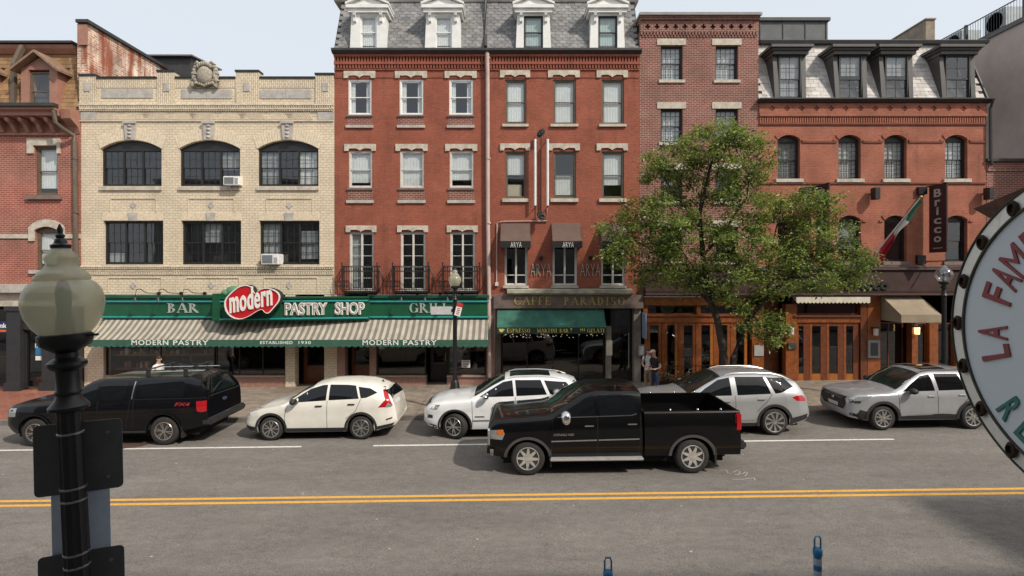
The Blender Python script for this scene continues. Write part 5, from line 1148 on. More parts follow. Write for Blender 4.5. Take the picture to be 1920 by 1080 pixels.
# bank front at the far left
shell(bB, -320, 156, 575, 3); band(bB, 'shop_cornice', -330, 157, 533, 548, .35, STONEW); band(bB, 'stone_frieze', -330, 157, 548.3, 574, .12, STONE)
IRON = mat('charcoal_iron', (.028,.028,.030), .5, 0, .2, 4)
for a, b in ((16,42),(-110,-84),(82,116),(140,157)):
    tofoot(bB, 'column', a, b, 574.3, FY-.10, FY+.3, IRON); sbox(bB, 'capital', a-3, b+3, 574.6, 583, FY-.16, FY-.102, IRON, .02); MB().box(fx(a-2), fx(b+2), FY-.18, FY-.102, foot(a)-.05, foot(a)+.35).build('plinth', IRON, bB)
sbox(bB, 'transom_bar', 42.2, 81.8, 606, 618, FY, FY+.12, IRON); shopglass(bB, 43, 81, 618.5, 728, FY+.1, IRON, 1); shopglass(bB, -83, 15, 580, 728, FY+.1, IRON, 2); shopglass(bB, 43, 81, 576, 605.5, FY+.1, IRON, 1); shopglass(bB, 117, 139, 580, 728, FY+.1, IRON, 1)
bk = empty('bank_sign', (0,0,0), 'navy and orange bank sign at the left edge', 'sign'); MB().pbox(-70, 17, 602, 618, FY-.06, FY+.02).build('navy_band', mat('navy_enamel', (.012,.022,.10), .4, 0, .1, 4), bk); MB().pbox(-70, 17, 618.1, 622, FY-.062, FY+.02).build('orange_band', mat('orange_enamel', (.62,.14,.03), .4, 0, .1, 4), bk)
sign_text('bank', (-13,13), (606,615), FY-.061, LETW, 'lettering', bk, .008, bold=.02)
ps = empty('window_poster', (0,0,0), 'blue poster with white print in the bank window beside the lamp globe', 'poster'); MB().pbox(64, 79, 639, 666, FY+.06, FY+.07).build('sheet', mat('poster_blue', (.03,.16,.34), .5, 0, .2, 5), ps); sign_text('154', (66,78), (644,652), FY+.0595, LETW, 'lettering', ps, .002, bold=.02); MB().pbox(64, 79, 668, 676, FY+.06, FY+.07).build('lower_sheet', LETW, ps)
oc = empty('orange_seat', (0,0,0), 'orange upholstered seat inside the bank window', 'chair'); bevel(MB().pbox(48, 74, 692, 712, FY+.9, FY+1.0).build('backrest', mat('orange_fabric', (.42,.10,.04), .8), oc), .03); bevel(MB().pbox(48, 74, 712, 716, FY+.5, FY+1.0).build('seat', MATS['orange_fabric'], oc), .02); MB().pbox(50, 72, 716.2, 730, FY+.6, FY+.95).build('base', DKF, oc)
# window air conditioners
for px0, px1, py0, py1, lb in ((418,448,330,347,'white air conditioner in the middle arched window of the cream building'),(489,522,476,496,'white air conditioner in the lower right window of the cream building')):
    q = empty('window_air_conditioner', (0,0,0), lb, 'air conditioner', 'window air conditioners'); xa, xb, za, zb = fx(px0,21.7), fx(px1,21.7), fz(py1,21.7), fz(py0,21.7)
    bevel(MB().box(xa, xb, 21.7, 22.2, za, zb).build('casing', WHT, q), .02); MB().box(xa+.05, xa+(xb-xa)*.66, 21.694, 21.72, za+.05, zb-.05).build('grille', mat('grille_grey', (.16,.17,.18), .6), q)
    mb = MB()
    for i in range(7): mb.box(xb-(xb-xa)*.28, xb-.05, 21.693, 21.71, za+.06+i*.035, za+.075+i*.035)
    mb.build('vent', MATS['grille_grey'], q); MB().tube([(xa+.2,21.75,za),(xa+.2,22,za-.2)], .015, 5).build('support', WHT, q)

# ================================================================== street furniture
FROST = None
def frosted():
    m = bpy.data.materials.new('frosted_globe'); m.use_nodes = True; nt = m.node_tree; N = nt.nodes; K = nt.links; b = N['Principled BSDF']
    b.inputs['Base Color'].default_value = (.58,.56,.44,1); b.inputs['Roughness'].default_value = .14; b.inputs['Specular IOR Level'].default_value = .6; b.inputs['Coat Weight'].default_value = .6
    tr = N.new('ShaderNodeBsdfTransparent'); tr.inputs[0].default_value = (.86,.88,.76,1); mx = N.new('ShaderNodeMixShader'); mx.inputs[0].default_value = .66
    tl = N.new('ShaderNodeBsdfTranslucent'); tl.inputs[0].default_value = (.82,.80,.64,1); m2 = N.new('ShaderNodeMixShader'); m2.inputs[0].default_value = .45
    geo = N.new('ShaderNodeNewGeometry'); n = N.new('ShaderNodeTexNoise'); n.inputs['Scale'].default_value = 220; K.new(geo.outputs['Position'], n.inputs['Vector'])
    bp = N.new('ShaderNodeBump'); bp.inputs['Strength'].default_value = .15; bp.inputs['Distance'].default_value = .002; K.new(n.outputs[0], bp.inputs['Height']); K.new(bp.outputs[0], b.inputs['Normal'])
    K.new(b.outputs[0], m2.inputs[1]); K.new(tl.outputs[0], m2.inputs[2]); K.new(tr.outputs[0], mx.inputs[1]); K.new(m2.outputs[0], mx.inputs[2]); K.new(mx.outputs[0], N['Material Output'].inputs[0]); return m
FROST = frosted(); CLEARG = glassmat('clear_globe', (.90,.93,.93), .10, .08)
def street_lamp(x, y, label, ztop, glass, acorn=True, lean=0, g0=None):
    z = gz(x)+.15; l = empty('street_lamp', (x, y, z), label, 'street lamp', 'street lamps'); H = ztop-z; l.rotation_euler = (0, lean, 0)
    MB().lathe([(.22,0),(.22,.18),(.19,.22),(.19,.75),(.15,.85),(.13,1.0),(.09,1.08)], 20, flute=.03, nf=10).build('base', BLKM, l, True)
    hg = H-.735                                       # foot of the globe
    MB().lathe([(.075,1.05),(.064,hg-.6),(.064,hg-.42)], 24, flute=.05, nf=12).build('post', BLKM, l, True)
    MB().lathe([(.064,hg-.46),(.105,hg-.445),(.108,hg-.425),(.075,hg-.385),(.064,hg-.355),(.070,hg-.345),(.070,hg-.33),(.062,hg-.32),(.064,hg-.20),(.088,hg-.185),(.106,hg-.165),(.104,hg-.145),(.062,hg-.115),(.060,hg-.085),(.085,hg-.07),(.132,hg-.035),(.142,hg+.0),(.142,hg+.03),(.125,hg+.04)], 26, flute=.02, nf=13).build('capital', BLKM, l, True)
    if acorn: prof = [(.125,hg+.03),(.165,hg+.08),(.200,hg+.15),(.2125,hg+.215),(.212,hg+.26),(.198,hg+.315),(.17,hg+.355),(.142,hg+.375),(.146,hg+.382),(.144,hg+.402),(.118,hg+.43),(.092,hg+.455),(.080,hg+.478),(.086,hg+.505),(.090,hg+.512),(.088,hg+.528),(.060,hg+.56),(.032,hg+.60)]
    else: prof = [(.13,hg+.03),(.20,hg+.10),(.255,hg+.20),(.26,hg+.28),(.24,hg+.37),(.18,hg+.45),(.13,hg+.50),(.09,hg+.53),(.06,hg+.58),(.03,hg+.60)]
    k = MB().lathe(prof[:-1]+[prof[-1]], 36).build('globe', glass, l, True)
    t = prof[-1][1]; MB().lathe([(.052,t-.02),(.055,t),(.036,t+.012),(.030,t+.035),(.020,t+.045),(.026,t+.062),(.014,t+.075),(.017,t+.10),(.004,t+.135)], 16).build('finial', BLKM, l, True)
    MB().lathe([(.05,hg),(.05,hg+.13),(.035,hg+.15),(.045,hg+.30),(.03,hg+.36),(.012,hg+.38)], 14).build('lamp_core', mat('lamp_ballast', (.07,.07,.07), .4), l, True)
    MB().tube([(.15,0,hg+.02),(.21,0,hg+.02)], .008, 5).build('thumb_screw', BLKM, l)
    return l, hg
# near lamp with the backs of its sign plates
lx, ly = fx(123,3.4), 3.4
L1, hg1 = street_lamp(lx-.02, ly, 'large street lamp with frosted globe and sign plates in the left foreground', HC+(HZ-418)*.0034, FROST, True, R(-3.0))
LZ = L1.location.z
lean = R(3.0)
# lean moves the top to the left; set the foot so that the globe stays where it is seen
L1.location.x = lx+math.sin(lean)*hg1-.0
def plate(name, label, px0, px1, py0, py1, Y, m, rz, parent_y=0, r=.03):
    w, h = (px1-px0)*Y/F, (py1-py0)*Y/F; c = (fx((px0+px1)/2,Y), Y, fz((py0+py1)/2,Y)); pts = []
    w /= math.cos(rz)+.81*math.sin(rz)
    for cx_, cz_, a0 in ((w/2-r,h/2-r,0),(-w/2+r,h/2-r,90),(-w/2+r,-h/2+r,180),(w/2-r,-h/2+r,270)):
        for q in range(6): t = R(a0+18*q); pts.append((cx_+r*math.cos(t), cz_+r*math.sin(t)))
    g = empty(name, c, label, 'sign', 'sign plates on the near lamp', rz); g.rotation_euler = (0, -R(1), rz); MB().prism(pts, -.003, .003).build('sheet', m, g)
    mb = MB()
    for z in (-h*.32, h*.32): mb.lathe([(.012,0),(.012,.008)], 8, (.16 if w > .35 else .0, -.011, z), 'y')
    mb.build('bolt', mat('zinc_bolt', (.20,.20,.20), .5, .6), g); return g
SB = mat('dark_sign_back', (.075,.078,.082), .5, 0, .15, 8); SGY = mat('grey_sign_back', (.50,.58,.70), .5, 0, .12, 8)
plate('sign_plate', 'upper black sign plate seen from behind on the near lamp', 65, 232, 791, 923, 3.5, SB, R(20)); plate('sign_plate', 'blue grey sign plate seen from behind on the near lamp', 98, 208, 920, 1047, 3.51, SGY, R(18), r=.02); plate('sign_plate', 'lowest black sign plate seen from behind on the near lamp', 74, 236, 1033, 1170, 3.5, SB, R(20))
mb = MB(); STEEL = mat('strap_steel', (.30,.30,.30), .4, .9)
for py in (812, 914, 937, 1036, 1060): MB().lathe([(.068,0),(.071,.002),(.071,.012),(.068,.014)], 24, (0,0,fz(py,3.4)-LZ)).build('strap', STEEL, L1, True)
# two far lamps
LA, _ = street_lamp(fx(853,17.9), 17.9, 'slim far street lamp with amber globe in front of the pastry shop', HC+(HZ-497)*.0179, FROST)
LB, _ = street_lamp(fx(1770,17.9), 17.9, 'far street lamp with clear round globe in front of the brown fascia', HC+(HZ-490)*.0179+.02, CLEARG, False)
st = empty('street_name_sign', (fx(828,17.85), 17.85, fz(582,17.85)), 'blank pale street name plate on the far lamp', 'sign'); bevel(MB().box(-.36,.36,-.01,.01,-.14,.13).build('plate', mat('pale_plate', (.52,.50,.50), .5, 0, .15, 6), st), .004); MB().box(.33,.44,-.02,.02,-.05,.05).build('clamp', BLKM, st)
pk = empty('parking_sign', (fx(860,17.75), 17.75, fz(580,17.75)), 'tilted red and white parking sign on the far lamp', 'sign'); pk.rotation_euler = (0, R(14), 0); MB().box(-.10,.10,-.006,.006,-.22,.08).build('white_plate', LETW, pk); MB().box(-.10,.10,-.007,.007,.081,.22).build('red_plate', mat('sign_red', (.50,.03,.03), .5), pk)
mb = MB()
for i in range(4): mb.box(-.05,.05,-.0085,-.0065,-.17+i*.06,-.14+i*.06)
mb.box(-.05,.05,-.0095,-.0072,.13,.17); mb.build('print', mat('sign_print', (.40,.06,.06), .5), pk)
# blue flexible posts
for px, py, Yp, lb in ((1533,1005,7.85,'right blue flexible post with reflective bands at the bottom edge'),(1140,1045,7.15,'left blue flexible post peeking over the bottom edge')):
    x = fx(px,Yp); z = gz(x); g = empty('flexible_post', (x,Yp,z), lb, 'bollard', 'blue flexible posts'); H = HC+(HZ-py)*Yp/F-z; BLU = mat('blue_plastic', (.012,.13,.27), .5, 0, .12, 6)
    MB().lathe([(.11,0),(.11,.04),(.06,.06),(.055,H-.30),(.066,H-.26),(.066,H-.20),(.05,H-.18)], 18).build('post', BLU, g, True)
    MB().tube([(-.045,0,H-.2),(-.045,0,H-.05),(-.03,0,H-.005),(.03,0,H-.005),(.045,0,H-.05),(.045,0,H-.2)], .013, 6).build('loop', BLU, g, True)
    for zz in (H-.42, H-.60): MB().lathe([(.0575,zz),(.0585,zz+.005),(.0585,zz+.095),(.0575,zz+.1)], 18).build('reflective_band', mat('reflective_band', (.30,.36,.42), .4), g, True)
# round rusty sign close on the right
XS, YS0, RS, ZS = 2.6, 2.35, .80, 4.53
rs_ = empty('round_sign', (XS, YS0, ZS), 'big round white sign with rusty bulb sockets and red lettering at the right edge', 'sign')
def rust(name, col, amt):
    m, nt, N, K, b = nodes(name); geo = N.new('ShaderNodeNewGeometry'); mp = N.new('ShaderNodeMapping'); mp.inputs['Scale'].default_value = (6,6,1.6); K.new(geo.outputs['Position'], mp.inputs[0])
    n = N.new('ShaderNodeTexNoise'); n.inputs['Scale'].default_value = 1.6; n.inputs['Detail'].default_value = 8; n.inputs['Roughness'].default_value = .65; K.new(mp.outputs[0], n.inputs['Vector'])
    mr = N.new('ShaderNodeMapRange'); mr.inputs[1].default_value = .58; mr.inputs[2].default_value = .78; mr.inputs[4].default_value = amt; K.new(n.outputs[0], mr.inputs[0])
    mx = N.new('ShaderNodeMixRGB'); mx.inputs[1].default_value = (*col,1); mx.inputs[2].default_value = (.34,.20,.09,1); K.new(mr.outputs[0], mx.inputs[0]); K.new(mx.outputs[0], b.inputs['Base Color']); b.inputs['Roughness'].default_value = .55; return m
RIM = rust('rusty_cream_enamel', (.78,.77,.70), .7); FACE = rust('white_enamel', (.60,.66,.70), .10); RUSTD = mat('rust', (.035,.018,.010), .9, 0, .5, 30, .6, 80)
MB().lathe([(RS-.012,0),(RS,.006),(RS,.16),(RS-.02,.17)], 96, axis='x').build('drum', RIM, rs_, True)
MB().lathe([(.715,-.006),(.715,.002),(.70,.004)], 96, axis='x').build('inner_disc', FACE, rs_, True)
mb = MB()
for i in range(96): 
    a0, a1 = 2*math.pi*i/96, 2*math.pi*(i+1)/96; mb.hexa([(x_, r_*math.cos(a), r_*math.sin(a)) for a in (a0,a1) for r_ in (.704,.714) for x_ in (-.018,-.004)])
mb.build('dark_ring', mat('dark_green_ring', (.045,.045,.028), .6, 0, .3, 10), rs_); mb = MB()
for i in range(96):
    a0, a1 = 2*math.pi*i/96, 2*math.pi*(i+1)/96; mb.hexa([(x_, r_*math.cos(a), r_*math.sin(a)) for a in (a0,a1) for r_ in (.797,.802) for x_ in (-.006,.17)])
mb.build('edge_strip', MATS['dark_green_ring'], rs_)
sc0 = MB().lathe([(.040,0),(.046,-.014),(.036,-.028),(.026,-.03),(.024,-.008)], 14, axis='x').mesh('bulb_socket', RUSTD, True)
streak = MB()
for i in range(19):
    a = 2*math.pi*(i+.02)/19; o = bpy.data.objects.new('bulb_socket', sc0); link(o, rs_); o.location = (-.004, .745*math.cos(a), .745*math.sin(a)); o.scale = (.8,.68,.95)
def arc_text(word, r0, h, a_start, a_end, m, inward):
    n = len(word)
    for i, c in enumerate(word):
        if c == ' ': continue
        vs, fs = text_mesh(c, bold=0 if c == 'M' else .014); wd = {'I':.030,'M':.088,'L':.066,'F':.066}.get(c,.076); vs = fit(vs, -wd/2, wd/2, 0, h); v2, f2 = thicken(vs, fs, .008)
        a = a_start+(a_end-a_start)*(i+.5)/n; V = []
        for x_, y_, d in v2:                          # u runs to the viewer's right (-y), v up
            r_ = r0+y_ if not inward else r0-y_; t = a-x_/r0 if not inward else a+x_/r0
            V.append((-.007-d, -r_*math.cos(t), r_*math.sin(t)))
        MB().add(V, f2).build('letter', m, rs_)
SRED = mat('faded_red_letter', (.25,.055,.060), .55, 0, .15, 12); STEA = mat('faded_teal_letter', (.035,.17,.15), .55, 0, .15, 12)
arc_text('LA FAMIGLIA', .44, .17, R(199.6), R(75.3), SRED, False); arc_text('RESTAURANT', .665, .15, R(218), R(338), STEA, True)
MB().lathe([(.30,-.012),(.30,-.007)], 40, axis='x').build('yellow_disc', mat('faded_yellow', (.50,.38,.14), .6), rs_); MB().lathe([(.265,-.020),(.265,-.0125)], 40, axis='x').build('red_disc', SRED, rs_)
MB().tube([(.08,-RS-.02,.25),(.08,-2.75,.25)], .045, 8).build('wall_arm', RUSTD, rs_, True); MB().tube([(.08,-RS-.02,-.25),(.08,-2.75,-.25)], .045, 8).build('wall_arm', RUSTD, rs_, True)
ft = MB(); ft.hexa([(.06,.30,.66),(.02,.34,.74),(.20,.30,.66),(.24,.34,.74),(.06,.62,.60),(.02,.68,.66),(.20,.62,.60),(.24,.68,.66)]); ft.build('lamp_hood', mat('rusty_hood', (.16,.075,.055), .8, 0, .4, 14), rs_)
# ================================================================== vehicles
TYRE = mat('tyre_rubber', (.028,.026,.024), .85, 0, .25, 12, .2, 60); PLAST = mat('black_plastic', (.022,.022,.022), .65, 0, .15, 12); ALLOY = mat('alloy', (.55,.54,.52), .28, .9, .1, 9); CHROME = mat('chrome', (.72,.72,.72), .13, 1, 0)
REDL = mat('red_lens', (.40,.006,.012), .12, 0, .12, 25, coat=.6); CLRL = mat('clear_lens', (.35,.36,.36), .08, .4, .3, 30, coat=1); AMBL = mat('amber_lens', (.60,.14,.01), .15, 0, .15, 25, coat=.6); DARKW = mat('wheel_well', (.006,.006,.006), .95, 0, 0); SEAM = mat('panel_gap', (.012,.012,.012), .9, 0, 0)
PLATE = mat('number_plate', (.55,.55,.55), .5, 0, .25, 40)
def carpaint(name, col, metal=0, rough=.32, flake=.06, coat=1): return mat(name, col, rough, metal, flake, 3, 0, 60, coat=coat, spec=.5 if coat == 1 else .15)
WHITE1 = carpaint('pearl_white_paint', (.76,.73,.66)); WHITE2 = carpaint('cool_white_paint', (.74,.74,.74)); BLACK1 = carpaint('black_gloss_paint', (.0015,.0015,.002), coat=.6); BLACK2 = carpaint('blue_black_paint', (.0018,.002,.0035), coat=.6); SILV1 = carpaint('silver_paint', (.45,.455,.46), .5, .34); SILV2 = carpaint('grey_silver_paint', (.43,.44,.455), .5, .34)
def lin(pts, x):
    if x <= pts[0][0]: return pts[0][1]
    for (a, b), (c, d) in zip(pts, pts[1:]):
        if x <= c: return b+(d-b)*(x-a)/(c-a)
    return pts[-1][1]
def soft(pts, x, w=.05): return sum(lin(pts, x+w*k/2)*q for k, q in ((-2,1),(-1,2),(0,3),(1,2),(2,1)))/9
SIDE = [(0,.955),(.12,.985),(.40,1.0),(.62,.992),(.74,1.0),(.90,.982),(1,.955)]
def sm(a, b, x): t = max(0, min(1, (x-a)/(b-a))); return t*t*(3-2*t)
class Car:
    def __init__(s, name, label, x0, ynear, L, W_, paint, cat='car', **k):
        s.k = k; s.L = L; s.W = W_; s.paint = paint
        s.root = empty(name, (x0, ynear+W_/2, gz(x0)), label, cat); s.root.rotation_euler = (0, -math.atan(SL), 0)
        s.shell()
        for c in (s.under,): c()
    def zbot(s, x):
        k = s.k; z = lin(k['low'], x)
        for xw in k['wheels']:
            d = abs(x-xw)
            if d < k['ra']: z = max(z, k['r']+math.sqrt(max(0,k['ra']**2-d*d))*k.get('aflat',1))
        return z
    def warp(s, x, y, z):
        k = s.k; x += lin(k['nose'], z)*(1-sm(0, .7, x)); tw = k.get('tw', 1.2); x -= lin(k['tail'], z)*sm(s.L-tw, s.L, x); return (x, y, z)
    def section(s, x):
        k = s.k; w = s.W/2*soft(k['plan'], x, .03); zb = s.zbot(x); zl = lin(k['low'], x); be = soft(k['belt'], x); tp = soft(k['top'], x, .04); rw = soft(k['roofw'], x)*s.W/2; cr = lin(k['crown'], x)
        zr = max(tp-cr, be+.004); P_ = []
        for i in range(11):
            z = zb+(be-zb)*i/10; P_.append((w*lin(SIDE, (z-zl)/(be-zl)), z))
        yb = w*.955; rw = min(rw, yb*.995)
        for i in range(1, 8):
            u = i/7; P_.append((yb+(rw-yb)*u+.022*math.sin(math.pi*u)*(1 if zr-be > .2 else .4)-(.018*sm(.8,1,u)), be+(zr-be)*u))
        for i in range(1, 9):
            u = i/8; P_.append(((rw-.018)*(1-u), zr+cr*(1-(1-u)**2.4)))
        return P_
    def shell(s):
        k = s.k; xs = {0,.015,.04,.08,.13,.2,.28}|{s.L-v for v in (0,.015,.04,.08,.13,.2,.28)}; x = .36; xe = k.get('cut', s.L)
        while x < s.L-.3: xs.add(round(x,4)); x += .075
        for xw in k['wheels']:
            for i in range(-12, 13): xs.add(round(xw+k['ra']*math.sin(i/12*math.pi/2),4))
        xs = sorted(x for x in xs if x <= xe); keep = [xs[0]]
        for x in xs[1:]:
            if x-keep[-1] > .004: keep.append(x)
        mb = MB(); n = None
        for x in keep:
            P_ = s.section(x); ring = [(y, z) for y, z in P_]+[(-y, z) for y, z in P_[-2::-1]]; n = len(ring)
            mb.v += [s.warp(x, -y, z) for y, z in ring]
        for i in range(len(keep)-1):
            for j in range(n-1): a = i*n+j; mb.f.append((a, a+n, a+n+1, a+1)); mb.mi.append(0)
        mb.f.append(tuple(range(n))); mb.f.append(tuple((len(keep)-1)*n+j for j in range(n))[::-1]); mb.mi += [0,0]
        s.body = mb.build('body', s.paint, s.root, True)
        try: s.body.data.set_sharp_from_angle(angle=R(55))
        except Exception: pass
        s.bvh = BVHTree.FromPolygons(mb.v, mb.f)
    def under(s):
        k = s.k; w = s.W/2
        MB().box(.35, s.L-.35, -w*.78, w*.78, .24, .62).build('chassis', DARKW, s.root)
        for xw in k['wheels']:
            r_ = k['ra']+.01; n = 14
            for sg in (-1, 1):
                V = []; mb = MB()
                for i in range(n+1):
                    a = math.pi*i/n; V += [(xw+r_*math.cos(a), sg*w*.955, k['r']+r_*math.sin(a)*k.get('aflat',1)), (xw+r_*math.cos(a), sg*w*.55, k['r']+r_*math.sin(a)*k.get('aflat',1))]
                mb.add(V, [(2*i,2*i+2,2*i+3,2*i+1) for i in range(n)])
                mb.build('wheel_well', DARKW, s.root)
    def cast(s, p, d):
        h = s.bvh.ray_cast(Vector(p), Vector(d)); return h if h[0] is not None else None
    def panel(s, name, m, poly, view='side', off=.005, both=True, parent=None, fine=.09):
        """a piece of the skin (glass, lamp, trim): outline drawn in one view, laid on the body"""
        out = []
        for sg in ((1,-1) if (view == 'side' and both) else (1,)):
            bm = bmesh.new(); pts = []
            for i in range(len(poly)):
                a, b = Vector(poly[i]), Vector(poly[(i+1)%len(poly)]); n = max(1, int((b-a).length/fine))
                pts += [a+(b-a)*q/n for q in range(n)]
            V = [bm.verts.new((p.x, p.y, 0)) for p in pts]; bm.faces.new(V); bmesh.ops.triangulate(bm, faces=bm.faces[:])
            for _ in range(3):
                es = [e for e in bm.edges if e.calc_length() > fine*1.6]
                if not es: break
                bmesh.ops.subdivide_edges(bm, edges=es, cuts=1); bmesh.ops.triangulate(bm, faces=[f for f in bm.faces if len(f.verts) > 3])
            ok = True
            for v in bm.verts:
                a, b = v.co.x, v.co.y
                if view == 'side': o, d = (a, -sg*4, b), (0, sg, 0)
                elif view == 'front': o, d = (-3, a, b), (1, 0, 0)
                elif view == 'rear': o, d = (s.L+3, a, b), (-1, 0, 0)
                else: o, d = (a, b, 5), (0, 0, -1)
                h = s.cast(o, d)
                if h: nrm = h[1] if h[1].dot(Vector(d)) < 0 else -h[1]; v.co = h[0]+nrm*off
                else:
                    h = s.bvh.find_nearest(Vector(o)+Vector(d)*(4-s.W/2 if view == 'side' else 3.2)); v.co = h[0]
            nd = Vector({'side':(0,-sg,0),'front':(-1,0,0),'rear':(1,0,0),'top':(0,0,1)}[view])
            bm.normal_update()
            if sum(f.normal.dot(nd)*f.calc_area() for f in bm.faces) < 0: bmesh.ops.reverse_faces(bm, faces=bm.faces)
            me = bpy.data.meshes.new(name); bm.to_mesh(me); bm.free(); me.materials.append(m); me.polygons.foreach_set('use_smooth', [True]*len(me.polygons))
            o = bpy.data.objects.new(name, me); link(o, parent or s.root); out.append(o)
        return out
    def seam(s, pts, w=.012, m=None, name='panel_gap', view='side', off=.003):
        """narrow strip along a line on the side of the body"""
        q = []
        for i, p in enumerate(pts):
            a, b = Vector(pts[max(i-1,0)]), Vector(pts[min(i+1,len(pts)-1)]); d = (b-a).normalized(); n = Vector((-d.y,d.x))*w/2; q.append((Vector(p)+n, Vector(p)-n))
        return s.panel(name, m or SEAM, [tuple(a) for a, _ in q]+[tuple(b) for _, b in q[::-1]], view, off)
    def arch_trim(s, m=None, w=.07, off=.012):
        k = s.k; f = k.get('aflat',1); z0 = lin(k['low'], k['wheels'][0])
        for xw in k['wheels']:
            n = 18; a0 = math.asin(max(-1, min(1, (z0+.02-k['r'])/(k['ra']*f)))); A = [a0+(math.pi-2*a0)*i/n for i in range(n+1)]; ri, ro = k['ra']+.004, k['ra']+w
            for sg in (1,-1):
                mb = MB()
                for a in A:
                    for r_ in (ri, ro):
                        x, z = xw+r_*math.cos(a), k['r']+r_*f*math.sin(a); h = s.cast((x,-sg*4,z),(0,sg,0)); y = h[0].y if h and abs(h[0].y) > s.W*.40 else -sg*s.W/2*.975
                        mb.v.append((x, y-sg*off, z))
                    mb.v.append((xw+ri*math.cos(a), mb.v[-2][1]+sg*.06, k['r']+ri*f*math.sin(a)))
                for i in range(n):
                    b = i*3; q = [(b,b+3,b+4,b+1),(b+2,b+5,b+3,b)]
                    mb.f += [t if sg > 0 else t[::-1] for t in q]; mb.mi += [0,0]
                mb.build('arch_trim', m or PLAST, s.root, True)
    def wheels(s, rim, style, steer=0, wd=.24, colr=None, back=None):
        k = s.k; r = k['r']; tw = MB(); h = wd/2
        tw.lathe([(rim,-h+.015),(rim+.012,-h),(r-.05,-h),(r-.018,-h+.02),(r,-h+.06),(r,h-.06),(r-.018,h-.02),(r-.05,h),(rim,h)], 40, axis='y'); tme = tw.mesh('wheel', TYRE, True)
        rb = MB(); rb.lathe([(rim+.004,-h+.006),(rim-.004,-h-.004),(rim-.022,-h+.004),(rim-.03,-h+.06),(rim-.04,-.02)], 40, axis='y')
        rb.f = rb.f[:-2]; rb.mi = rb.mi[:-2]; n, ww, wo, split, skew, hub = style; yo = -h+.012
        for i in range(n):
            for sp in ((-1,1) if split else (0,)):
                a = 2*math.pi*i/n+.3; a1 = a+skew+sp*split; a0 = a+sp*split*.35; d0 = Vector((math.cos(a0),0,math.sin(a0))); d1 = Vector((math.cos(a1),0,math.sin(a1)))
                n0 = Vector((-d0.z,0,d0.x)); n1 = Vector((-d1.z,0,d1.x)); p0, p1 = d0*hub*.8, d1*(rim-.02); V = []
                for p, nn, w_, dy in ((p0,n0,ww,.0),((p0+p1)/2,(n0+n1)/2,(ww+wo)/2,-.014),(p1,n1,wo,.0)):
                    for q in (-1,1): V += [tuple(p+nn*w_*q/2+Vector((0,yo+dy,0))), tuple(p+nn*w_*q*.6+Vector((0,yo+.05,0)))]
                rb.add(V, [(0,2,6,4),(4,6,10,8),(0,4,5,1),(4,8,9,5),(2,3,7,6),(6,7,11,10)]); 
        rb.lathe([(.01,yo-.016),(hub*.45,yo-.014),(hub*.9,yo-.006),(hub,yo+.04)], 20, axis='y')
        rme = rb.mesh('rim', colr or ALLOY, True); bk = MB().lathe([(.02,.0),(rim-.035,.0),(rim-.03,.03)], 28, axis='y').mesh('brake_disc', back or DARKW)
        for xw in k['wheels']:
            for sg in (1,-1):
                o = bpy.data.objects.new('wheel', tme); link(o, s.root); o.location = (xw, -sg*(s.W/2-h-.012), r); o.rotation_euler = (0, random.uniform(0,6), (0 if sg > 0 else math.pi)+(steer if xw == k['wheels'][0] else 0)); o.rotation_euler.y = 0 if sg > 0 else 0
                q = bpy.data.objects.new('rim', rme); link(q, o); q.rotation_euler = (0, random.uniform(0,1.2), 0); q = bpy.data.objects.new('brake_disc', bk); link(q, o)
    def handle(s, x, z, m, l=.20):
        for sg in (1,-1):
            h = s.cast((x,-sg*4,z),(0,sg,0)); y = h[0].y-sg*.018; o = MB().box(x-l/2, x+l/2, y-.014, y+.02 if sg > 0 else y+.014, z-.016, z+.016).build('door_handle', m, s.root); bevel(o, .006)
    def mirror(s, x, z, m, m2=None, sc=1, tall=1):
        for sg in (1,-1):
            h = s.cast((x,-sg*4,z),(0,sg,0)); y0 = h[0].y; mb = MB(); yo = y0-sg*.16*sc; mb.ball((x-.02, yo, z+.05), .10*sc, .125*sc, .085*sc*tall, 14, 9); mb.tube([(x+.03,y0+sg*.03,z-.02),(x,yo,z+.01)], [.045,.035], 7); o = mb.build('wing_mirror', m, s.root, True)
            MB().ball((x+.055, yo, z+.05), .03, .10*sc, .065*sc, 12, 7).build('mirror_glass', CARGLASS, o, True)
    def rails(s, x0, x1, m, yf=.86):
        for sg in (1,-1):
            pts = []
            for i in range(9):
                x = x0+(x1-x0)*i/8; y = sg*soft(s.k['roofw'], x)*s.W/2*yf; h = s.cast((x,y,5),(0,0,-1)); pts.append((x, y, h[0].z+(.006 if i in (0,8) else .032)))
            MB().tube(pts, .012, 6).build('roof_rail', m, s.root, True)
def mirror_poly(p): return p+[(x,-y) for x, y in p[::-1]]
def wide(p): return p+[(-y,z) for y, z in p[::-1]]

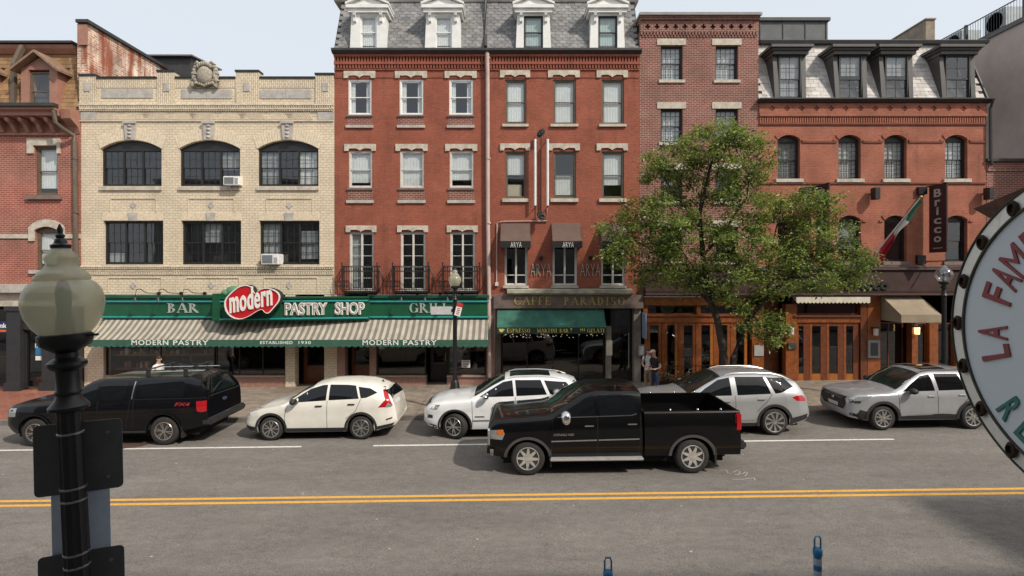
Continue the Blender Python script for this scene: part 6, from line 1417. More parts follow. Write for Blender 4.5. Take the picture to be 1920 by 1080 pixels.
# ---- white crossover, far lane, third from the left
c = Car('crossover_car', 'white crossover with dark trim and tall red corner tail lamps by the kerb', -7.915, 15.5, 4.56, 1.82, WHITE1,
  wheels=(.90,3.52), r=.345, ra=.405, low=[(0,.30),(.5,.24),(4.0,.25),(4.56,.38)],
  top=[(0,.70),(.06,.82),(.2,.90),(.6,.99),(1.15,1.09),(1.35,1.16),(1.75,1.42),(2.1,1.575),(2.5,1.645),(3.1,1.655),(3.7,1.62),(4.2,1.56),(4.40,1.50),(4.56,1.42)],
  belt=[(0,.68),(.1,.78),(.5,.90),(1.2,1.02),(2.5,1.10),(3.5,1.17),(4.0,1.20),(4.56,1.12)], plan=[(0,.62),(.04,.72),(.1,.80),(.25,.90),(.5,.965),(.9,.99),(1.5,1),(3.6,1),(4.1,.975),(4.4,.92),(4.52,.84),(4.56,.78)],
  roofw=[(0,.5),(.3,.72),(1.1,.80),(1.4,.80),(2.1,.69),(3.2,.68),(4.2,.64),(4.56,.60)], crown=[(0,.05),(1.2,.06),(2,.06),(4,.06),(4.56,.08)], nose=[(.25,.10),(.45,0),(.75,.06),(1.0,.25)], tail=[(.3,.12),(.5,0),(.95,.08),(1.15,.16),(1.5,.42),(1.7,.5)])
c.panel('side_window', CARGLASS, [(1.42,1.09),(1.62,1.22),(2.0,1.45),(2.35,1.55),(2.50,1.56),(2.50,1.15)]); c.panel('side_window', CARGLASS, [(2.58,1.155),(2.57,1.565),(3.1,1.555),(3.33,1.53),(3.46,1.19)]); c.panel('quarter_window', CARGLASS, [(3.41,1.50),(3.52,1.20),(3.68,1.215),(3.98,1.33),(3.75,1.45)])
c.panel('windscreen', WSHIELD, mirror_poly([(1.36,.68),(1.62,.66),(2.05,.575)]), 'top'); c.panel('rear_window', CARGLASS, wide([(.70,1.09),(.58,1.37)]), 'rear', .012, fine=.06)
c.panel('headlight', CLRL, [(.10,.72),(.16,.84),(.60,.93),(.50,.84),(.25,.72)]); c.panel('tail_lamp', REDL, [(4.08,1.44),(4.18,1.47),(4.30,1.22),(4.43,.96),(4.20,.93),(4.02,.93),(4.22,1.14)], fine=.06)
c.panel('reverse_lamp', CLRL, [(4.22,.93),(4.30,1.05),(4.38,1.0),(4.40,.93)], off=.009, fine=.05); c.panel('sill_trim', PLAST, [(1.36,.255),(3.08,.255),(3.08,.37),(1.36,.37)], off=.010); c.panel('bumper_trim', PLAST, [(.1,.30),(.5,.27),(.48,.40),(.1,.44)], off=.008); c.panel('bumper_trim', PLAST, [(3.96,.28),(4.5,.40),(4.48,.47),(3.95,.38)], off=.008); c.panel('reflector', mat('dark_red_lens', (.12,.01,.01), .3), [(4.25,.55),(4.42,.60),(4.42,.64),(4.25,.59)], off=.008, fine=.05)
for p in ([(1.35,.38),(1.30,.70),(1.38,1.02)], [(2.54,.37),(2.54,1.14)], [(3.08,.62),(3.38,.85),(3.52,1.18)]): c.seam(p)
c.arch_trim(); c.wheels(.245, (5,.026,.022,.25,.14,.05), wd=.23); c.handle(2.30,1.0,PLAST); c.handle(3.25,1.04,PLAST); c.mirror(1.62,1.10,PLAST); c.panel('number_plate', PLATE, wide([(.26,.88),(.26,.99)]), 'rear', .01); c.panel('grille', PLAST, wide([(.50,.50),(.56,.72)]), 'front', .008)
mb = MB(); h = c.cast((3.95,0,5),(0,0,-1)); mb.prism([(3.88,h[0].z-.01),(3.98,h[0].z+.055),(4.02,h[0].z-.01)], -.015, .015); mb.build('roof_fin', PLAST, c.root)

# ---- white off-roader with front wheels turned
c = Car('offroad_car', 'bright white off-roader with front wheels turned, partly behind the black pickup', -2.59, 15.42, 4.82, 1.94, WHITE2,
  wheels=(.94,3.855), r=.375, ra=.445, low=[(0,.34),(.4,.28),(4.3,.30),(4.82,.42)],
  top=[(0,.86),(.05,.98),(.18,1.06),(.6,1.13),(1.35,1.19),(1.55,1.26),(2.0,1.52),(2.35,1.69),(2.7,1.75),(3.4,1.76),(4.2,1.71),(4.55,1.66),(4.82,1.56)],
  belt=[(0,.84),(.1,.94),(.5,1.02),(1.4,1.10),(3.5,1.18),(4.4,1.22),(4.82,1.2)], plan=[(0,.66),(.04,.76),(.1,.84),(.25,.92),(.5,.97),(1,1),(4.2,.985),(4.6,.93),(4.78,.85),(4.82,.8)],
  roofw=[(0,.55),(.25,.78),(1.3,.84),(1.6,.82),(2.4,.72),(3.6,.71),(4.82,.66)], crown=[(0,.04),(1.4,.05),(2.3,.06),(4.82,.08)], nose=[(.3,.14),(.5,0),(.85,.02),(1.1,.12)], tail=[(.4,.08),(.6,0),(1.1,.08),(1.3,.14),(1.7,.38)])
c.panel('side_window', CARGLASS, [(1.66,1.20),(1.95,1.38),(2.35,1.60),(2.62,1.645),(2.66,1.22)]); c.panel('side_window', CARGLASS, [(2.74,1.225),(2.70,1.65),(3.45,1.645),(3.62,1.255)]); c.panel('quarter_window', CARGLASS, [(3.55,1.63),(3.72,1.26),(4.2,1.30),(4.34,1.42),(4.2,1.57)])
c.panel('windscreen', WSHIELD, mirror_poly([(1.50,.74),(1.80,.73),(2.40,.62)]), 'top'); c.panel('sunroof', CARGLASS, [(2.55,-.42),(3.75,-.42),(3.75,.42),(2.55,.42)], 'top', .008); c.panel('headlight', CLRL, [(.10,.86),(.12,.98),(.52,1.0),(.42,.86)]); c.panel('front_trim', PLAST, [(.12,.34),(.42,.31),(.40,.42),(.12,.46)], off=.008); c.panel('fog_lamp', PLAST, [(.14,.62),(.16,.72),(.30,.70),(.30,.62)], off=.008, fine=.05)
c.panel('tail_lamp', REDL, [(4.40,1.02),(4.36,1.14),(4.72,1.16),(4.74,1.02)]); c.panel('rear_window', CARGLASS, wide([(.6,1.2),(.54,1.56)]), 'rear'); c.panel('side_strip', mat('bright_strip', (.62,.62,.62), .2, .8), [(1.46,.52),(3.3,.54),(3.3,.58),(1.46,.56)], off=.01); c.panel('badge', PLAST, [(1.52,.64),(1.80,.64),(1.80,.67),(1.52,.67)], off=.008, fine=.06); c.panel('grille', PLAST, wide([(.55,.88),(.57,1.0)]), 'front', .008)
for p in ([(1.46,.42),(1.44,1.10)], [(2.70,.40),(2.70,1.2)], [(3.3,.6),(3.55,.9),(3.66,1.22)]): c.seam(p)
c.arch_trim(w=.06); c.wheels(.265, (5,.03,.022,.21,0,.055), steer=R(-24), wd=.26); c.handle(2.45,1.08,WHITE2); c.handle(3.4,1.12,WHITE2); c.mirror(1.85,1.19,CHROME); c.rails(2.5,4.3,ALLOY)
mb = MB(); h = c.cast((4.05,0,5),(0,0,-1)); mb.prism([(3.95,h[0].z-.01),(4.07,h[0].z+.07),(4.14,h[0].z-.01)], -.018, .018); mb.build('roof_fin', PLAST, c.root)

# ---- silver seven-seater
c = Car('silver_family_car', 'silver family car with turbine wheels half hidden by the black pickup bed', 3.62, 15.42, 5.10, 1.99, SILV1,
  wheels=(1.02,4.00), r=.385, ra=.45, low=[(0,.32),(.5,.27),(4.5,.28),(5.1,.42)],
  top=[(0,.84),(.05,.96),(.2,1.06),(.7,1.13),(1.4,1.19),(1.6,1.25),(2.1,1.52),(2.5,1.70),(2.9,1.765),(3.6,1.775),(4.4,1.73),(4.8,1.67),(5.1,1.58)],
  belt=[(0,.80),(.1,.92),(.5,1.0),(1.5,1.09),(3.5,1.14),(4.6,1.20),(5.1,1.17)], plan=[(0,.66),(.04,.76),(.1,.84),(.25,.92),(.5,.97),(1,1),(4.4,.99),(4.8,.94),(5.04,.86),(5.1,.8)],
  roofw=[(0,.55),(.25,.76),(1.4,.82),(1.7,.81),(2.5,.71),(3.8,.70),(5.1,.64)], crown=[(0,.04),(1.4,.05),(2.4,.06),(5.1,.08)], nose=[(.3,.1),(.5,0),(.9,.04),(1.1,.14)], tail=[(.35,.10),(.55,0),(1.0,.08),(1.2,.16),(1.7,.50)])
c.panel('side_window', CARGLASS, [(1.74,1.15),(2.05,1.36),(2.45,1.58),(2.78,1.645),(2.78,1.165)]); c.panel('side_window', CARGLASS, [(2.95,1.17),(2.94,1.66),(3.78,1.655),(3.92,1.2)]); c.panel('quarter_window', CARGLASS, [(3.86,1.64),(4.05,1.205),(4.20,1.22),(4.62,1.37),(4.42,1.60)])
c.panel('windscreen', WSHIELD, mirror_poly([(1.56,.78),(1.88,.76),(2.56,.64)]), 'top'); c.panel('tail_lamp', REDL, [(4.52,1.09),(4.66,1.13),(4.97,1.13),(4.96,.96),(4.66,.99)]); c.panel('rear_window', CARGLASS, wide([(.62,1.22),(.55,1.58)]), 'rear')
c.panel('sill_trim', PLAST, [(1.5,.28),(3.52,.28),(3.52,.38),(1.5,.38)], off=.01); c.panel('sill_strip', ALLOY, [(1.5,.42),(3.5,.44),(3.46,.47),(1.5,.45)], off=.012); c.panel('bumper_trim', PLAST, [(4.47,.32),(5.02,.46),(5.0,.60),(4.5,.50)], off=.009); c.panel('headlight', CLRL, [(.12,.84),(.14,.95),(.62,.98),(.5,.86)])
for p in ([(1.55,.42),(1.52,1.09)], [(2.87,.40),(2.87,1.16)], [(3.48,.7),(3.75,.95),(3.96,1.2)]): c.seam(p)
c.arch_trim(w=.075); c.wheels(.29, (9,.03,.072,0,.34,.065), wd=.26); c.handle(2.62,1.0,ALLOY); c.handle(3.62,1.05,ALLOY); c.mirror(1.95,1.14,SILV1); c.rails(2.7,4.6,ALLOY); c.panel('number_plate', PLATE, wide([(.26,.80),(.26,.92)]), 'rear', .01)

# ---- grey silver crossover nose-on at right
c = Car('grey_crossover_car', 'silver grey crossover with black grille and cladding, parked at right below the tan awning', 10.03, 15.75, 4.66, 1.83, SILV2,
  wheels=(.96,3.63), r=.365, ra=.43, low=[(0,.36),(.4,.30),(4.2,.31),(4.66,.42)],
  top=[(0,.90),(.05,1.0),(.15,1.06),(.6,1.12),(1.25,1.17),(1.45,1.24),(1.85,1.50),(2.2,1.67),(2.5,1.72),(3.4,1.73),(4.1,1.69),(4.45,1.64),(4.66,1.54)],
  belt=[(0,.88),(.1,.96),(.5,1.03),(1.4,1.08),(3.5,1.13),(4.66,1.16)], plan=[(0,.74),(.03,.80),(.1,.87),(.25,.93),(.5,.97),(1,1),(4.0,.99),(4.4,.94),(4.62,.86),(4.66,.8)],
  roofw=[(0,.60),(.2,.80),(1.3,.84),(1.55,.82),(2.25,.72),(3.5,.71),(4.66,.66)], crown=[(0,.03),(1.4,.05),(2.3,.05),(4.66,.08)], nose=[(.3,.10),(.5,0),(.95,.02),(1.1,.12)], tail=[(.4,.06),(.6,0),(1.1,.06),(1.3,.12),(1.7,.34)])
c.panel('side_window', CARGLASS, [(1.58,1.14),(1.85,1.34),(2.2,1.56),(2.48,1.61),(2.52,1.155)]); c.panel('side_window', CARGLASS, [(2.64,1.16),(2.60,1.62),(3.32,1.615),(3.42,1.175)]); c.panel('quarter_window', CARGLASS, [(3.48,1.61),(3.55,1.18),(4.05,1.22),(4.20,1.36),(4.08,1.54)])
c.panel('windscreen', WSHIELD, mirror_poly([(1.42,.75),(1.70,.73),(2.22,.63)]), 'top'); c.panel('sunroof', CARGLASS, [(2.45,-.40),(3.2,-.40),(3.2,.40),(2.45,.40)], 'top', .008)
c.panel('grille', PLAST, wide([(.50,.56),(.64,.74),(.60,.95)]), 'front', .008); c.panel('headlight', CLRL, [(.14,.86),(.10,.97),(.66,1.03),(.58,.96),(.36,.88)], off=.008, fine=.06); c.panel('headlight_mask', PLAST, [(.07,.80),(.05,.90),(.20,.90),(.34,.86),(.30,.80)], off=.006); c.panel('front_trim', PLAST, [(.06,.36),(.5,.30),(.52,.55),(.30,.62),(.22,.48),(.06,.52)], off=.008); c.panel('number_plate', PLATE, wide([(.24,.60),(.24,.71)]), 'front', .016)
mb = MB(); mb.lathe([(.045,0),(.055,.008),(.04,.012)], 14, (-.004,0,.84), 'x'); mb.build('badge', CHROME, c.root, True)
for zz in (.66,.74,.82,.90): c.panel('grille_bar', mat('grille_bar', (.05,.05,.05), .4), wide([(.55,zz),(.55,zz+.025)]), 'front', .014)
c.panel('sill_trim', PLAST, [(1.44,.30),(3.18,.30),(3.18,.46),(2.7,.49),(2.0,.46),(1.44,.42)], off=.012); c.panel('sill_strip', ALLOY, [(1.75,.44),(2.4,.46),(2.4,.475),(1.75,.46)], off=.018, fine=.06)
for p in ([(1.44,.46),(1.42,1.08)], [(2.58,.46),(2.58,1.15)], [(3.2,.6),(3.45,.9),(3.52,1.17)]): c.seam(p)
c.panel('tail_lamp', REDL, [(4.3,.98),(4.3,1.10),(4.58,1.12),(4.58,.96)]); c.arch_trim(w=.085, off=.02); c.wheels(.255, (5,.06,.03,.26,0,.05), wd=.24, back=DARKW); c.handle(2.38,1.0,SILV2); c.handle(3.3,1.03,SILV2); c.mirror(1.78,1.13,PLAST, sc=1.05); c.rails(2.15,4.2,PLAST)

# ---- black pickup with a canopy over its bed
c = Car('canopy_pickup', 'black pickup with canopy and roof bars parked behind the near lamp post', -14.60, 15.22, 5.89, 2.03, BLACK2, 'pickup',
  wheels=(.97,4.65), r=.405, ra=.475, low=[(0,.42),(.4,.36),(5.0,.38),(5.89,.55)], tw=.8,
  top=[(0,1.02),(.06,1.14),(.2,1.20),(.8,1.25),(1.45,1.29),(1.65,1.35),(2.05,1.62),(2.4,1.82),(2.75,1.90),(3.6,1.91),(4.0,1.93),(5.2,1.93),(5.6,1.90),(5.89,1.84)],
  belt=[(0,.98),(.1,1.06),(.5,1.14),(1.5,1.20),(5.5,1.30),(5.89,1.30)], plan=[(0,.76),(.04,.82),(.1,.88),(.25,.94),(.5,.98),(1,1),(5.5,.99),(5.8,.96),(5.89,.93)],
  roofw=[(0,.65),(.2,.84),(1.45,.88),(1.7,.86),(2.4,.74),(4.0,.74),(5.89,.78)], crown=[(0,.03),(1.4,.04),(2.3,.05),(5.89,.05)], nose=[(.4,.12),(.6,0),(1.0,0),(1.25,.06)], tail=[(.4,.02),(.6,0),(1.3,.02),(1.4,.05),(1.9,.40)])
c.panel('side_window', CARGLASS, [(1.80,1.28),(2.1,1.48),(2.45,1.72),(2.66,1.775),(2.70,1.285)]); c.panel('side_window', CARGLASS, [(2.82,1.29),(2.80,1.78),(3.48,1.78),(3.56,1.70),(3.50,1.32)]); c.panel('canopy_window', CARGLASS, [(3.92,1.38),(3.90,1.80),(5.12,1.79),(5.22,1.70),(5.20,1.38)]); c.panel('windscreen', WSHIELD, mirror_poly([(1.62,.80),(1.92,.78),(2.42,.66)]), 'top')
c.panel('canopy_rear_window', CARGLASS, wide([(.74,1.36),(.66,1.74)]), 'rear', .008); c.panel('tail_lamp', REDL, [(5.60,.97),(5.58,1.24),(5.86,1.25),(5.86,.95),(5.70,.93)], fine=.07); c.panel('headlight', CLRL, [(.10,.84),(.10,1.08),(.42,1.10),(.40,.86)])
for p in ([(1.55,.5),(1.58,1.2)], [(2.76,.45),(2.76,1.28)], [(3.55,.45),(3.66,1.0),(3.68,1.30)], [(3.78,.5),(3.78,1.88)], [(3.80,1.31),(5.84,1.33)]): c.seam(p)
c.panel('chrome_edge', ALLOY, [(3.70,1.32),(3.73,1.32),(3.75,1.88),(3.72,1.88)], off=.006); c.panel('tailgate_line', SEAM, [(-.85,1.29),(.85,1.29),(.85,1.31),(-.85,1.31)], 'rear', .006); c.panel('number_plate', PLATE, wide([(.16,.62),(.16,.72)]), 'rear', .09); c.panel('badge', mat('oval_badge', (.05,.06,.10), .3, .4), wide([(.0,1.06),(.10,1.08),(.12,1.11),(.10,1.14),(.0,1.16)]), 'rear', .01, fine=.06)
mb = MB(); mb.box(5.72,6.02,-.98,.98,.55,.74); bevel(mb.build('rear_bumper', PLAST, c.root), .04); mb = MB(); mb.box(1.5,4.15,-1.03,-.92,.36,.42); bevel(mb.build('running_board', PLAST, c.root), .02); bevel(MB().box(1.5,4.15,.92,1.03,.36,.42).build('running_board', PLAST, c.root), .02)
vs, fs = text_mesh('FX4', bold=.03, shear=.25); vs = fit(vs, 4.98, 5.42, 1.12, 1.22); MB().add([(a,-1.013,b) for a,b,_ in vs], fs).build('decal', mat('red_decal', (.36,.02,.03), .5), c.root)
c.arch_trim(BLACK2, .06, .02); c.wheels(.26, (6,.026,.022,.15,0,.06), wd=.27, colr=mat('rose_alloy', (.52,.47,.44), .3, .9)); c.handle(2.58,1.17,BLACK2); c.handle(3.35,1.19,BLACK2); c.mirror(1.98,1.26,BLACK2, sc=1.2)
for xw in (4.65,): MB().box(xw+.50,xw+.53,-1.0,-.70,.20,.55).build('mud_flap', PLAST, c.root)
for x in (3.95,5.05):
    mb = MB(); mb.tube([(x,-.62,2.10),(x,.62,2.10)], .022, 8)
    for y in (-.58,.58): mb.box(x-.05,x+.05,y-.035,y+.035,1.86,2.12)
    mb.build('roof_bar', PLAST, c.root)
for y in (-.42,.42): MB().tube([(3.75,y,2.00),(5.5,y,2.02)], .018, 6).build('carrier_rail', ALLOY, c.root)

# ---- big black pickup driving in the middle
c = Car('black_pickup', 'glossy black crew cab pickup with chrome wheels driving in the near lane', -.56, 12.60, 5.98, 2.05, BLACK1, 'pickup',
  wheels=(.94,4.84), r=.405, ra=.50, aflat=.92, cut=3.70, low=[(0,.46),(.4,.42),(5.9,.44)],
  top=[(0,1.20),(.03,1.28),(.12,1.33),(.7,1.37),(1.38,1.42),(1.55,1.47),(1.95,1.70),(2.3,1.89),(2.6,1.955),(3.3,1.965),(3.62,1.94),(3.66,1.93),(5.98,1.93)],
  belt=[(0,1.12),(.1,1.19),(.5,1.24),(1.4,1.30),(3.7,1.36),(5.98,1.4)], plan=[(0,.88),(.03,.92),(.1,.955),(.25,.975),(.5,.985),(1,1),(5.98,1)],
  roofw=[(0,.70),(.2,.86),(1.38,.88),(1.6,.86),(2.3,.79),(3.3,.80),(3.66,.80),(5.98,.80)], crown=[(0,.03),(1.4,.04),(2.3,.035),(5.9,.035)], nose=[(.4,.14),(.6,0),(1.1,0),(1.35,.05)], tail=[(0,0)])
c.panel('side_window', CARGLASS, [(1.70,1.37),(1.98,1.55),(2.32,1.78),(2.52,1.84),(2.56,1.385)]); c.panel('side_window', CARGLASS, [(2.66,1.39),(2.62,1.845),(3.44,1.84),(3.52,1.74),(3.54,1.44),(3.42,1.405)]); c.panel('windscreen', WSHIELD, mirror_poly([(1.52,.80),(1.82,.79),(2.32,.68)]), 'top'); c.seam([(1.66,1.36),(2.60,1.375),(3.42,1.395),(3.54,1.43)], .022, CHROME, 'chrome_strip', off=.008)
for p in ([(1.50,.5),(1.54,1.30)], [(2.60,.5),(2.60,1.37)], [(3.56,.5),(3.62,.9),(3.62,1.40)]): c.seam(p)
c.panel('side_moulding', mat('bright_moulding', (.62,.60,.58), .2, .9), [(1.50,.80),(2.58,.82),(2.58,.85),(1.50,.83)], off=.014, fine=.06); c.panel('side_moulding', MATS['bright_moulding'], [(2.62,.82),(3.58,.835),(3.58,.865),(2.62,.85)], off=.014, fine=.06); c.panel('headlight', CLRL, [(.06,.88),(.06,1.08),(.36,1.10),(.40,1.0),(.34,.86)], off=.008, fine=.06); c.panel('indicator', AMBL, [(.22,.97),(.22,1.09),(.37,1.09),(.39,1.0)], off=.014, fine=.05); c.panel('grille', mat('chrome_grille', (.42,.40,.38), .2, .9, .35, 60), wide([(.60,.68),(.64,1.10)]), 'front', .012)
mb = MB(); mb.box(-.03,.30,-.98,.98,.46,.70); bevel(mb.build('front_bumper', BLACK1, c.root), .06); 
for sg in (-1,1): bevel(MB().box(1.46,3.66,sg*1.04-.09,sg*1.04+.09,.37,.43).build('running_board', mat('step_grey', (.48,.47,.46), .4, .4), c.root), .02)
vs, fs = text_mesh('DENALI HD', bold=.02, shear=.2); vs = fit(vs, 1.55, 2.04, .945, 1.0); MB().add([(a,-1.037,b) for a,b,_ in vs], fs).build('badge', ALLOY, c.root)
c.arch_trim(mat('flare_grey', (.06,.06,.06), .6), .075, .03); c.wheels(.27, (8,.085,.045,0,0,.10), wd=.29, colr=mat('polished_rim', (.70,.70,.71), .22, .7)); c.handle(2.40,1.17,CHROME,.22); c.handle(3.42,1.20,CHROME,.22); c.mirror(1.86,1.36,CHROME, sc=1.35, tall=1.5); c.panel('grille_end', CHROME, [(.005,.72),(.005,1.16),(.06,1.16),(.05,.72)], off=.012, fine=.05); c.panel('fog_lamp', CLRL, [(.08,.52),(.08,.66),(.14,.66),(.14,.52)], off=.07, fine=.05)
for xw in (.94,4.84): MB().box(xw+.52,xw+.56,-1.03,-.70,.22,.62).build('mud_flap', PLAST, c.root)
for q in (-.42,-.14,.14,.42): c.panel('roof_rib', BLACK1, [(2.55,q-.02),(3.5,q-.02),(3.5,q+.02),(2.55,q+.02)], 'top', .012)
# the open load bed
k = c.k; xs = sorted({3.71,3.76,5.95,5.98}|{3.76+.1*i for i in range(22)}|{round(4.84+.50*math.sin(i/12*math.pi/2),4) for i in range(-12,13)}); mb = MB(); n = None; w = 1.025
for x in xs:
    zb = c.zbot(x); zr = 1.47; P_ = [(w*lin(SIDE, (zb+(1.40-zb)*i/9-.44)/.96), zb+(1.40-zb)*i/9) for i in range(10)]+[(w*.975,1.44),(w*.955,zr),(w*.90,zr+.012),(w*.865,zr),(w*.86,1.42),(w*.85,.98),(w*.5,.97),(0,.97)]
    ring = P_+[(-y,z) for y,z in P_[-2::-1]]; n = len(ring); mb.v += [(x,-y,z) for y,z in ring]
for i in range(len(xs)-1):
    for j in range(n-1): a = i*n+j; mb.f.append((a,a+n,a+n+1,a+1)); mb.mi.append(0)
bed = mb.build('load_bed', BLACK1, c.root, True)
tg = MB(); tg.box(5.90,5.985,-.86*w,.86*w,.62,1.475); bevel(tg.build('tailgate', BLACK1, c.root), .02); MB().box(3.72,3.78,-.85*w,.85*w,.97,1.44).build('bed_front', BLACK1, c.root); MB().box(3.79,5.89,-.84*w,.84*w,.972,.985).build('bed_liner', mat('bed_liner', (.035,.034,.033), .9, 0, .4, 10, .4, 60), c.root)
for sg in (-1,1):
    bevel(MB().box(5.86,6.0,sg*.97-.075,sg*.97+.075,1.02,1.42).build('tail_lamp', REDL, c.root), .025)
    for x in (4.35,5.0,5.55): MB().ball((x,sg*.92,1.495), .03, n=8, m=5).build('tie_down', CHROME, c.root, True)
mb = MB(); mb.box(5.92,6.14,-.99,.99,.55,.74); bevel(mb.build('rear_bumper', PLAST, c.root), .045); MB().box(.3,5.7,-.75,.75,.32,.6).build('frame', DARKW, c.root)
# ================================================================== street tree
def tree():
    rr = random.Random(21); Yt = 18.35; bx = fx(1368,Yt); z0 = gz(bx)+.15
    t = empty('street_tree', (bx,Yt,z0), 'leafy street tree with forked trunk in front of the wooden shop fronts', 'tree'); BARK = mat('bark', (.045,.034,.027), .95, 0, .4, 14, .8, 30)
    def W3(px, py, dy=0): Y = Yt+dy; return Vector((fx(px,Y)-bx, dy, fz(py,Y)-z0))
    trunks = [[W3(1362,715),W3(1356,660),W3(1345,600),W3(1330,560,.1),W3(1318,480,.2),W3(1312,400,.2),W3(1330,320,.1),W3(1345,260,0)],
              [W3(1370,715),W3(1376,670),W3(1390,625,-.1),W3(1410,590,-.2),W3(1440,556,-.2),W3(1480,520,-.2),W3(1530,470,-.1),W3(1560,430,0)]]
    limbs = [([W3(1336,575,.1),W3(1290,520,.3),W3(1240,480,.3),W3(1190,450,.2)],.06),([W3(1318,480,.2),W3(1360,430,-.3),W3(1400,370,-.5),W3(1410,300,-.4)],.06),([W3(1314,430,.2),W3(1270,370,.3),W3(1235,320,.4)],.05),([W3(1440,556,-.2),W3(1442,500,0),W3(1455,430,.2),W3(1470,370,.2)],.05),
             ([W3(1480,520,-.2),W3(1530,520,-.4),W3(1590,505,-.5)],.045),([W3(1410,590,-.2),W3(1430,610,-.4),W3(1450,630,-.5)],.035),([W3(1345,600),W3(1300,500,-.6),W3(1250,430,-.8)],.045),([W3(1356,560,-.1),W3(1380,500,-.7),W3(1420,450,-.9)],.045),([W3(1318,470,.2),W3(1310,400,.9),W3(1320,330,1.0)],.045)]
    mb = MB(); mb.tube(trunks[0], [.15,.125,.11,.10,.085,.065,.045,.02], 10); mb.tube(trunks[1], [.13,.11,.095,.085,.075,.06,.045,.02], 10); mb.build('trunk', BARK, t, True)
    mb = MB(); tips = []
    for p, r in limbs: mb.tube(p, [r*(1-.75*i/(len(p)-1)) for i in range(len(p))], 7)
    # foliage masses: (px, py, depth offset, rx, ry(depth), rz in metres, density)
    lob = [(1345,275,0,1.45,1.0,.80,1.0),(1390,300,-.3,1.1,.9,.9,1.0),(1255,305,.2,1.0,.8,.55,.8),(1215,320,.2,.55,.5,.35,.5),(1300,350,.3,1.2,1.0,.75,.9),(1395,375,-.4,1.0,1.0,.85,.9),(1235,405,.2,1.3,1.0,.75,1.0),(1165,425,.1,.8,.7,.55,.9),(1190,475,0,1.15,.9,.60,1.0),(1290,440,-.4,1.4,1.1,.80,1.0),(1385,455,-.6,1.2,1.0,.80,1.0),(1255,515,.1,1.3,.9,.60,1.0),(1345,515,-.5,1.2,1.0,.6,.9),(1430,420,0,.5,.5,.5,.35),(1500,390,.1,1.0,.8,.65,.85),(1545,385,0,.7,.7,.45,.7),(1545,440,-.2,1.0,.9,.60,1.0),(1490,480,-.3,1.1,.9,.60,.9),(1585,490,-.3,.85,.7,.55,1.0),(1520,520,-.4,1.3,.9,.48,.9),(1595,525,-.3,.42,.4,.28,.55),(1440,530,-.3,.9,.8,.5,.75),(1425,600,-.5,.75,.6,.55,.8),(1455,625,-.5,.45,.45,.40,.6),(1385,550,-.3,.8,.7,.45,.5)]
    V, Fc, MI = [], [], []
    for px, py, dy, rx, ry, rz, den in lob:
        c = W3(px, py, dy); nt_ = int(56*rx*rz*den+9)
        for q in range(nt_):
            while True:
                d = Vector((rr.uniform(-1,1), rr.uniform(-1,1), rr.uniform(-1,1)))
                if .12 < d.length < 1: break
            d = d.normalized()*(d.length**.55)
            tip = c+Vector((d.x*rx, d.y*ry, d.z*rz)); root = c+Vector((d.x*rx*.45, d.y*ry*.45, d.z*rz*.45-.12))
            if rr.random() < .25: mb.tube([root, (root+tip)/2+Vector((0,0,.04)), tip], [.012,.009,.004], 4, False)
            cr = rr.uniform(.11,.21); tone = rr.choice((0,0,0,1,1,2))
            for l in range(rr.randint(30,46)):           # one spray of leaves round the twig end
                o = tip+Vector((rr.gauss(0,cr), rr.gauss(0,cr), rr.gauss(0,cr*.62)))
                ln, wd = rr.uniform(.10,.165), rr.uniform(.046,.072)
                a = Vector((rr.gauss(0,1), rr.gauss(0,1), rr.gauss(-.35,.6))).normalized(); up = Vector((rr.gauss(.25,.45), rr.gauss(-.3,.45), 1)).normalized(); s = a.cross(up)
                if s.length < .1: continue
                s.normalize(); nn = s.cross(a); i = len(V); f = nn*ln*.16
                V += [tuple(o), tuple(o+a*ln*.42+s*wd*.5+f), tuple(o+a*ln*.98), tuple(o+a*ln*.42-s*wd*.5+f)]
                Fc += [(i,i+1,i+2),(i,i+2,i+3)]; m = tone if rr.random() < .75 else rr.randrange(3); MI += [m,m]
    mb.build('branch', BARK, t, True)
    me = bpy.data.meshes.new('crown'); me.from_pydata(V, [], Fc)
    for nm, cl in (('leaf_green',(.150,.195,.048)),('leaf_light',(.26,.305,.09)),('leaf_dark',(.062,.092,.026))):
        m, nt, N, K, b = nodes(nm); b.inputs['Base Color'].default_value = (*cl,1); b.inputs['Roughness'].default_value = .38; b.inputs['Specular IOR Level'].default_value = .45
        tl = N.new('ShaderNodeBsdfTranslucent'); tl.inputs[0].default_value = (cl[0]*1.5,cl[1]*1.6,cl[2]*.9,1); mx = N.new('ShaderNodeMixShader'); mx.inputs[0].default_value = .38
        K.new(b.outputs[0], mx.inputs[1]); K.new(tl.outputs[0], mx.inputs[2]); K.new(mx.outputs[0], N['Material Output'].inputs[0]); me.materials.append(m)
    me.polygons.foreach_set('material_index', MI); me.update(); tag(link(bpy.data.objects.new('crown', me), t), kind='stuff')
tree()

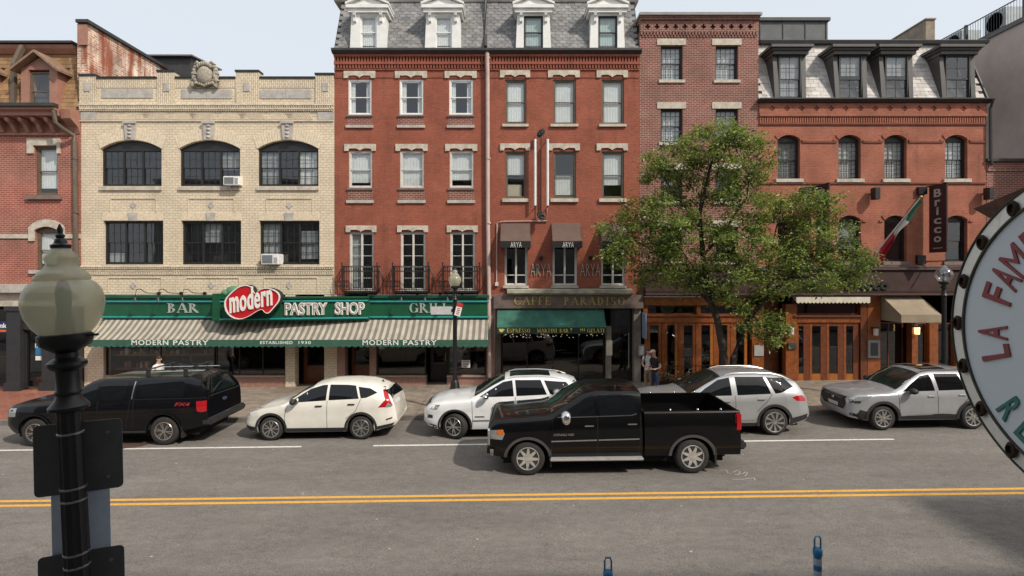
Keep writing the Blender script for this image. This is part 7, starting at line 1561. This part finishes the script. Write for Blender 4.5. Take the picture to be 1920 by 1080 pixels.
# ================================================================== planters and rail before the wooden front
pr = empty('terrace_rail', (0,0,0), 'low black rail along the wooden folding doors', 'railing'); Yr = 21.0; mb = MB(); xa, xb = fx(1243,Yr), fx(1408,Yr)
for i in range(25): x = xa+(xb-xa)*i/24; mb.tube([(x,Yr,gz(x)+.19),(x,Yr,gz(x)+1.05)], .010, 4)
mb.tube([(xa,Yr,gz(xa)+1.05),(xb,Yr,gz(xb)+1.05)], .016, 5); mb.tube([(xa,Yr,gz(xa)+.28),(xb,Yr,gz(xb)+.28)], .012, 5); mb.build('bars', BLKM, pr)
rr = random.Random(31)
for i, (px, cl, lb) in enumerate(((1250,(.55,.30,.35),'planter with pale pink flowers at the left end of the terrace rail'),(1288,(.55,.50,.45),'planter with white flowers along the terrace rail'),(1322,(.40,.05,.06),'planter with dark red flowers behind the tree trunk'),(1372,(.50,.10,.12),'planter with red flowers right of the tree trunk'))):
    x = fx(px,20.75); z = gz(x)+.19; g = empty('flower_planter', (x,20.75,z), lb, 'planter', 'flower planters'); bevel(MB().box(-.30,.30,-.13,.13,0,.30).build('trough', BLKP, g), .015)
    V, Fc, MI = [], [], []
    for q in range(420):
        o = Vector((rr.gauss(0,.18), rr.gauss(0,.09), .32+abs(rr.gauss(0,.17)))); a = Vector((rr.gauss(0,1),rr.gauss(0,1),rr.gauss(.3,.8))).normalized(); s = a.cross(Vector((rr.gauss(0,1),0,1))).normalized(); ln = rr.uniform(.05,.09); k = len(V)
        V += [tuple(o),tuple(o+a*ln*.5+s*.02),tuple(o+a*ln),tuple(o+a*ln*.5-s*.02)]; Fc.append((k,k+1,k+2,k+3)); MI.append(1 if rr.random() < .16 else 0)
    me = bpy.data.meshes.new('flowers'); me.from_pydata(V, [], Fc); me.materials.append(mat('planter_leaf', (.05,.09,.025), .5, 0, .2, 20)); me.materials.append(mat('petal_%d' % i, cl, .6, 0, .1, 20)); me.polygons.foreach_set('material_index', MI); tag(link(bpy.data.objects.new('flowers', me), g), kind='stuff')

# ================================================================== people
SKIN = mat('skin', (.50,.29,.20), .55, 0, .06, 20); HAIRD = mat('dark_hair', (.018,.012,.009), .6, 0, .2, 40)
def person(loc, rz, label, shirt, trousers, sc=1.0, headdown=0, arms='phone', hair='short', sleeve=.5, bag=None, shoe=(.03,.03,.03)):
    """joints in metres for a 1.75 m figure facing -y; one skin surface, coloured by garment"""
    J = {'pel':(0,0,.95),'sp1':(0,.01,1.10),'sp2':(0,.015,1.26),'che':(0,0,1.40),'nek':(0,-.005+-.02*headdown,1.50),'hd0':(0,-.02-.05*headdown,1.575),'hd1':(0,-.035-.08*headdown,1.66),'hd2':(0,-.02-.08*headdown,1.735)}
    r = {'pel':(.165,.115),'sp1':(.150,.105),'sp2':(.165,.115),'che':(.175,.115),'nek':(.058,.058),'hd0':(.070,.080),'hd1':(.078,.098),'hd2':(.060,.075)}
    E = [('pel','sp1'),('sp1','sp2'),('sp2','che'),('che','nek'),('nek','hd0'),('hd0','hd1'),('hd1','hd2')]
    for s, q in ((-1,'l'),(1,'r')):
        J.update({'sh'+q:(s*.185,.0,1.40),'el'+q:(s*.235,.03,1.13),'wr'+q:(s*.14,-.20,1.06),'pa'+q:(s*.095,-.265,1.09)} if arms == 'phone' else {'sh'+q:(s*.185,.0,1.40),'el'+q:(s*.245,.05,1.12),'wr'+q:(s*.255,-.06,.90),'pa'+q:(s*.25,-.085,.82)})
        r.update({'sh'+q:(.062,.062),'el'+q:(.043,.043),'wr'+q:(.028,.028),'pa'+q:(.036,.022)}); E += [('che','sh'+q),('sh'+q,'el'+q),('el'+q,'wr'+q),('wr'+q,'pa'+q)]
        pa, wr = Vector(J['pa'+q]), Vector(J['wr'+q]); d = (pa-wr).normalized(); sd = d.cross(Vector((1,0,0))).normalized()
        for i, (off, ln) in enumerate(((-.030,.060),(-.010,.072),(.010,.068),(.028,.052))):
            b = pa+sd*off+d*.03; m_ = b+d*ln*.55+Vector((-s*.012,0,-.004)); e = m_+d*ln*.35+Vector((-s*.022,0,-.008)); J['f%s%d'%(q,i)] = tuple(m_); J['g%s%d'%(q,i)] = tuple(e); r['f%s%d'%(q,i)] = (.0095,.0095); r['g%s%d'%(q,i)] = (.008,.008); E += [('pa'+q,'f%s%d'%(q,i)),('f%s%d'%(q,i),'g%s%d'%(q,i))]
        b = pa-d*.01+sd*-.045+Vector((-s*.015,0,0)); J['t'+q] = tuple(b+d*.03); r['t'+q] = (.010,.010); E.append(('pa'+q,'t'+q))
        J.update({'hi'+q:(s*.095,.0,.88),'kn'+q:(s*.105,-.02*s,.49),'an'+q:(s*.11,.02+.05*s,.09),'to'+q:(s*.135,-.14+.05*s,.045)}); r.update({'hi'+q:(.098,.10),'kn'+q:(.062,.066),'an'+q:(.042,.046),'to'+q:(.042,.036)}); E += [('pel','hi'+q),('hi'+q,'kn'+q),('kn'+q,'an'+q),('an'+q,'to'+q)]
    names = list(J); me = bpy.data.meshes.new('body'); me.from_pydata([J[n] for n in names], [(names.index(a),names.index(b)) for a,b in E], [])
    o = bpy.data.objects.new('body', me); COL.objects.link(o); md = o.modifiers.new('skin','SKIN'); md.use_smooth_shade = True; md.branch_smoothing = .4; ss = o.modifiers.new('sub','SUBSURF'); ss.levels = 2; ss.render_levels = 2
    for n, sv in zip(names, me.skin_vertices[0].data): sv.radius = r[n]; sv.use_root = n == 'pel'
    bpy.context.view_layer.update(); nm = bpy.data.meshes.new_from_object(o.evaluated_get(bpy.context.evaluated_depsgraph_get())); bpy.data.objects.remove(o); bpy.data.meshes.remove(me)
    nm.materials.clear()
    for m in (SKIN, shirt, trousers, mat('shoe', shoe, .6)): nm.materials.append(m)
    wr = [Vector(J['wrl']), Vector(J['wrr'])]; el = [Vector(J['ell']), Vector(J['elr'])]
    for p in nm.polygons:
        c = p.center; arm = abs(c.x) > .20 or (c.y < -.13 and .75 < c.z < 1.25)
        if c.z > 1.475: i = 0
        elif arm and c.z < 1.40-.28*sleeve and c.z > .70 and (abs(c.x) > .19 or c.y < -.13): i = 0
        elif c.z > .93: i = 1
        elif c.z > .10: i = 2
        else: i = 3
        p.material_index = i; p.use_smooth = True
    root = empty('person', loc, label, 'person', None, rz); root.scale = (sc,sc,sc); b = bpy.data.objects.new('body', nm); link(b, root)
    hx, hy, hz = J['hd1']; mb = MB()
    mb.ball((hx,hy-.104,hz-.015), .014, .020, .026, 8, 6)                      # nose
    for s in (-1,1): mb.ball((s*.082,hy+.012,hz-.01), .014, .024, .034, 8, 6)  # ears
    mb.build('face_relief', SKIN, b, True); mb = MB()
    for s in (-1,1): mb.ball((s*.032,hy-.088,hz+.012), .013, .012, .008, 8, 5)
    mb.ball((0,hy-.093,hz-.058), .024, .010, .006, 8, 5); mb.build('eyes_and_mouth', mat('dark_features', (.06,.03,.025), .5), b, True)
    mb = MB()
    if hair == 'cap': mb.ball((hx,hy+.004,hz+.055), .092, .112, .075, 16, 9); mb.hexa([(-.065,hy-.20,hz+.035),(-.065,hy-.20,hz+.045),(-.075,hy-.08,hz+.055),(-.075,hy-.08,hz+.067),(.065,hy-.20,hz+.035),(.065,hy-.20,hz+.045),(.075,hy-.08,hz+.055),(.075,hy-.08,hz+.067)]); mb.build('cap', mat('pale_pink_cap', (.62,.46,.42), .8), root, True)
    else: mb.ball((hx,hy+.022,hz+.045), .092, .105, .082, 16, 9); mb.ball((hx,hy+.045,hz-.02), .082, .075, .085, 12, 8); mb.build('hair', HAIRD if hair != 'grey' else mat('brown_hair', (.08,.05,.035), .6), root, True)
    if bag:
        mb = MB(); mb.ball((0,.20,1.22), .15, .10, .24, 14, 9); mb.build('backpack', bag, root, True)
        for s in (-1,1): MB().tube([(s*.11,.15,1.40),(s*.12,.0,1.515),(s*.125,-.12,1.42),(s*.13,-.125,1.25),(s*.14,.02,1.08),(s*.12,.16,1.06)], .022, 6).build('strap', bag, root, True)
    return root
TEE = mat('white_tee', (.68,.68,.67), .85, 0, .06, 8); NAVY = mat('dark_shirt', (.012,.014,.022), .85, 0, .1, 8); DENIM = mat('dark_denim', (.018,.030,.075), .85, 0, .15, 12); KHAKI = mat('khaki_cloth', (.22,.16,.11), .85, 0, .1, 10); BLUS = mat('blue_shirt', (.035,.09,.24), .85, 0, .1, 8); PACK = mat('black_pack', (.012,.012,.014), .7, 0, .15, 10)
def at(px, Y): x = fx(px,Y); return (x, Y, gz(x)+.19)
person(at(297,19.6), R(75), 'young person in a white top walking right behind the canopy pickup', TEE, DENIM, .97, 0, 'down')
person(at(1216,20.0), R(-20), 'person in a white top with black backpack looking down by the cafe pier', TEE, KHAKI, .98, .8, 'phone', 'grey', .3, PACK)
person(at(1228,19.6), R(-55), 'person in a dark top and pale pink cap reading beside the backpack wearer', NAVY, DENIM, .97, 1, 'phone', 'cap', .45)
person((fx(352,23.2),23.2,gz(fx(352))+.1), R(160), 'person in a blue shirt with dark backpack inside the pastry shop', BLUS, DENIM, 1.0, 0, 'down', 'grey', .5, PACK)
